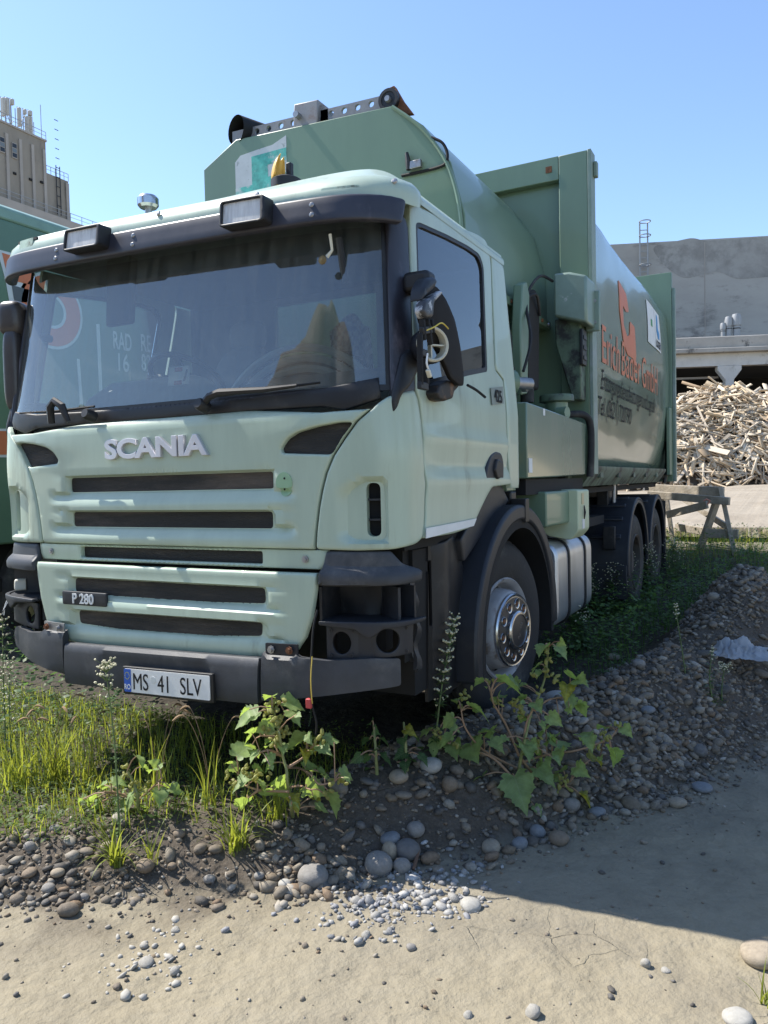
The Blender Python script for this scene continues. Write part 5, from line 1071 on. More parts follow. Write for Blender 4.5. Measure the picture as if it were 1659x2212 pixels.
# ================================================================ heaps and trees beside and behind the camera (they show in the paint and the glass)
def heap(name, c, rx, ry, h, m, seed, label, steep=1.4, n=56):
    g = np.linspace(-1, 1, n); X, Y = np.meshgrid(g, g); r = np.hypot(X, Y)
    Z = h*np.clip(1-r**steep, 0, 1)*(1+.9*fbm(X*3+seed, Y*3, 5, seed))+.10*h*fbm(X*9, Y*9+seed, 4, seed+3)*(r < 1)-.3*(r >= .98)
    P = np.stack([c[0]+X*rx, c[1]+Y*ry, c[2]+Z], -1); ix = np.arange(n*n).reshape(n, n)
    me = fastmesh(name, P.reshape(-1, 3), np.stack([ix[:-1, :-1], ix[:-1, 1:], ix[1:, 1:], ix[1:, :-1]], -1).reshape(-1, 4), m, smooth=True)
    return prop(link(name, me), label, 'heap')
HG = mat('heap_gravel', (.20, .17, .13), .95, var=.4, vscale=2.5, bump=.8, bscale=14); HS = mat('heap_sand', (.42, .35, .24), .95, var=.3, vscale=1.2, bump=.7, bscale=8)
heap('gravel_heap', (-4.6, -13.5, -.3), 8.5, 7, 8.2, HG, 3, 'tall grey gravel heap seen only mirrored in the windscreen', steep=2.2)
heap('earth_heap', (17, 14, -.2), 6, 11, 3.6, HS, 5, 'long sandy earth heap mirrored low in the container side')
heap('earth_heap', (19, 42, .6), 7, 16, 4.5, HS, 8, 'far sandy earth heap mirrored at the rear of the container side')
heap('soil_heap', (12, 1, -.3), 5, 7, 2.2, HG, 9, 'low brown soil heap mirrored in the cab door')
BARK = mat('bark', (.10, .075, .05), .9, var=.3, bump=.5, bscale=20); TLEAF = leafmat('tree_leaves', (.05, .085, .03), (.10, .17, .03))
def tree_mesh(seed, h):
    r = random.Random(seed); tr = MB(); tips = []
    tr.tube([(0, 0, -.3), (.1, .05, h*.25), (0, .15, h*.5), (.1, .1, h*.75), (.1, .1, h*.95)], [.22, .18, .13, .08, .03], 8)
    for k in range(16):
        z = h*(.22+.7*k/16); a = r.random()*6.28; L = h*(.30-.16*k/16); e = Vector((math.cos(a)*L, math.sin(a)*L, z+L*.6)); tr.tube([(0.05, .1, z), (e.x*.5, e.y*.5, z+L*.4), e], [.07, .045, .015], 5); tips.append(e); tips.append(Vector((e.x*.6, e.y*.6, z+L*.45)))
    rng = np.random.default_rng(seed); T = np.array([t[:] for t in tips]); k = 3600
    c = T[rng.integers(0, len(T), k)]+rng.normal(0, 1, (k, 3))*np.array([h*.075, h*.075, h*.055]); d = rng.normal(0, 1, (k, 3)); d /= np.linalg.norm(d, axis=1)[:, None]
    e = np.cross(d, rng.normal(0, 1, (k, 3))); e /= np.linalg.norm(e, axis=1)[:, None]; s = rng.uniform(.10, .20, k)[:, None]
    V = np.stack([c-d*s, c+e*s*.6, c+d*s, c-e*s*.6], 1).reshape(-1, 3)
    return tr.mesh('trunk', BARK), fastmesh('crown', V, np.arange(4*k).reshape(-1, 4), TLEAF)
TM = [tree_mesh(s, h) for s, h in ((1, 9), (2, 7.5), (3, 10))]
for i, (x, y, k, lab) in enumerate(((24, 6, 0, 'first of the roadside trees mirrored in the container side, nearest the cab'), (27, 15, 1, 'shorter tree mirrored in the container side after the first tall one'), (25, 24, 2, 'tall tree mirrored around the middle of the container side'), (29, 33, 0, 'tree mirrored behind the middle of the container side'), (26, 45, 1, 'short tree mirrored towards the container rear'), (28, 58, 2, 'last tall tree mirrored at the container rear edge'), (22, -6, 1, 'broad tree mirrored in the cab door window'))):
    t = empty('tree', (x, y, float(Hm(x, y))), lab, 'tree', 'trees along the yard', rz=i*1.3)
    for nm, me in zip(('trunk', 'crown'), TM[k]): link(nm, me, t, inv=False)
# ================================================================ second container vehicle on the left
LT = empty('container_truck', (-3.7, 5, 0), 'green container truck with an orange and white emblem at the left edge', 'truck')
LU = -3.60; LV0, LV1 = 1.45, 9.5
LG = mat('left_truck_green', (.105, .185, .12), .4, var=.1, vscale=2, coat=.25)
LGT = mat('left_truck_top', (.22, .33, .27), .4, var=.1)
zt = float(onp(60, 453, 'u', LU)[2])
MB().box(LU-2.4, LU, LV0, LV1, .95, zt-.16).build('container_wall', LG, LT, bevel=.02)
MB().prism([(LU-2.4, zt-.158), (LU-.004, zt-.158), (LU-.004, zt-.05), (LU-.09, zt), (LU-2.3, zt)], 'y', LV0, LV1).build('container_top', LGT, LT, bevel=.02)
MB().box(LU-2.0, LU-.25, LV0+.1, LV1, .62, .945).build('frame', BLACK, LT)
ls = flat((LU, 0, 0), (0, 1, 0), (0, 0, 1))
def lp(*px): return np.array([onp(x, y, 'u', LU+.004)[1:] for x, y in px])
def ldec(name, px, m, lift): sheet(px if isinstance(px, np.ndarray) else lp(*px), [], lambda a, b, off: ls(a, b, np.asarray(off)+lift), .2, .003).build(name, m, LT)
LW = mat('left_truck_white', (.62, .63, .64), .5, var=.08); LGY = mat('left_truck_grey', (.10, .11, .12), .5)
ldec('white_border', ((-6, 538), (76, 560), (76, 622), (70, 660), (22, 660), (12, 605)), LW, .004)
ldec('orange_panel', ((4, 546), (74, 568), (71, 616), (18, 604)), ORANGE, .008)
ldec('grey_panel', ((25, 616), (70, 628), (70, 654), (31, 652)), LGY, .008)
ldec('white_border', ((-40, 735), (-5, 690), (62, 690), (62, 745), (30, 752), (-6, 700)), LW, .004)
ldec('orange_panel', ((-3, 702), (10, 680), (60, 700), (56, 742), (34, 740)), ORANGE, .008)
for (y0, y1, m, nm, l) in ((926, 988, LW, 'white_band', .004), (931, 982, ORANGE, 'orange_band', .008)):
    q = lp((-8, y0), (26, y0), (26, y1), (-8, y1)); ldec(nm, q, m, l)
rc_ = lp((112, 672))[0]
def circ(r, n=40): return np.stack([rc_[0]+r*np.cos(np.linspace(0, 2*np.pi, n, endpoint=False)), rc_[1]+r*np.sin(np.linspace(0, 2*np.pi, n, endpoint=False))], 1)
RR = abs(lp((178, 680))[0][0]-rc_[0])
for ro, ri, m, nm, l in ((RR, RR*.38, LW, 'ring_border', .004), (RR*.92, RR*.46, ORANGE, 'orange_ring', .008)):
    sheet(circ(ro), [circ(ri)], lambda a, b, off: ls(a, b, np.asarray(off)+l), .2, .003).build(nm, m, LT)
for q in (((166, 775), (172, 775), (182, 905), (175, 905)), ((208, 700), (215, 700), (224, 905), (217, 905))): ldec('white_line', q, LW, .004)
for t_, a, b in (('RAD', (245, 752), (284, 752)), ('RE', (305, 757), (327, 759)), ('16', (256, 800), (279, 800)), ('82', (306, 800), (326, 801))):
    q = lp(a, b); V, Fs = textmesh(t_, .26, bold=.003, depth=.002); V[:, 0] -= V[:, 0].min(); V[:, 0] *= (q[1, 0]-q[0, 0])/V[:, 0].max()
    MB().add(ls(V[:, 0]+q[0, 0], V[:, 1]+q[0, 1], V[:, 2]+.004), Fs).build('lettering', LW, LT)
for v_ in (2.3, 7.2):
    tw = MB().lathe([(.28, -.01), (.42, .0), (.50, -.03), (.52, -.06), (.52, -.25), (.48, -.28)], (LU-.12, v_, .52), (1, 0, 0), 36).build('wheel', RUB, LT)
    MB().lathe([(.285, -.02), (.27, -.06), (.2, -.10), (.1, -.08), (0, -.08)], (LU-.12, v_, .52), (1, 0, 0), 30).build('rim', RIM, tw)
MB().box(LU-.35, LU-.2, 1.6, 6.5, .5, .62).build('side_guard', DARK, LT)
# ================================================================ silo building far left
SB = empty('silo_building', (-74, 50, 0), 'tall beige concrete silo building with roof antennas at the upper left', 'building')
CON = mat('stained_concrete', (.25, .222, .185), .9, var=.18, vscale=.25, dirt=(.13, .115, .10), dscale=.35, dlo=.5, dhi=.75, stretch=(1, 1, .35))
CONL = mat('pale_concrete', (.33, .30, .27), .9, var=.12, vscale=.4)
GALV = mat('pale_galvanised', (.30, .31, .32), .6, .3)
SU = -70.0
def sp_(x, y): return onp(x, y, 'u', SU)
e1 = sp_(98, 306); e2 = sp_(148, 392); z1 = e1[2]; z2 = e2[2]; vA = e1[1]; vB = e2[1]; v0_ = vA-34
MB().box(SU-16, SU, v0_, vA, 0, z1).build('tower_wall', CON, SB)
MB().box(SU-16, SU-.05, vA+.002, vB, 0, z2).build('annex_wall', CON, SB)
for x in (17, 46, 72, 96.5):
    vv_ = sp_(x, 400)[1]; MB().box(SU+.002, SU+.16, vv_-.17, vv_+.17, 0, z1-1.0).build('pilaster', CONL, SB)
for x in (145.5,): vv_ = sp_(x, 430)[1]; MB().box(SU+.002, SU+.12, vv_-.2, vv_+.2, 0, z2-.3).build('pilaster', CONL, SB)
for (x, y) in ((30, 326), (3.5, 313)):
    p = sp_(x, y); wd, hg = .30, .75
    wf = MB().box(SU+.01, SU+.12, p[1]-wd, p[1]+wd, p[2]-hg-.06, p[2]+hg+.06).build('window', CONL, SB)
    for k in range(3): MB().box(SU+.125, SU+.14, p[1]-wd+.05, p[1]+wd-.05, p[2]-hg+.05+k*.50, p[2]-hg+.48+k*.50).build('pane', mat('far_pane_dark', (.02, .022, .025), .2) if k % 2 == 0 else mat('far_pane_light', (.14, .16, .17), .25), wf)
for (x, y) in ((31, 375), (65, 388), (89, 394)):
    p = sp_(x, y); MB().box(SU+.01, SU+.14, p[1]-.16, p[1]+.16, p[2]-.12, p[2]+.12).build('vent_opening', BLACK, SB)
MB().box(SU-.3, SU+.12, v0_, vA+.1, z1-.02, z1+.18).build('parapet', CONL, SB)
def railing(va, vb, z, u, n, h=1.1):
    r_ = MB().beam((u, va, z+h), (u, vb, z+h), .05, .05).build('railing', GALV, SB)
    MB().beam((u, va, z+h*.5), (u, vb, z+h*.5), .035, .035).build('rail', GALV, r_)
    for k in range(n+1): v_ = va+(vb-va)*k/n; MB().beam((u, v_, z), (u, v_, z+h), .045, .045).build('rail_post', GALV, r_)
railing(v0_, vA, z1+.18, SU+.1, 14, .8); railing(vA, vB, z2, SU-.02, 5, .8)
gz = sp_(75, 446)[2]
MB().box(SU+.17, SU+1.0, v0_, vB+4, gz-6, gz-.6).build('gallery', CONL, SB); railing(v0_, vB+4, gz-.6, SU+.95, 26, .85)
lv_ = sp_(126, 430); ld = MB().beam((SU+.1, lv_[1]-.25, gz), (SU+.1, lv_[1]-.25, z2+1.2), .07, .07).build('ladder', DARK, SB); MB().beam((SU+.1, lv_[1]+.25, gz), (SU+.1, lv_[1]+.25, z2+1.2), .07, .07).build('ladder_rail', DARK, ld)
for k in range(10): MB().beam((SU+.1, lv_[1]-.25, gz+1+k*1.05), (SU+.1, lv_[1]+.25, gz+1+k*1.05), .06, .06).build('ladder_rung', DARK, ld)
APAN = mat('antenna_panel', (.42, .40, .36), .6, var=.1)
def apx(cx, cy): return sp_(cx*.2486*.5486, (350+cy*.2486)*.5486)
for (x0, x1, y0, y1) in ((76, 106, 130, 420), (135, 170, 130, 400), (212, 252, 150, 240), (332, 370, 290, 580), (418, 448, 312, 390), (492, 536, 335, 410), (456, 488, 430, 700), (516, 548, 430, 715)):
    a, b = apx((x0+x1)/2, y1), apx((x0+x1)/2, y0); wd = abs(apx(x1, y0)[1]-apx(x0, y0)[1])
    an = prop(MB().box(SU-.6, SU-.2, a[1]-wd/2, a[1]+wd/2, a[2], b[2]).build('antenna_panel', APAN, SB, bevel=.05))
    MB().tube([(SU-.7, a[1], z1+.1), (SU-.7, a[1], b[2]+.2)], .05, 6).build('antenna_pole', GALV, an)
for (x, y0) in ((190, 130), (222, 240), (287, 290), (580, 510), (688, 235)):
    b = apx(x, y0); MB().tube([(SU-.5, b[1], z1+.3), (SU-.5, b[1], b[2])], .045 if x < 600 else .04, 6).build('mast', GALV, SB)
for (xa, ya, xb, yb) in ((0, 500, 75, 320), (185, 390, 270, 620), (210, 590, 285, 480), (385, 540, 470, 370), (400, 620, 440, 460)):
    a, b = apx(xa, ya), apx(xb, yb); MB().tube([(SU-.7, a[1], a[2]), (SU-.7, b[1], b[2])], .04, 5).build('antenna_strut', GALV, SB)
# ================================================================ hall, shed and yard at the right
def vplane(pa, pb):
    """vertical plane through two points: returns origin, direction, normal towards the camera"""
    a = np.array([pa[0], pa[1], 0.0]); d = np.array([pb[0]-pa[0], pb[1]-pa[1], 0.0]); L = np.linalg.norm(d); d /= L; n = np.array([d[1], -d[0], 0.0]); return a, d, n, L
def onplane(x, y, a, n): r = ray(x, y); return CP+r*(((a-CP)@n)/(r@n))
HALL = empty('concrete_hall', (0, 58, .9), 'huge grey stained concrete hall behind the wood pile', 'building')
ha, hd, hn, hL = vplane(atd(1250, 520, 57), atd(1800, 510, 55))
MH = Matrix(((hd[0], -hn[0], 0, ha[0]), (hd[1], -hn[1], 0, ha[1]), (0, 0, 1, 0), (0, 0, 0, 1)))
def hp2(x, y): q = onplane(x, y, ha, hn); return (q-ha)@hd, q[2]
def hallmat():
    m = mat('hall_concrete', (.36, .345, .32), .9, var=.14, vscale=.3, dirt=(.19, .18, .17), dscale=.5, dlo=.52, dhi=.66, stretch=(.5, .5, 1.2))
    return m
HT = hp2(1450, 521)[1]
w_ = MB(); w_.box(-30, hL+25, .0, 14, 0, HT, MH); w_.build('wall', hallmat(), HALL)
STAIN = mat('dark_stain', (.25, .24, .225), .95, var=.35, vscale=.5, dirt=(.33, .32, .30), dscale=.9, dlo=.42, dhi=.62)
j0 = hp2(1522, 530)[0]
MB().box(j0-.03, j0+.03, -.02, .0, 4, HT-.2, MH).build('panel_joint', CONL, HALL)
s0, s1 = hp2(1405, 545), hp2(1650, 592)
st_o = [(s0[0], s0[1]+.4), (s0[0]+3, s0[1]+.9), (j0, s0[1]+.6), (s1[0]+9, s0[1]+.8), (s1[0]+9, s1[1]+.1), (s1[0]-2, s1[1]-.3), (j0+1, s1[1]+.4), (j0-1.5, s1[1]-.1), (s0[0]+1, s1[1]+.9)]
sheet(fillet(st_o, .6), [], lambda a, b, off: np.stack([ha[0]+hd[0]*np.asarray(a)+hn[0]*(np.asarray(off)+.01), ha[1]+hd[1]*np.asarray(a)+hn[1]*(np.asarray(off)+.01), np.asarray(b)], -1), 1.0, .004).build('stain_band', STAIN, HALL)
lx, lz = hp2(1388, 486); lx2 = hp2(1400, 486)[0]; hw = lx2-lx
cg = MB().beam(MH@Vector((lx-hw*.7, -.35, HT-6)), MH@Vector((lx-hw*.7, -.35, lz)), .09, .09).build('caged_ladder', GALV, HALL); MB().beam(MH@Vector((lx+hw*.7, -.35, HT-6)), MH@Vector((lx+hw*.7, -.35, lz)), .09, .09).build('ladder_rail', GALV, cg)
for k in range(14): MB().beam(MH@Vector((lx-hw*.7, -.35, HT-5.7+k*.5)), MH@Vector((lx+hw*.7, -.35, HT-5.7+k*.5)), .05, .05).build('ladder_rung', GALV, cg)
for z in (lz, lz-1.0, HT-1.8): MB().tube([MH@Vector((lx+hw*1.0*math.cos(a), -.35+hw*1.0*math.sin(a)-.4, z)) for a in np.linspace(0, 2*math.pi, 17)], .04, 5, cap=False).build('cage_hoop', GALV, cg)
SHED = empty('open_shed', (-2, 44, .9), 'low shed with white beam, columns and black open bays behind the wood pile', 'building')
sa, sd__, sn, sL = vplane(atd(1380, 740, 44.5), atd(1760, 735, 43.5))
MS_ = Matrix(((sd__[0], -sn[0], 0, sa[0]), (sd__[1], -sn[1], 0, sa[1]), (0, 0, 1, 0), (0, 0, 0, 1)))
def s2(x, y): q = onplane(x, y, sa, sn); return (q-sa)@sd__, q[2]
zA, zB, zC, zD = s2(1560, 727)[1], s2(1560, 753)[1], s2(1560, 763)[1], s2(1560, 790)[1]
SW = mat('flaking_white', (.52, .51, .49), .85, var=.1, vscale=1.2, dirt=(.26, .25, .23), dscale=1.3, dlo=.55, dhi=.70)
SP2 = mat('stained_parapet', (.34, .32, .29), .9, var=.15, vscale=.9, dirt=(.09, .085, .08), dscale=1.1, dlo=.55, dhi=.68)
MB().box(-14, sL+14, -.15, .6, zB, zA, MS_).build('parapet', SP2, SHED, bevel=.05)
MB().box(-14, sL+14, -.45, .6, zC, zB-.004, MS_).build('cornice', SP2, SHED, bevel=.04)
MB().box(-14, sL+14, 0, .6, zD, zC-.004, MS_).build('white_beam', SW, SHED)
cx0, cx1 = s2(1567, 850)[0], s2(1586, 850)[0]; wd = cx1-cx0
for k in (-1, 0, 1, 2):
    o = k*6.6; MB().prism([(cx0+o, 0), (cx1+o, 0), (cx1+o, zD-.8), (cx1+o+.42, zD-.25), (cx1+o+.42, zD-.003), (cx0+o-.42, zD-.003), (cx0+o-.42, zD-.25), (cx0+o, zD-.8)], 'y', -.02, .5)
    mm = MB().prism([(cx0+o, 0), (cx1+o, 0), (cx1+o, zD-.8), (cx1+o+.42, zD-.25), (cx1+o+.42, zD-.003), (cx0+o-.42, zD-.003), (cx0+o-.42, zD-.25), (cx0+o, zD-.8)], 'y', -.02, .5)
    mm.v = [tuple(MS_@Vector(p)) for p in mm.v]; mm.build('column', SW, SHED, bevel=.04)
zb = s2(1500, 809)[1]; MB().box(-14, cx0, 1.2, 1.35, zb-.12, zb, MS_).build('inner_beam', CONL, SHED)
MB().box(-14, sL+14, 7.4, 7.6, 0, zA-.2, MS_).build('back_wall', BLACK, SHED); MB().box(-14, sL+14, .6, 7.6, zD+.1, zA-.15, MS_).build('roof_slab', mat('roof_felt', (.06, .06, .06), .9), SHED)
MB().box(-14.2, -14, .6, 7.6, 0, zD, MS_).build('end_wall', CONL, SHED)
for (x, y0, y1, wv) in ((1591, 724, 677, 20), (1574, 722, 683, 16), (1562, 724, 697, 12)):
    q = onplane(x, y0, sa-sn*1.6, sn); h = onplane(x, y1, sa-sn*1.6, sn)[2]-q[2]; r = wv/2/FPX*46
    vt_ = MB().lathe([(r*.75, -.6), (r*.75, h*.42), (r*.95, h*.44), (r*1.05, h*.72), (r*.80, h*.96), (0, h)], q, (0, 0, 1), 14).build('roof_ventilator', GALV, SHED, smooth=50)
    MB().lathe([(r*.80, h*.28), (r*.86, h*.30), (r*.80, h*.32)], q, (0, 0, 1), 14).build('ventilator_ring', DARK, vt_)
# ================================================================ wood pile
hc_ = atd(1640, 1048, 40); hz = float(Hm(hc_[0], hc_[1])); AX, AY, AH = 13.0, 5.5, hc_[2]+0*hz
topz = atd(1600, 850, 40)[2]; Hh = topz-hz
WM = None
def woodmat(name):
    m = bpy.data.materials.new(name); m.use_nodes = True; t = m.node_tree; N = t.nodes; L = t.links; b = N['Principled BSDF']; b.inputs['Roughness'].default_value = .8
    oi = N.new('ShaderNodeObjectInfo'); ge = N.new('ShaderNodeNewGeometry'); ad = N.new('ShaderNodeMath'); ad.operation = 'ADD'; L.new(oi.outputs['Random'], ad.inputs[0]); L.new(ge.outputs['Random Per Island'], ad.inputs[1]); fr = N.new('ShaderNodeMath'); fr.operation = 'FRACT'; L.new(ad.outputs[0], fr.inputs[0])
    r = N.new('ShaderNodeValToRGB'); L.new(fr.outputs[0], r.inputs[0]); e = r.color_ramp.elements; e[0].color = (.26, .18, .11, 1); e[1].color = (.56, .47, .35, 1)
    for p, c in ((.2, (.44, .33, .21)), (.45, (.54, .44, .31)), (.7, (.38, .32, .25)), (.85, (.62, .53, .40))): q = e.new(p); q.color = (*c, 1)
    tc = N.new('ShaderNodeTexCoord'); mp = N.new('ShaderNodeMapping'); mp.inputs['Scale'].default_value = (1, 8, 8); L.new(tc.outputs['Object'], mp.inputs[0]); n = N.new('ShaderNodeTexNoise'); n.inputs['Scale'].default_value = 4; n.inputs['Detail'].default_value = 6; L.new(mp.outputs[0], n.inputs['Vector'])
    mr = N.new('ShaderNodeMapRange'); mr.inputs[3].default_value = .6; mr.inputs[4].default_value = 1.35; L.new(n.outputs['Fac'], mr.inputs[0]); mx = N.new('ShaderNodeMix'); mx.data_type = 'RGBA'; mx.blend_type = 'MULTIPLY'; mx.inputs[0].default_value = 1; L.new(r.outputs[0], mx.inputs[6]); L.new(mr.outputs[0], mx.inputs[7]); L.new(mx.outputs[2], b.inputs['Base Color'])
    return m
WM = woodmat('waste_timber')
def pile_z(x, y): r2 = (x/AX)**2+(y/AY)**2; return Hh*np.clip(1-r2**1.1, 0, 1)*(1+.25*fbm(np.asarray(x)*.4+7, np.asarray(y)*.4, 3, 91))
def pile_to_world(x, y, z): return np.array([hc_[0], hc_[1], hz])+_r*x+np.array([FW[0], FW[1], 0])*y+np.array([0, 0, z])
ng = 40; gx, gy = np.meshgrid(np.linspace(-1, 1, ng)*AX, np.linspace(-1, 1, ng)*AY); gz_ = pile_z(gx, gy)-.35
core = np.stack([pile_to_world(x, y, z) for x, y, z in zip(gx.ravel(), gy.ravel(), gz_.ravel())]); ix = np.arange(ng*ng).reshape(ng, ng)
WC = mat('dark_heap_core', (.10, .075, .05), .95, var=.4, vscale=3)
prop(link('wood_heap_core', fastmesh('wood_heap_core', core, np.stack([ix[:-1, :-1], ix[:-1, 1:], ix[1:, 1:], ix[1:, :-1]], -1).reshape(-1, 4), WC)), 'added dark core mound closing the gaps in the wood pile', 'heap core', kind='stuff')  # dark core mound added inside the pile to close gaps between boards
pm = []
for k in range(6):
    mbp = MB(); L_ = 1.0; tw = random.uniform(-.05, .05)
    mbp.add([(-.5, -.5, -.5), (.5, -.5, -.5), (.5+tw, .5, -.5), (-.5+tw, .5, -.5), (-.5+tw*.4, -.5, .5), (.5, -.5, .5), (.5+tw*1.3, .5, .5), (-.5, .5, .5)], [(0, 3, 2, 1), (4, 5, 6, 7), (0, 1, 5, 4), (1, 2, 6, 5), (2, 3, 7, 6), (3, 0, 4, 7)]); pm.append(mbp.mesh('plank', WM, smooth=0))
def plank_pose(small=False):
    while True:
        x = RNG.uniform(-AX*.62, AX*.12); y = RNG.uniform(-AY, AY*.1)
        if (x/AX)**2+(y/AY)**2 < 1.0: break
    z = float(pile_z(x, y)); e = .1; gx_ = float(pile_z(x+e, y)-pile_z(x-e, y))/(2*e); gy_ = float(pile_z(x, y+e)-pile_z(x, y-e))/(2*e)
    a = RNG.uniform(0, math.pi); d = np.array([math.cos(a), math.sin(a), math.cos(a)*gx_*.75+math.sin(a)*gy_*.75+RNG.normal(0, .28)]); d /= np.linalg.norm(d)
    dw = _r*d[0]+np.array([FW[0], FW[1], 0])*d[1]+np.array([0, 0, d[2]]); p = pile_to_world(x, y, z+RNG.uniform(-.12, .18))
    L_ = RNG.choice([.9, 1.4, 2.0, 2.7, 3.4], p=[.22, .3, .26, .16, .06])*RNG.uniform(.8, 1.2); wd = RNG.choice([.08, .13, .20, .32], p=[.35, .35, .2, .1])*RNG.uniform(.85, 1.2); tk = RNG.uniform(.03, .07)
    if small: L_ *= .7; wd *= .8
    X = Vector(dw).normalized(); up = Vector(RNG.normal(0, .6, 3))+Vector((0, 0, 1)); Y = up.cross(X).normalized(); Z = X.cross(Y)
    M = Matrix(((X.x*L_, Y.x*wd, Z.x*tk, p[0]), (X.y*L_, Y.y*wd, Z.y*tk, p[1]), (X.z*L_, Y.z*wd, Z.z*tk, p[2]), (0, 0, 0, 1))); return M
for k in range(300):
    o = link('plank', pm[k % 6]); o.matrix_world = plank_pose(); pn_ = o.matrix_world.translation; q_ = proj(np.array(pn_)); Ls = o.matrix_world.col[0].length
    prop(o, ('long' if Ls > 2.2 else 'short' if Ls < 1.2 else 'medium length')+' board '+('near the top' if q_[1] < 900 else 'at the foot' if q_[1] > 990 else 'halfway up')+' of the wood pile, '+('beside the truck' if q_[0] < 1510 else 'towards the picture edge' if q_[0] > 1585 else 'below the shed columns'), 'plank', 'boards in the wood pile')
bx8 = np.array([(-.5, -.5, -.5), (.5, -.5, -.5), (.5, .5, -.5), (-.5, .5, -.5), (-.5, -.5, .5), (.5, -.5, .5), (.5, .5, .5), (-.5, .5, .5)]); bf = np.array([(0, 3, 2, 1), (4, 5, 6, 7), (0, 1, 5, 4), (1, 2, 6, 5), (2, 3, 7, 6), (3, 0, 4, 7)])
VV_ = []; FF_ = []
for k in range(2000):
    M = np.array(plank_pose(True)); VV_.append(bx8@M[:3, :3].T+M[:3, 3]-np.array([0, 0, .06])); FF_.append(bf+8*k)
prop(link('timber_offcuts', fastmesh('timber_offcuts', np.concatenate(VV_), np.concatenate(FF_), WM)), 'mass of small timber offcuts between the boards of the pile', 'timber offcuts', kind='stuff')
# ================================================================ sawhorse
SWH = empty('sawhorse', tuple(atd(1530, 1190, 11)), 'rough wooden sawhorse standing in front of the wood pile', 'sawhorse')
GW = mat('grey_timber', (.37, .32, .25), .85, var=.3, vscale=6, bump=.3, bscale=30, stretch=(1, 1, 1), dirt=(.42, .39, .35), dscale=4, dlo=.5, dhi=.7)
J = lambda x, y, d: Vector(atd(x, y, d))
gz0 = lambda p: Vector((p.x, p.y, float(Hm(p.x, p.y))-.02))
parts = [('leg', J(1556, 1052, 10.95), J(1591, 1214, 10.75), .11, .06), ('leg', J(1551, 1075, 11.05), J(1511, 1188, 11.35), .12, .06), ('leg', J(1437, 1052, 11.9), J(1455, 1166, 11.7), .11, .06), ('leg', J(1438, 1058, 12.0), J(1420, 1150, 12.4), .11, .06),
         ('top_beam', J(1405, 1057, 12.1), J(1562, 1064, 10.95), .07, .16), ('side_board', J(1400, 1068, 11.8), J(1576, 1083, 10.75), .05, .11), ('cross_board', J(1441, 1112, 11.7), J(1528, 1090, 10.95), .04, .11), ('brace', J(1475, 1076, 12.0), J(1573, 1140, 11.1), .04, .09),
         ('lower_rail', J(1460, 1138, 11.9), J(1530, 1150, 11.3), .04, .11), ('foot_board', J(1525, 1152, 11.1), J(1595, 1154, 10.75), .04, .13)]
for nm, a, b, wd, hg in parts:
    if nm == 'leg': b = b.copy(); b.z = min(b.z, float(Hm(b.x, b.y))-.02) if b.z < Hm(b.x, b.y)+.4 else b.z
    MB().beam(a, b, wd, hg).build(nm, GW, SWH, bevel=.006)
MB().tube([J(1520, 1082, 10.8), J(1526, 1078, 10.78), J(1534, 1082, 10.78), J(1528, 1090, 10.8)], .012, 5).build('red_cord', mat('pink_cord', (.5, .2, .15), .7), SWH)
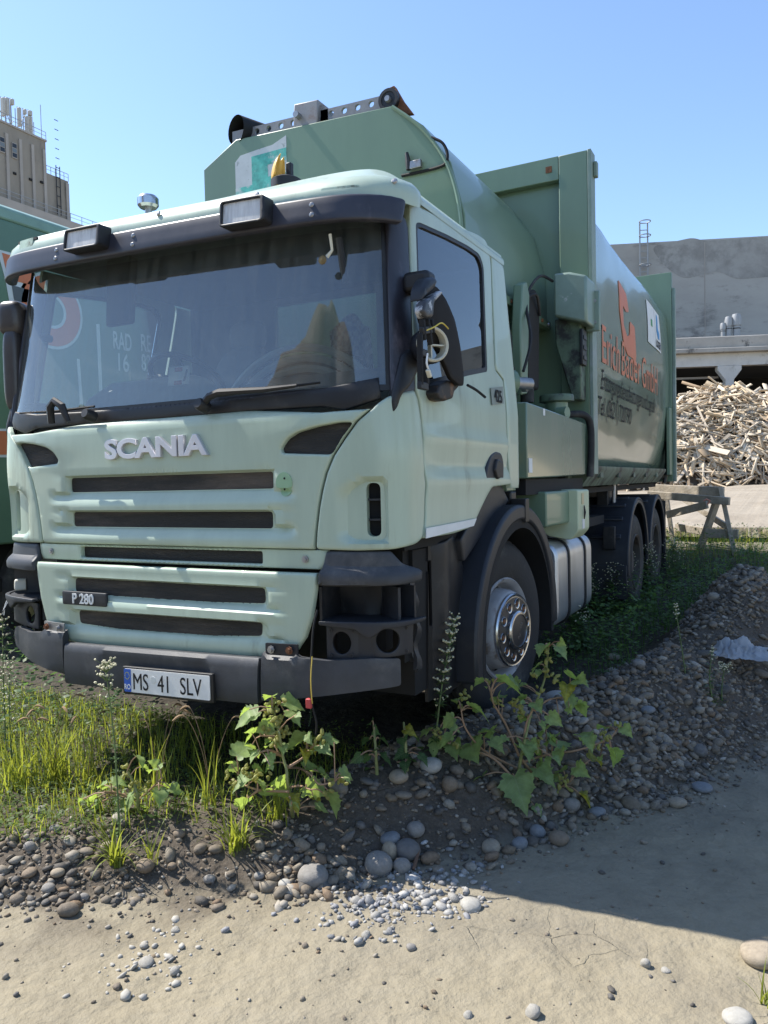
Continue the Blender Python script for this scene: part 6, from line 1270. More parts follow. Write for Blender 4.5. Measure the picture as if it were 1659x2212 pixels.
# ================================================================ stones
def stone_mesh(seed, sub, rough=.16):
    bm = bmesh.new(); bmesh.ops.create_icosphere(bm, subdivisions=sub, radius=1.0); r = np.random.default_rng(seed); D = r.normal(0, 1, (7, 3)); D /= np.linalg.norm(D, axis=1)[:, None]; A = r.uniform(-1, 1, 7)
    cut = r.normal(0, 1, (4, 3)); cut /= np.linalg.norm(cut, axis=1)[:, None]; ch = r.uniform(.72, .95, 4)
    for v in bm.verts:
        p = np.array(v.co); k = 1+rough*np.sum(A*np.maximum(0, D@p)**2)/2
        for c, h in zip(cut, ch):
            t = (p@c)
            if t > h: k *= h/t*.55+.45
        v.co = Vector(p*k)
    me = bpy.data.meshes.new('stone'); bm.to_mesh(me); bm.free(); me.shade_smooth(); return me
def stonemat(name, stops, island=False):
    m = bpy.data.materials.new(name); m.use_nodes = True; t = m.node_tree; N = t.nodes; L = t.links; b = N['Principled BSDF']; b.inputs['Roughness'].default_value = .78; b.inputs['Specular IOR Level'].default_value = .3
    if island: src = N.new('ShaderNodeNewGeometry').outputs['Random Per Island']
    else: src = N.new('ShaderNodeObjectInfo').outputs['Random']
    r = N.new('ShaderNodeValToRGB'); L.new(src, r.inputs[0]); e = r.color_ramp.elements; e[0].color = (*stops[0][1], 1); e[1].color = (*stops[-1][1], 1); e[1].position = stops[-1][0]
    for p, c in stops[1:-1]: q = e.new(p); q.color = (*c, 1)
    r.color_ramp.interpolation = 'CONSTANT'
    tc = N.new('ShaderNodeTexCoord'); n = N.new('ShaderNodeTexNoise'); n.inputs['Scale'].default_value = 90 if island else 2.2; n.inputs['Detail'].default_value = 8; n.inputs['Roughness'].default_value = .7; L.new(tc.outputs['Object'], n.inputs['Vector'])
    mr = N.new('ShaderNodeMapRange'); mr.inputs[1].default_value = .3; mr.inputs[2].default_value = .7; mr.inputs[3].default_value = .72; mr.inputs[4].default_value = 1.3; L.new(n.outputs['Fac'], mr.inputs[0]); mx = N.new('ShaderNodeMix'); mx.data_type = 'RGBA'; mx.blend_type = 'MULTIPLY'; mx.inputs[0].default_value = 1; L.new(r.outputs[0], mx.inputs[6]); L.new(mr.outputs[0], mx.inputs[7]); L.new(mx.outputs[2], b.inputs['Base Color'])
    n2 = N.new('ShaderNodeTexNoise'); n2.inputs['Scale'].default_value = 260 if island else 14; n2.inputs['Detail'].default_value = 4; L.new(tc.outputs['Object'], n2.inputs['Vector']); bp = N.new('ShaderNodeBump'); bp.inputs['Strength'].default_value = .25; bp.inputs['Distance'].default_value = .01; L.new(n2.outputs['Fac'], bp.inputs['Height']); L.new(bp.outputs[0], b.inputs['Normal'])
    return m
SST = [(0, (0.168, 0.140, 0.108)), (.18, (0.204, 0.172, 0.132)), (.34, (0.100, 0.090, 0.078)), (.48, (0.224, 0.192, 0.148)), (.58, (0.168, 0.132, 0.092)), (.70, (0.136, 0.126, 0.114)), (.80, (0.264, 0.236, 0.192)), (.88, (0.184, 0.132, 0.088)), (.95, (0.328, 0.296, 0.248))]
STM = stonemat('river_stone', SST); PBM = stonemat('river_pebbles', SST, True)
PAL = {'grey': mat('stone_grey', (.23, .215, .195), .8, var=.2, vscale=3, bump=.3, bscale=18), 'pale': mat('stone_pale', (.36, .345, .31), .8, var=.15, vscale=3, bump=.3, bscale=18), 'dark': mat('stone_dark', (.13, .125, .12), .75, var=.2, vscale=3, bump=.2, bscale=18),
       'tan': mat('stone_tan', (.30, .25, .185), .8, var=.2, vscale=3, bump=.3, bscale=18), 'brown': mat('stone_brown', (.20, .155, .11), .8, var=.2, vscale=3, bump=.3, bscale=18), 'blue': mat('stone_blue', (.17, .18, .19), .7, var=.2, vscale=3, bump=.2, bscale=18), 'white': mat('rubble_white', (.36, .34, .30), .85, var=.15, vscale=3, bump=.5, bscale=10)}
SMB = [stone_mesh(k, 3) for k in range(5)]; SMS = [stone_mesh(20+k, 2, .25) for k in range(8)]; SMR = [stone_mesh(60+k, 2, .9) for k in range(5)]
for me in SMS: me.materials.append(STM)
def ground_hit(x, y):
    """where the ray through a photo pixel meets the ground"""
    r = ray(x, y); t = 2.0
    for _ in range(400):
        p = CP+r*t
        if p[2] < Hm(p[0], p[1]): break
        t += .02
    lo, hi = t-.02, t
    for _ in range(12):
        mid_ = (lo+hi)/2; p = CP+r*mid_
        if p[2] < Hm(p[0], p[1]): hi = mid_
        else: lo = mid_
    return CP+r*hi, hi
BIG = [(677, 1905, 66, .82, 'grey', 'large round grey boulder at the edge of the mud, left of the stone cluster'), (818, 1880, 62, .85, 'grey', 'big flat-faced grey stone on the left of the cluster of four'), (843, 1850, 34, 1.5, 'tan', 'upright tan stone wedged between the big grey and dark stones'), (878, 1848, 54, .9, 'dark', 'dark rounded stone at the top right of the cluster'), (868, 1880, 40, .9, 'grey', 'smaller grey stone at the foot of the cluster beside the stick'), (843, 1818, 44, .7, 'blue', 'blue grey angular stone above the stone cluster'),
       (931, 1662, 48, .7, 'pale', 'pale egg-shaped stone on the crest of the gravel bank'), (862, 1685, 42, .7, 'tan', 'long tan stone on the crest left of the pale egg-shaped one'), (970, 1704, 34, 1.1, 'brown', 'brown oval stone on the slope below the pale crest stone'), (898, 1800, 40, .85, 'grey', 'round speckled grey stone right of the stone cluster'), (1061, 1838, 40, .85, 'tan', 'tan speckled stone at the foot of the bank, before the shadowed mud'), (1123, 1830, 36, .8, 'blue', 'flat blue grey stone at the bank foot right of the tan speckled one'), (1208, 1820, 44, .75, 'brown', 'brownish grey stone lying last at the bank foot in the shadow'), (1160, 1806, 34, 1.0, 'blue', 'squarish blue grey stone near the yellow leaf at the bank foot'),
       (1017, 1962, 46, .6, 'pale', 'pale smooth stone lying alone on sunlit mud by the shadow edge'), (1644, 2072, 84, .62, 'tan', 'large tan stone cut by the right edge of the picture'), (1517, 1706, 44, .45, 'blue', 'flat blue grey slab on the bank foot at the right'), (1236, 1746, 38, .8, 'grey', 'grey stone below the right burdock-like plant'), (1461, 1740, 40, .6, 'tan', 'brown tan stone left of the flat blue grey slab'), (1290, 1760, 38, .6, 'blue', 'dark blue grey stone at the bank foot, middle of the shadow'), (1326, 1424, 30, .65, 'tan', 'tan stone high on the gravel bank near the fuel tank'), (1380, 1440, 28, .8, 'grey', 'grey stone high on the bank right of the tan one'), (1200, 1508, 44, .5, 'pale', 'pale granite slab lying against the front tyre'), (1398, 1538, 30, .6, 'blue', 'blue oval stone in the middle of the bank slope'),
       (64, 1834, 26, .85, 'grey', 'round grey stone in the sunny gravel at the far left'), (120, 1794, 24, .8, 'grey', 'oval grey stone left below the tall grass tuft'), (89, 1758, 22, 1.1, 'grey', 'upright grey stone on the bank crest below the tall grass tuft'), (315, 1878, 38, .8, 'brown', 'flat reddish brown stone beside the low grass tuft'), (451, 1904, 26, .75, 'grey', 'small grey stone on mud right of the low grass tuft'), (387, 1806, 28, .7, 'brown', 'brown rounded stone below the small burdock-like plant'), (233, 1830, 30, .6, 'tan', 'flat tan stone under the low grass tuft leaves'), (64, 1890, 32, .6, 'brown', 'brown pebble in the lower gravel at the left edge'), (125, 1890, 30, .65, 'tan', 'tan striped pebble right of the brown one at the left'), (104, 1923, 28, .75, 'grey', 'grey egg pebble where gravel meets the mud at left'), (182, 1942, 22, .8, 'grey', 'grey pebble on the gravel edge below the low grass tuft'),
       (560, 1896, 22, .8, 'grey', 'small grey pebble pair member left of the large boulder'), (616, 1916, 30, .75, 'pale', 'pale pebble close to the left of the large boulder'), (310, 2048, 24, .7, 'white', 'white oval pebble in the rubble patch on the mud'), (383, 2010, 24, .7, 'white', 'white rubble lump right above the rubble patch'), (375, 2102, 24, .9, 'white', 'pointed white rubble piece at the end of the rubble patch'), (310, 2082, 26, .6, 'white', 'square white rubble piece left in the rubble patch'), (790, 2022, 24, .8, 'white', 'white pebble on the open mud in the middle foreground'), (1395, 2088, 26, 1.0, 'white', 'white rock lump on the sunny mud right of the centre'), (1440, 2096, 24, .5, 'white', 'thin white flake beside the white rock lump'), (888, 2050, 22, .7, 'grey', 'grey pebble below the crushed stones'), (1146, 2192, 26, .9, 'white', 'white stone at the bottom edge of the picture'), (1010, 2195, 24, .8, 'white', 'half buried white stone at the bottom, left of the other'), (372, 1470+405, 20, .8, 'brown', 'small brown pebble near the reddish brown flat stone'), (1590, 2205, 60, .5, 'pale', 'broad pale stone in the bottom right corner')]
GRP = 'stones on and below the gravel bank'; placed = []
for k, (x, y, wpx, asp, pal, lab) in enumerate(BIG):
    p, t = ground_hit(x, y); r = wpx/2*t/FPX
    me = (SMR if pal == 'white' else SMB)[k % 5].copy(); me.materials.clear(); me.materials.append(PAL[pal])
    o = link('stone', me); rz = RNG.uniform(-.4, .4)+YAW; o.scale = (r, r*RNG.uniform(.8, 1.1), r*min(asp, 1.3)*.95); o.rotation_euler = (RNG.uniform(-.15, .15), RNG.uniform(-.15, .15), rz)
    o.location = (p[0], p[1], float(Hm(p[0], p[1]))+r*min(asp, 1.3)*(.25 if pal == 'white' else .5)); prop(o, lab, 'stone', GRP); placed.append((p[0], p[1], r))
def on_bank(n, dlo, dhi, amin, amax, seed, gap_=0):
    rng = np.random.default_rng(seed); out = []
    while len(out) < n:
        a = rng.uniform(amin, amax); d = rng.uniform(dlo, dhi); fx = np.interp(a, _fs, FOOT[:, 0]); fy = np.interp(a, _fs, FOOT[:, 1]); gx = np.interp(a+.05, _fs, FOOT[:, 0])-np.interp(a-.05, _fs, FOOT[:, 0]); gy = np.interp(a+.05, _fs, FOOT[:, 1])-np.interp(a-.05, _fs, FOOT[:, 1]); L = math.hypot(gx, gy)
        u, v = fx-gy/L*d, fy+gx/L*d; out.append((u, v, d, a))
    return np.array(out)
amn, amx = _fs[2]+.1, _fs[13]
Q = on_bank(900, -.10, .75, amn, amx, 5); cnt = 0
for (u, v, d, a) in Q:
    if cnt >= 250: break
    r = float(np.clip(RNG.lognormal(math.log(.024), .34), .014, .048))
    if u < .7: r *= .8
    if any((u-x)**2+(v-y)**2 < (r+q)**2*.85 for x, y, q in placed): continue
    if u < .6 and d > .38: continue
    placed.append((u, v, r)); o = link('stone', SMS[cnt % 8]); z = float(Hm(u, v)); fz = RNG.uniform(.45, .8)
    o.scale = (r*RNG.uniform(.9, 1.35), r*RNG.uniform(.75, 1.0), r*fz); o.rotation_euler = (RNG.uniform(-.35, .35), RNG.uniform(-.35, .35), RNG.uniform(0, 6.28)); o.location = (u, v, z+r*fz*.5)
    q_ = proj(np.array([u, v, z]))
    prop(o, ('fist sized' if r > .03 else 'egg sized' if r > .021 else 'plum sized')+' river stone '+('at the foot' if d < .12 else 'on the slope' if d < .42 else 'near the crest')+' of the gravel bank '+('at the far left' if q_[0] < 300 else 'left of the stone cluster' if q_[0] < 760 else 'around the stone cluster' if q_[0] < 960 else 'below the right burdock-like plant' if q_[0] < 1250 else 'right of the burdock-like plants' if q_[0] < 1450 else 'at the far right'), 'stone', 'small river stones of the gravel bank'); cnt += 1
def pebbles(name, P, R, label, m, seed, sub=1):
    bm = bmesh.new(); bmesh.ops.create_icosphere(bm, subdivisions=sub, radius=1.0); bv = np.array([v.co[:] for v in bm.verts]); bf_ = np.array([[v.index for v in f.verts] for f in bm.faces]); bm.free()
    rng = np.random.default_rng(seed); n = len(P); S_ = np.stack([rng.uniform(.8, 1.4, n), rng.uniform(.7, 1.05, n), rng.uniform(.42, .85, n)], 1)*R[:, None]
    jit = 1+rng.uniform(-.22, .22, (n, len(bv), 1)); V = bv[None]*jit*S_[:, None, :]; a = rng.uniform(0, 6.28, n); c, s = np.cos(a), np.sin(a); tl = rng.normal(0, .3, n)
    x = V[..., 0]*c[:, None]-V[..., 1]*s[:, None]; y = V[..., 0]*s[:, None]+V[..., 1]*c[:, None]; z = V[..., 2]+x*tl[:, None]
    W = np.stack([x+P[:, None, 0], y+P[:, None, 1], z+P[:, None, 2]+S_[:, None, 2]*.35], -1).reshape(-1, 3); Fc = (bf_[None]+np.arange(n)[:, None, None]*len(bv)).reshape(-1, 3)
    return prop(link(name, fastmesh(name, W, Fc, m, smooth=True)), label, 'gravel', kind='stuff')
Q = on_bank(34000, -.14, 1.0, _fs[1]+.8, _fs[14], 9); rng = np.random.default_rng(12)
keep = (Q[:, 0] > .6) | (Q[:, 2] < .34+.08*rng.normal(size=len(Q))); keep &= (Q[:, 2] > -.02) | (rng.random(len(Q)) < .35)
den = fbm(Q[:, 0]*3.1, Q[:, 1]*3.1, 3, 71); keep &= rng.random(len(Q)) < np.clip(.80+3.0*den, .32, 1); Q = Q[keep]; siz = np.exp(2.2*fbm(Q[:, 0]*2.0, Q[:, 1]*2.0, 3, 72))
R_ = np.clip(rng.lognormal(math.log(.0105), .55, len(Q))*siz*np.where(Q[:, 0] < .7, .62, 1), .003, .034); P = np.stack([Q[:, 0], Q[:, 1], Hm(Q[:, 0], Q[:, 1])], 1)
pebbles('gravel', P, R_, 'fine grey gravel covering the bank between the stones', PBM, 3)
# loose grit on the mud and the crushed patch
n = 5200; u = rng.uniform(-.8, 2.9, n); v = rng.uniform(-1.9, 1.2, n); d, _a = footd(u, v); k = (d < .02) & ((rng.random(n) < np.exp(d*4.5)*.95) | (rng.random(n) < .07)); u, v = u[k], v[k]
pebbles('grit', np.stack([u, v, Hm(u, v)], 1), np.clip(rng.lognormal(math.log(.0055), .5, len(u)), .002, .016), 'loose grit and small pebbles scattered over the mud', PBM, 4)
cp_, _t = ground_hit(880, 1935); n = 520; a = rng.normal(0, 1, (n, 2))*np.array([.14, .13]); u = cp_[0]+a[:, 0]; v = cp_[1]+a[:, 1]+.4*a[:, 0]
pebbles('crushed_stone', np.stack([u, v, Hm(u, v)], 1), np.clip(rng.lognormal(math.log(.009), .45, n), .004, .025), 'patch of pale crushed stone on the mud before the bank', stonemat('crushed_pale', [(0, (.28, .27, .25)), (.3, (.20, .20, .20)), (.5, (.34, .33, .31)), (.75, (.25, .25, .26)), (.9, (.42, .41, .39))], True), 6)
cp_, _t = ground_hit(330, 2070); n = 90; a = rng.normal(0, 1, (n, 2))*np.array([.10, .10]); u = cp_[0]+a[:, 0]; v = cp_[1]+a[:, 1]
pebbles('rubble', np.stack([u, v, Hm(u, v)], 1), np.clip(rng.lognormal(math.log(.007), .5, n), .003, .02), 'crumbs of white rubble scattered on the mud at left', PAL['white'], 7)
p, t = ground_hit(893, 1885); q, t2 = ground_hit(905, 1862)
prop(MB().tube([p+np.array([0, 0, .012]), (p+q)/2+np.array([0, 0, .03]), q+np.array([0, 0, .05])], [.007, .008, .005], 6).build('stick', mat('twig', (.12, .07, .045), .8)), 'short brown stick leaning on the stone cluster', 'stick')
# ================================================================ plants
LEAF = leafmat('burdock_leaf', (.27, .37, .15), (.40, .54, .09), .3, 3, vein=True); LEAFY = leafmat('yellowed_leaf', (.30, .30, .04), (.55, .50, .05), .5, 3, vein=True); LEAFD = leafmat('shade_painted_leaf', (.06, .12, .045), (.12, .22, .05), .3, 3, vein=True)  # the last one is a darker leaf copy with shade put into its colour
STEMM = mat('plant_stem', (.22, .24, .09), .6, var=.2, vscale=30); PETI = mat('reddish_petiole', (.33, .21, .13), .6, var=.2); BUR = leafmat('green_bur', (.40, .40, .14), (.45, .44, .10), .3, 60)
def leaf_outline(seed):
    r = np.random.default_rng(seed); half_ = [(0, 0), (.10, -.10), (.26, -.13), (.34, -.02), (.30, .06), (.44, .10), (.50, .24), (.42, .30), (.40, .40), (.42, .50), (.30, .56), (.26, .66), (.20, .74), (.10, .82), (.0, 1.0)]
    mm_ = []
    for (xa, ya), (xb, yb) in zip(half_[1:-1], half_[2:-1]+[half_[-2]]): mm_ += [(xa, ya), ((xa+xb)/2-.022, (ya+yb)/2-.015)]
    half_ = [half_[0]]+mm_[:-1]+[half_[-1]]
    R1 = [(x*(1+r.uniform(-.12, .12)), y+r.uniform(-.012, .012)) for x, y in half_[1:-1]]; L1 = [(-x*(1+r.uniform(-.12, .12)), y+r.uniform(-.012, .012)) for x, y in half_[1:-1]]
    return R1, L1
def leaf_mesh(seed, m, fold=.35, curl=.3):
    R1, L1 = leaf_outline(seed); n = len(R1); vs = []; r = np.random.default_rng(seed+5)
    def z(x, y): return abs(x)*fold-curl*y*y+.03*math.sin(11*y+seed)*abs(x)*3
    mids = [(0, max(0, y)*1.0) for _, y in R1]; mb = MB()
    V = [(0, 0, 0)]+[(0, max(.012*k, y), z(0, max(.012*k, y))) for k, (_, y) in enumerate(R1)]+[(0, 1, z(0, 1))]
    rr = [(x, y, z(x, y)) for x, y in R1]; ll = [(x, y, z(x, y)) for x, y in L1]; b = len(V); V += rr; c = len(V); V += ll; Fs = []
    # fan of quads between midrib and edge on both sides
    for k in range(n-1): Fs += [(1+k, b+k, b+k+1, 2+k), (1+k, 2+k, c+k+1, c+k)]
    Fs += [(0, b, 1), (0, 1, c), (n, b+n-1, n+1), (n, n+1, c+n-1)]
    mb.add(V, Fs); return mb.mesh('leaf', m, smooth=60)
LM = [leaf_mesh(k, LEAF, .25+.1*(k % 3), .15+.12*(k % 4)) for k in range(6)]; LMY = [leaf_mesh(30+k, LEAFY, .5, .5) for k in range(2)]; LMD = [leaf_mesh(50+k, LEAFD, .3, .3) for k in range(3)]
def bur_mesh():
    mb = MB(); n, m = 7, 8
    for i in range(1): pass
    g = [[(.5*math.sin(math.pi*i/n)**.8*math.cos(2*math.pi*j/m)*(1+.22*((i+j) % 2)), .5*math.sin(math.pi*i/n)**.8*math.sin(2*math.pi*j/m)*(1+.22*((i+j) % 2)), -math.cos(math.pi*i/n)) for j in range(m+1)] for i in range(n+1)]
    mb.grid(g); 
    for s_ in (-1, 1): mb.tube([(0, 0, .9), (s_*.18, 0, 1.35)], [.09, .01], 4)
    return mb.mesh('bur', BUR, smooth=30)
BM_ = bur_mesh()
def orient(o, p, yax, nrm, s):
    Y = Vector(yax).normalized(); Z = Vector(nrm); Z = (Z-Y*Z.dot(Y)); Z = Z.normalized() if Z.length > 1e-4 else Vector((0, 0, 1)); X = Y.cross(Z)
    o.matrix_local = Matrix(((X.x*s, Y.x*s, Z.x*s, p[0]), (X.y*s, Y.y*s, Z.y*s, p[1]), (X.z*s, Y.z*s, Z.z*s, p[2]), (0, 0, 0, 1)))
def burdock(base_px, stems, leaves, burs, label, seed, conv, name='burdock_plant', meshes=None, grp='broad leaved weeds before the truck', lift=0.0):
    """stems/leaves/burs in pixels of the photograph; depth from the foot of the plant, spread round the stem"""
    rng = np.random.default_rng(seed); bp, depth = ground_hit(*base_px); root = empty(name, tuple(bp), label, 'plant', grp); B = np.array(bp); meshes = meshes or LM
    def W(px, dd=0.0): return CP+ray(*conv(px))*(depth+dd)-B
    stem_pts = []
    for k, st in enumerate(stems):
        pts = [W(q, (.04*rng.normal() if i else 0)+(0 if k == 0 else .05*math.sin(i+k))) for i, q in enumerate(st)]
        if k == 0: pts[0] = np.array([0, 0, -.03])
        c = catmull(pts, 6); r0 = .0085 if k == 0 else .006; MB().tube(c, list(np.linspace(r0, r0*.5, len(c))), 6).mesh('x', None)
        o = link('stem' if k == 0 else 'branch', MB().tube(c, list(np.linspace(r0, r0*.5, len(c))), 6).mesh('stem', STEMM if k == 0 else PETI), root, inv=False); stem_pts += list(c)
    SPt = np.array(stem_pts)
    for i, lf in enumerate(leaves):
        x, y, sz = lf[:3]; yel = len(lf) > 3; c = W((x, y), rng.normal(0, .06)); s = sz*conv((1, 0), True)*depth/FPX*1.32
        d = np.linalg.norm((SPt-c)*np.array([1, 1, 1.0]), axis=1)+.6*np.maximum(0, SPt[:, 2]-c[2]-.02); a = SPt[np.argmin(d)]; out = c-a; L = np.linalg.norm(out)+1e-6; out = out/L
        droop = np.array([0, 0, -.35-.5*rng.random()]); yax = out*np.array([1, 1, .45])+droop*.8
        nr = np.array([0, 0, 1.0])*rng.uniform(.7, 1.2)-FW*rng.uniform(-.1, .8)+np.array([-.25, 0, 0])+rng.normal(0, .35, 3)
        b0 = c-Vector(yax).normalized()*s*.45
        o = link('leaf', (LMY[i % 2] if yel else meshes[i % len(meshes)]), root, inv=False); orient(o, b0, yax, nr, s)
        link('petiole', MB().tube(catmull([a, (a+np.array(b0))/2+np.array([0, 0, .012]), np.array(b0)], 3), [.0032]*7 if True else .003, 5).mesh('petiole', PETI), root, inv=False)
    for i in range(len(leaves) if name == 'burdock_plant' else 0):
        x, y, sz = leaves[i][:3]; k = conv((1, 0), True); c = W((x+rng.normal(0, 9)/k, y+rng.normal(0, 9)/k), rng.normal(0, .09)); s = sz*k*depth/FPX*rng.uniform(.55, .95); a = SPt[np.argmin(np.linalg.norm(SPt-c, axis=1))]; out = c-a; yax = out/(np.linalg.norm(out)+1e-6)*np.array([1, 1, .4])+np.array([0, 0, -.4*rng.random()])
        nr = np.array([-.3, 0, 1.0])+rng.normal(0, .45, 3); b0 = c-Vector(yax).normalized()*s*.45; o = link('leaf', meshes[rng.integers(len(meshes))], root, inv=False); orient(o, b0, yax, nr, s)
        link('petiole', MB().tube([a, (a+np.array(b0))/2+np.array([0, 0, .01]), np.array(b0)], .0026, 4).mesh('petiole', PETI), root, inv=False)
    for i, (x, y) in enumerate(burs):
        for q in range(4):
            c = W((x, y), -.04+rng.normal(0, .02))+rng.normal(0, .011, 3); o = link('bur', BM_, root, inv=False); orient(o, c, rng.normal(0, 1, 3), rng.normal(0, 1, 3)+np.array([0, 0, 1]), .0125*rng.uniform(.8, 1.2))
    return root
def cv1(p, sc=False): return .1719 if sc else (482.8+.1719*p[0], 1481.2+.1719*p[1])
L1_ = [(565, 140, 160), (890, 235, 240), (580, 250, 130), (890, 370, 180), (290, 420, 260), (510, 530, 190), (330, 640, 180), (270, 790, 260), (940, 680, 270), (1060, 660, 120), (570, 750, 150), (740, 790, 130), (845, 780, 100), (1115, 770, 170, 1), (1030, 860, 150, 1), (1330, 670, 130), (1270, 800, 170), (590, 930, 120), (390, 880, 160), (110, 1030, 120), (460, 1050, 150), (570, 1000, 120), (1100, 1010, 180), (230, 1220, 220), (480, 1250, 150), (680, 1310, 320), (820, 1260, 150), (1140, 1290, 240), (1270, 1110, 150), (1560, 1130, 180), (250, 1470, 200), (900, 1490, 180, 1), (1370, 1460, 260), (1190, 1420, 150, 1), (1240, 1550, 150)]
B1_ = [(600, 310), (560, 300), (600, 260), (640, 430), (560, 410), (700, 430), (600, 580), (550, 570), (700, 560), (750, 540), (820, 590), (690, 660), (650, 600), (680, 370), (730, 210), (690, 480), (640, 760), (60, 1130), (100, 1190), (310, 1070), (270, 1100), (380, 1110), (390, 1180), (1215, 650), (1210, 730), (1440, 1130), (1380, 1200), (1470, 1190), (1310, 1330), (515, 1140)]
burdock((640, 1800), [[(885, 1850), (870, 1650), (850, 1500), (835, 1402), (800, 1200), (790, 1050), (740, 860), (700, 600), (660, 420), (610, 280)], [(800, 1030), (960, 1040), (1100, 1120), (1210, 1240), (1400, 1200)], [(720, 880), (600, 815), (480, 830), (400, 900)], [(820, 1280), (960, 1260), (1100, 1310)], [(820, 1330), (540, 1320), (400, 1300), (260, 1250), (100, 1180)], [(430, 1320), (310, 1410)], [(820, 1020), (980, 920), (1060, 830)], [(700, 450), (780, 350), (830, 300)], [(640, 640), (470, 630)]], L1_, B1_, 'sunlit burdock-like plant with clustered green burs before the bumper', 3, cv1)
def cv3(p, sc=False): return .3385 if sc else (1097+.3385*p[0], 1207+.3385*p[1])
c23 = lambda x, y: ((548.6+.3637*x-1097)/.3385, (1371.5+.3637*y-1207)/.3385)
L2_ = [(*c23(x, y), s*1.07) for x, y, s in ((1520, 295, 130), (1460, 270, 60), (1440, 370, 70), (1345, 440, 110), (1340, 280, 70), (1205, 390, 60), (1120, 600, 110), (1150, 520, 80), (1190, 550, 80), (1070, 660, 90), (1020, 580, 80), (1190, 680, 100), (1300, 690, 150), (1380, 590, 140), (1445, 655, 80), (1575, 385, 60), (1600, 500, 80), (1620, 680, 110), (1290, 870, 140))]+[(215, 575, 90), (345, 590, 80), (170, 690, 80), (455, 775, 140), (45, 800, 90), (80, 895, 70), (190, 940, 80), (375, 840, 90, 1), (400, 910, 90), (470, 960, 90), (300, 1030, 80), (470, 1120, 110), (320, 1160, 150), (525, 1170, 80), (215, 1095, 90), (260, 1170, 80), (215, 1285, 120), (120, 1220, 120), (75, 1490, 180), (240, 1380, 120), (330, 1340, 80), (370, 1515, 120), (470, 1355, 90), (595, 1075, 70), (760, 1100, 70), (680, 1250, 110), (570, 1280, 100, 1), (330, 1260, 90), (510, 1540, 90, 1), (265, 1630, 80, 1)]
B2_ = [(250, 600), (265, 640), (240, 700), (170, 760), (300, 770), (200, 830), (270, 740), (30, 930), (90, 970), (690, 1070), (640, 1140), (580, 1200), (610, 1110), (200, 1170), (180, 1200), (360, 1400), (390, 1440), (330, 1450)]+[c23(x, y) for x, y in ((1250, 370), (1230, 430), (1410, 280), (1430, 410), (1450, 420), (1540, 400), (1570, 460), (1080, 560), (1105, 600), (1190, 650), (1580, 440), (1270, 350))]
burdock((1117, 1685), [[(60, 1410), (80, 1290), (110, 1150), (150, 980), (200, 870), (240, 740), (260, 560)], [(70, 1310), (250, 1250), (450, 1220), (640, 1150), (700, 1080)], [c23(1560, 790), c23(1370, 690), c23(1260, 560), c23(1230, 440)], [c23(1575, 720), c23(1500, 540), c23(1420, 400), c23(1410, 320)], [c23(1600, 640), c23(1620, 520), c23(1659, 440)], [c23(1530, 840), c23(1400, 720), c23(1190, 660), c23(1090, 590)], [(90, 1280), (200, 1420), (300, 1470), (400, 1420)], [(170, 970), (260, 900), (400, 880)]], L2_, B2_, 'burdock-like plant with drooping leaves growing on the gravel bank before the wheel', 5, cv3)
def cvV(p, sc=False): return 1.0 if sc else p
L3_ = [(232, 1700, 30), (258, 1690, 28), (330, 1660, 34), (305, 1640, 26), (372, 1705, 36), (345, 1722, 30), (275, 1740, 34), (252, 1725, 26), (310, 1745, 30), (198, 1725, 30), (205, 1740, 24), (175, 1730, 22)]
burdock((300, 1752), [[(300, 1755), (297, 1720), (288, 1690), (275, 1665)], [(298, 1730), (330, 1700), (350, 1680)], [(298, 1735), (260, 1715), (225, 1710)]], L3_, [(272, 1668), (285, 1690), (300, 1700), (268, 1655), (322, 1705)], 'small burdock-like plant among the sunny grass below the number plate', 8, cvV)
for k, (bx_, by_, lst, lab) in enumerate(((815, 1672, [(800, 1560, 20), (812, 1580, 20), (790, 1600, 22), (830, 1600, 22), (805, 1625, 24), (785, 1640, 24), (835, 1640, 26), (820, 1660, 24), (770, 1640, 22), (795, 1660, 20)], 'leafy seedling in the shadow under the right bumper end'), (880, 1665, [(870, 1600, 24), (895, 1590, 26), (905, 1615, 24), (865, 1630, 26), (890, 1640, 28), (915, 1640, 24), (875, 1655, 22), (850, 1650, 22), (885, 1580, 22, 1)], 'leafy seedling in the shadow left of the pale crest stone'))):
    burdock((bx_, by_), [[(bx_, by_), (bx_-4, by_-60), (bx_-8, by_-105)]], lst, [], lab, 20+k, cvV, name='leafy_seedling', meshes=LMD, grp='seedlings in the shade')
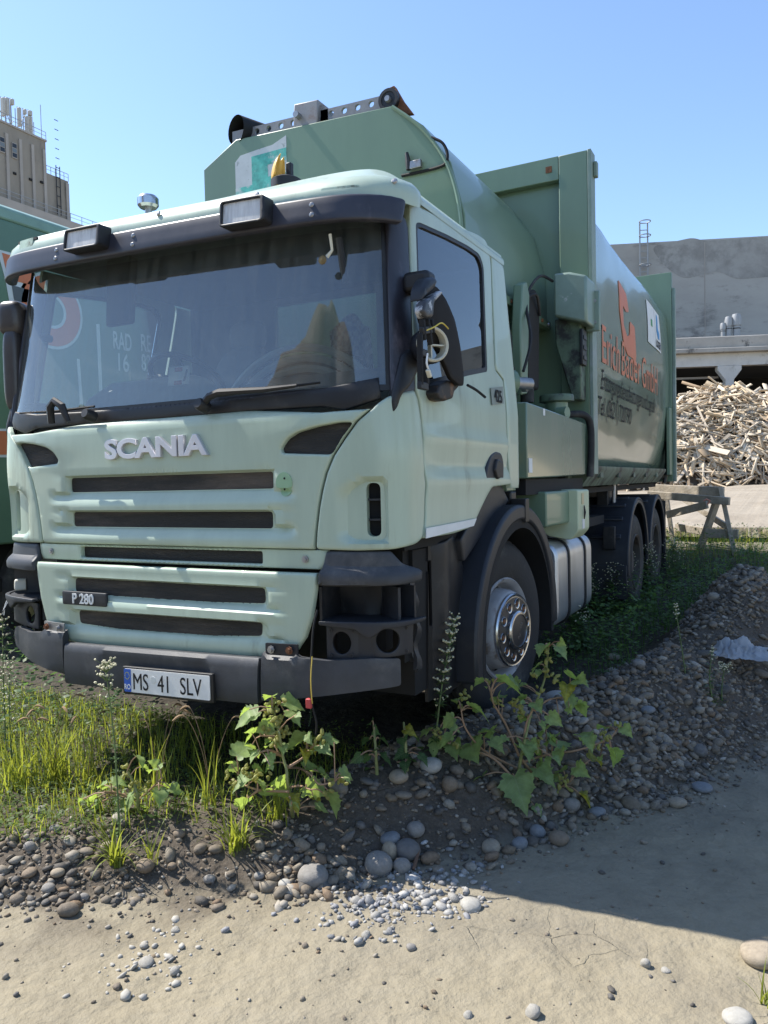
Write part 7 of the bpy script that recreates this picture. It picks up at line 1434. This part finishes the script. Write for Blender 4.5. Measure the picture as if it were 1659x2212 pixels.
# ---- flowering fleabane stalks
FLW = mat('cream_flower', (.55, .52, .36), .7, var=.25, vscale=60); FSM = mat('fleabane_stem', (.12, .17, .06), .6, var=.2); FLF = leafmat('fleabane_leaf', (.09, .15, .06), (.16, .27, .05), .3, 20)
def fleabane(base_px, top_px, label, seed, dense=1.0, bushy=.05, flowers=60, leafn=70, leaflen=.035, fz=.75):
    rng = np.random.default_rng(seed); bp, depth = ground_hit(*base_px); root = empty('fleabane', tuple(bp), label, 'plant', 'flowering weed stalks'); B = np.array(bp)
    tp = CP+ray(*top_px)*depth-B; mid_ = tp*.5+rng.normal(0, .012, 3); c = catmull([np.array([0, 0, -.03]), mid_, tp], 8)
    link('stem', MB().tube(c, list(np.linspace(.005, .002, len(c))), 6).mesh('stem', FSM), root, inv=False); V = []; Fs = []
    H = np.linalg.norm(tp)
    for i in range(leafn):
        t = rng.uniform(.08, .92); p = c[int(t*(len(c)-1))]; a = rng.uniform(0, 6.28); d = np.array([math.cos(a), math.sin(a), rng.uniform(.1, .7)]); d /= np.linalg.norm(d); L = leaflen*rng.uniform(.6, 1.3)*(1.2-.5*t); sd_ = np.cross(d, (0, 0, 1)); sd_ /= np.linalg.norm(sd_); wv = L*.11
        k = len(V); V += [p, p+d*L*.5+sd_*wv, p+d*L+np.array([0, 0, -L*.25]), p+d*L*.5-sd_*wv]; Fs.append((k, k+1, k+2, k+3))
    me = bpy.data.meshes.new('leaves'); me.from_pydata([tuple(v) for v in V], [], Fs); me.materials.append(FLF); prop(link('leaves', me, root, inv=False), kind='stuff')
    mb = MB(); tw = MB()
    for i in range(flowers):
        t = fz+(1.02-fz)*rng.random()**.7; p = c[min(len(c)-1, int(t*(len(c)-1)))]; a = rng.uniform(0, 6.28); rr = bushy*(.35+.65*rng.random())*(1.25-.55*(t-fz)/(1.02-fz)); q = p+np.array([math.cos(a)*rr, math.sin(a)*rr, rr*.6+.01]); tw.tube([p, q], .0009, 3, cap=False)
        s = .0045*rng.uniform(.7, 1.3)*dense; mb.lathe([(0, -s), (s*.9, -s*.3), (s*1.0, s*.5), (0, s)], q, (math.cos(a)*.4, math.sin(a)*.4, 1), 6)
    prop(link('flower_heads', mb.mesh('flower_heads', FLW), root, inv=False), kind='stuff'); prop(link('twigs', tw.mesh('twigs', FSM), root, inv=False), kind='stuff')
fleabane((258, 1800), (228, 1440), 'tall flowering fleabane standing in front of the number plate', 1, bushy=.055, flowers=90, leafn=110)
fleabane((14, 1640), (5, 1335), 'fleabane with cream flowers at the left picture edge', 2, bushy=.05, flowers=80, fz=.45)
fleabane((28, 1660), (22, 1430), 'shorter fleabane just right of the left-edge one', 3, bushy=.05, flowers=70, fz=.4)
fleabane((935, 1640), (983, 1335), 'dense horseweed spike rising before the front wheel arch', 4, dense=1.15, bushy=.045, flowers=150, leafn=150, leaflen=.045, fz=.35)
fleabane((665, 1570), (662, 1485), 'thin weed spike hanging beside the red plug under the bumper', 6, bushy=.008, flowers=26, leafn=16, fz=.4, dense=.7)
fleabane((1482, 1455), (1458, 1310), 'spindly yellow green weed on top of the gravel bank', 7, bushy=.02, flowers=24, leafn=50)
fleabane((1543, 1520), (1540, 1400), 'single upright weed by the plastic bag', 8, bushy=.012, flowers=18, leafn=60, leaflen=.05)
fleabane((1560, 1515), (1566, 1440), 'low weed with seed heads right of the upright one', 9, bushy=.05, flowers=40, leafn=40)
# ---- grass
GR1 = leafmat('bright_grass', (.20, .25, .05), (.40, .44, .05), .4, 5); GR2 = leafmat('shade_painted_grass', (.05, .10, .025), (.12, .22, .03), .35, 8)  # the second grass is a darker copy, shade put into its colour
def blades(P, L, lean, wd, seed, seg=4):
    """ribbon blades: P (n,3) roots, L lengths, lean in radians"""
    rng = np.random.default_rng(seed); n = len(P); a = rng.uniform(0, 6.28, n); dx = np.stack([np.cos(a), np.sin(a), 0*a], 1); sx = np.stack([-np.sin(a), np.cos(a), 0*a], 1); V = np.zeros((n, 2*(seg+1), 3)); th = lean*rng.uniform(.15, 1, n); p = P.copy()
    for i in range(seg+1):
        t = i/seg; w = wd*(1-t**1.6)*(.55+.45*min(1, t*4)); V[:, 2*i] = p-sx*w[:, None]/2; V[:, 2*i+1] = p+sx*w[:, None]/2
        ang = th*(.25+1.6*t); p = p+(np.stack([dx[:, 0]*np.sin(ang), dx[:, 1]*np.sin(ang), np.cos(ang)], 1))*(L/seg)[:, None]
    f = np.array([(2*i, 2*i+1, 2*i+3, 2*i+2) for i in range(seg)]); return V.reshape(-1, 3), (f[None]+np.arange(n)[:, None, None]*2*(seg+1)).reshape(-1, 4)
def tuft(base_px, n, L, lean, label, seed, m=GR1, wd=.008, spread=.03, heads=0):
    bp, depth = ground_hit(*base_px); rng = np.random.default_rng(seed); P = np.stack([rng.normal(0, spread, n), rng.normal(0, spread, n), np.full(n, -.02)], 1); V, Fc = blades(P, L*rng.uniform(.5, 1.1, n), lean, np.full(n, wd), seed, 6)
    o = prop(link('grass_tuft', fastmesh('grass_tuft', V, Fc, m)), label, 'grass', 'grass tufts'); o.location = tuple(bp)
    for k in range(heads):
        a = rng.uniform(0, 6.28); e = np.array([math.cos(a)*.25*L, math.sin(a)*.25*L, L*rng.uniform(.8, 1.1)]); c = catmull([np.zeros(3), e*np.array([.35, .35, .6]), e, e+np.array([math.cos(a)*.06, math.sin(a)*.06, -.01])], 5); c0 = len(c)
        s_ = link('seed_head', MB().tube(c, [.0016]*(c0-5)+[.004, .006, .006, .004, .001], 5).mesh('seed_head', mat('grass_seed', (.26, .17, .09), .8, var=.3)), o, inv=False)
tuft((118, 1695), 70, .42, .75, 'tall bright grass tuft left of the fleabane, with seed heads', 1, heads=4, spread=.05)
tuft((40, 1700), 60, .38, .8, 'tall bright grass tuft at the left picture edge', 2, heads=2, spread=.05)
tuft((190, 1690), 40, .34, .7, 'thin bright grass tuft right beside the tall one', 3, heads=2, spread=.05)
tuft((251, 1868), 34, .26, 1.5, 'low spreading grass tuft growing out of the gravel at left', 4, spread=.012, wd=.010)
tuft((330, 1868), 12, .24, .9, 'thin grass tuft on the mud edge right of the low spreading one', 5, spread=.01)
tuft((507, 1832), 46, .28, 1.35, 'spreading grass tuft casting a forked shadow on the mud', 6, spread=.02, wd=.009)
tuft((458, 1740), 14, .40, .55, 'tall thin grass with brown seed heads left of the burdock-like plant', 7, heads=3, spread=.02)
tuft((345, 1720), 18, .40, .6, 'tall thin grass with seed heads below the number plate', 8, heads=3, spread=.03)
tuft((600, 1770), 40, .22, .8, 'bright grass tuft at the foot of the burdock-like plant', 9, spread=.025)
tuft((1650, 2168), 10, .16, .9, 'few grass blades at the right picture edge', 10, spread=.01)
# carpets
def carpet(name, pts_, Lm, m, label, seed, lean=.9, wd=.006):
    rng = np.random.default_rng(seed); n = len(pts_); V, Fc = blades(pts_, Lm*rng.uniform(.4, 1.25, n), lean, np.full(n, wd), seed, 3); prop(link(name, fastmesh(name, V, Fc, m)), label, 'grass', kind='stuff')
def scatter(n, u0, u1, v0, v1, seed, cond):
    rng = np.random.default_rng(seed); u = rng.uniform(u0, u1, n); v = rng.uniform(v0, v1, n); k = cond(u, v, rng); u, v = u[k], v[k]; return np.stack([u, v, Hm(u, v)-.005], 1)
dn = lambda u, v, s: fbm(u*2.2, v*2.2, 3, s)
frontc = lambda u, v, r: (footd(u, v)[0] > .26+.10*dn(u, v, 5)) & (u < .75+.3*dn(u, v, 6)) & (r.random(len(u)) < np.clip(.95-.5*sstep(-.1, .8, u)+dn(u, v, 7)*1.2, 0, 1)) & (v < .9)
carpet('grass', scatter(10000, -3.0, .8, -1.9, .8, 1, frontc), .13, GR1, 'bright short grass carpet in front of the truck at left', 11)
def weeds(name, pts_, sz, m, label, seed, h=.06):
    rng = np.random.default_rng(seed); n = len(pts_); c = pts_+np.stack([rng.normal(0, .015, n), rng.normal(0, .015, n), rng.random(n)**1.5*h], 1); a = rng.uniform(0, 6.28, n); d = np.stack([np.cos(a), np.sin(a), rng.uniform(-.3, .6, n)], 1); d /= np.linalg.norm(d, axis=1)[:, None]; e = np.cross(d, np.array([0, 0, 1.0])+rng.normal(0, .3, (n, 3))); e /= np.linalg.norm(e, axis=1)[:, None]; s = (sz*rng.uniform(.5, 1.4, n))[:, None]
    V = np.stack([c, c+d*s*.45+e*s*.28, c+d*s, c+d*s*.45-e*s*.28], 1).reshape(-1, 3); prop(link(name, fastmesh(name, V, np.arange(4*n).reshape(-1, 4), m)), label, 'weeds', kind='stuff')
WD1 = leafmat('weed_leaf', (.10, .155, .045), (.22, .30, .05), .4, 9)
weeds('weed_carpet', scatter(60000, -3.0, 1.0, -1.9, 1.2, 2, frontc), .022, WD1, 'small leaved ground weeds in front of the truck', 12, .08)
sidec = lambda u, v, r: (u < 1.75+.12*np.sin(v*1.3)+.6*dn(u, v, 15)+.10*(v-3)+1.6*sstep(6, 8, v)) & (r.random(len(u)) < np.clip(.55+1.6*dn(u, v, 16), 0, 1))
weeds('weed_thicket', scatter(34000, .9, 3.6, 2.1, 9.5, 3, sidec), .040, leafmat('side_weed_leaf', (.08, .15, .045), (.15, .27, .05), .35, 6), 'dark leafy weeds growing along the shaded truck side', 13, .40)
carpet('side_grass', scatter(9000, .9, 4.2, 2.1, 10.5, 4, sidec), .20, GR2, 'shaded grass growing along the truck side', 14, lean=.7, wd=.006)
backc = lambda u, v, r: (r.random(len(u)) < np.clip(.35+1.8*dn(u, v, 18), 0, 1))
carpet('yard_grass', scatter(5000, .6, 4.6, 7.5, 11.5, 6, backc), .20, GR1, 'sunlit grass behind the truck by the sawhorse', 15)
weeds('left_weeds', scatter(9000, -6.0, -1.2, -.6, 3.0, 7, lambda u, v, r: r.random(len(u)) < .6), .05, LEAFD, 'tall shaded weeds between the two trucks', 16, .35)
for k, (bx_, by_, tx_, ty_, lab) in enumerate(((1290, 1330, 1268, 1230, 'bushy weed before the fuel tank'), (1325, 1330, 1330, 1225, 'bushy weed before the rear mudguard'), (1260, 1400, 1225, 1300, 'bushy weed between tyre and fuel tank'), (1400, 1290, 1398, 1180, 'bushy weed before the rear wheel'), (1455, 1270, 1450, 1170, 'bushy weed behind the rear wheel'), (1360, 1300, 1352, 1200, 'bushy weed between tank and rear wheel'))):
    fleabane((bx_, by_), (tx_, ty_), lab, 40+k, bushy=.13, flowers=110, leafn=260, leaflen=.12, fz=.35, dense=1.3)
# ---- plastic bag
pb_, tb_ = ground_hit(1590, 1415); n = 44; g = np.linspace(-1, 1, n); X, Y = np.meshgrid(g, g); rr = np.hypot(X, Y)
Zb = .12*np.clip(1-rr**2, 0, 1)*(.3+2.0*np.abs(fbm(X*3, Y*3, 4, 7)))+.07*np.abs(fbm(X*6, Y*6, 3, 9))
BAG = leafmat('white_film', (.55, .58, .62), (.5, .52, .55), .15, 9, .3)
bb_ = MB().grid(np.stack([pb_[0]+.20*X*(1+.8*fbm(X*2, Y*2, 2, 3)), pb_[1]+.20*Y*(1+.8*fbm(X*2, Y*2, 2, 13)), float(Hm(pb_[0], pb_[1]))+.015+Zb], -1)).build('plastic_bag', BAG, None, smooth=25); prop(bb_, 'crumpled white plastic bag lying on the dark soil at right', 'plastic bag')
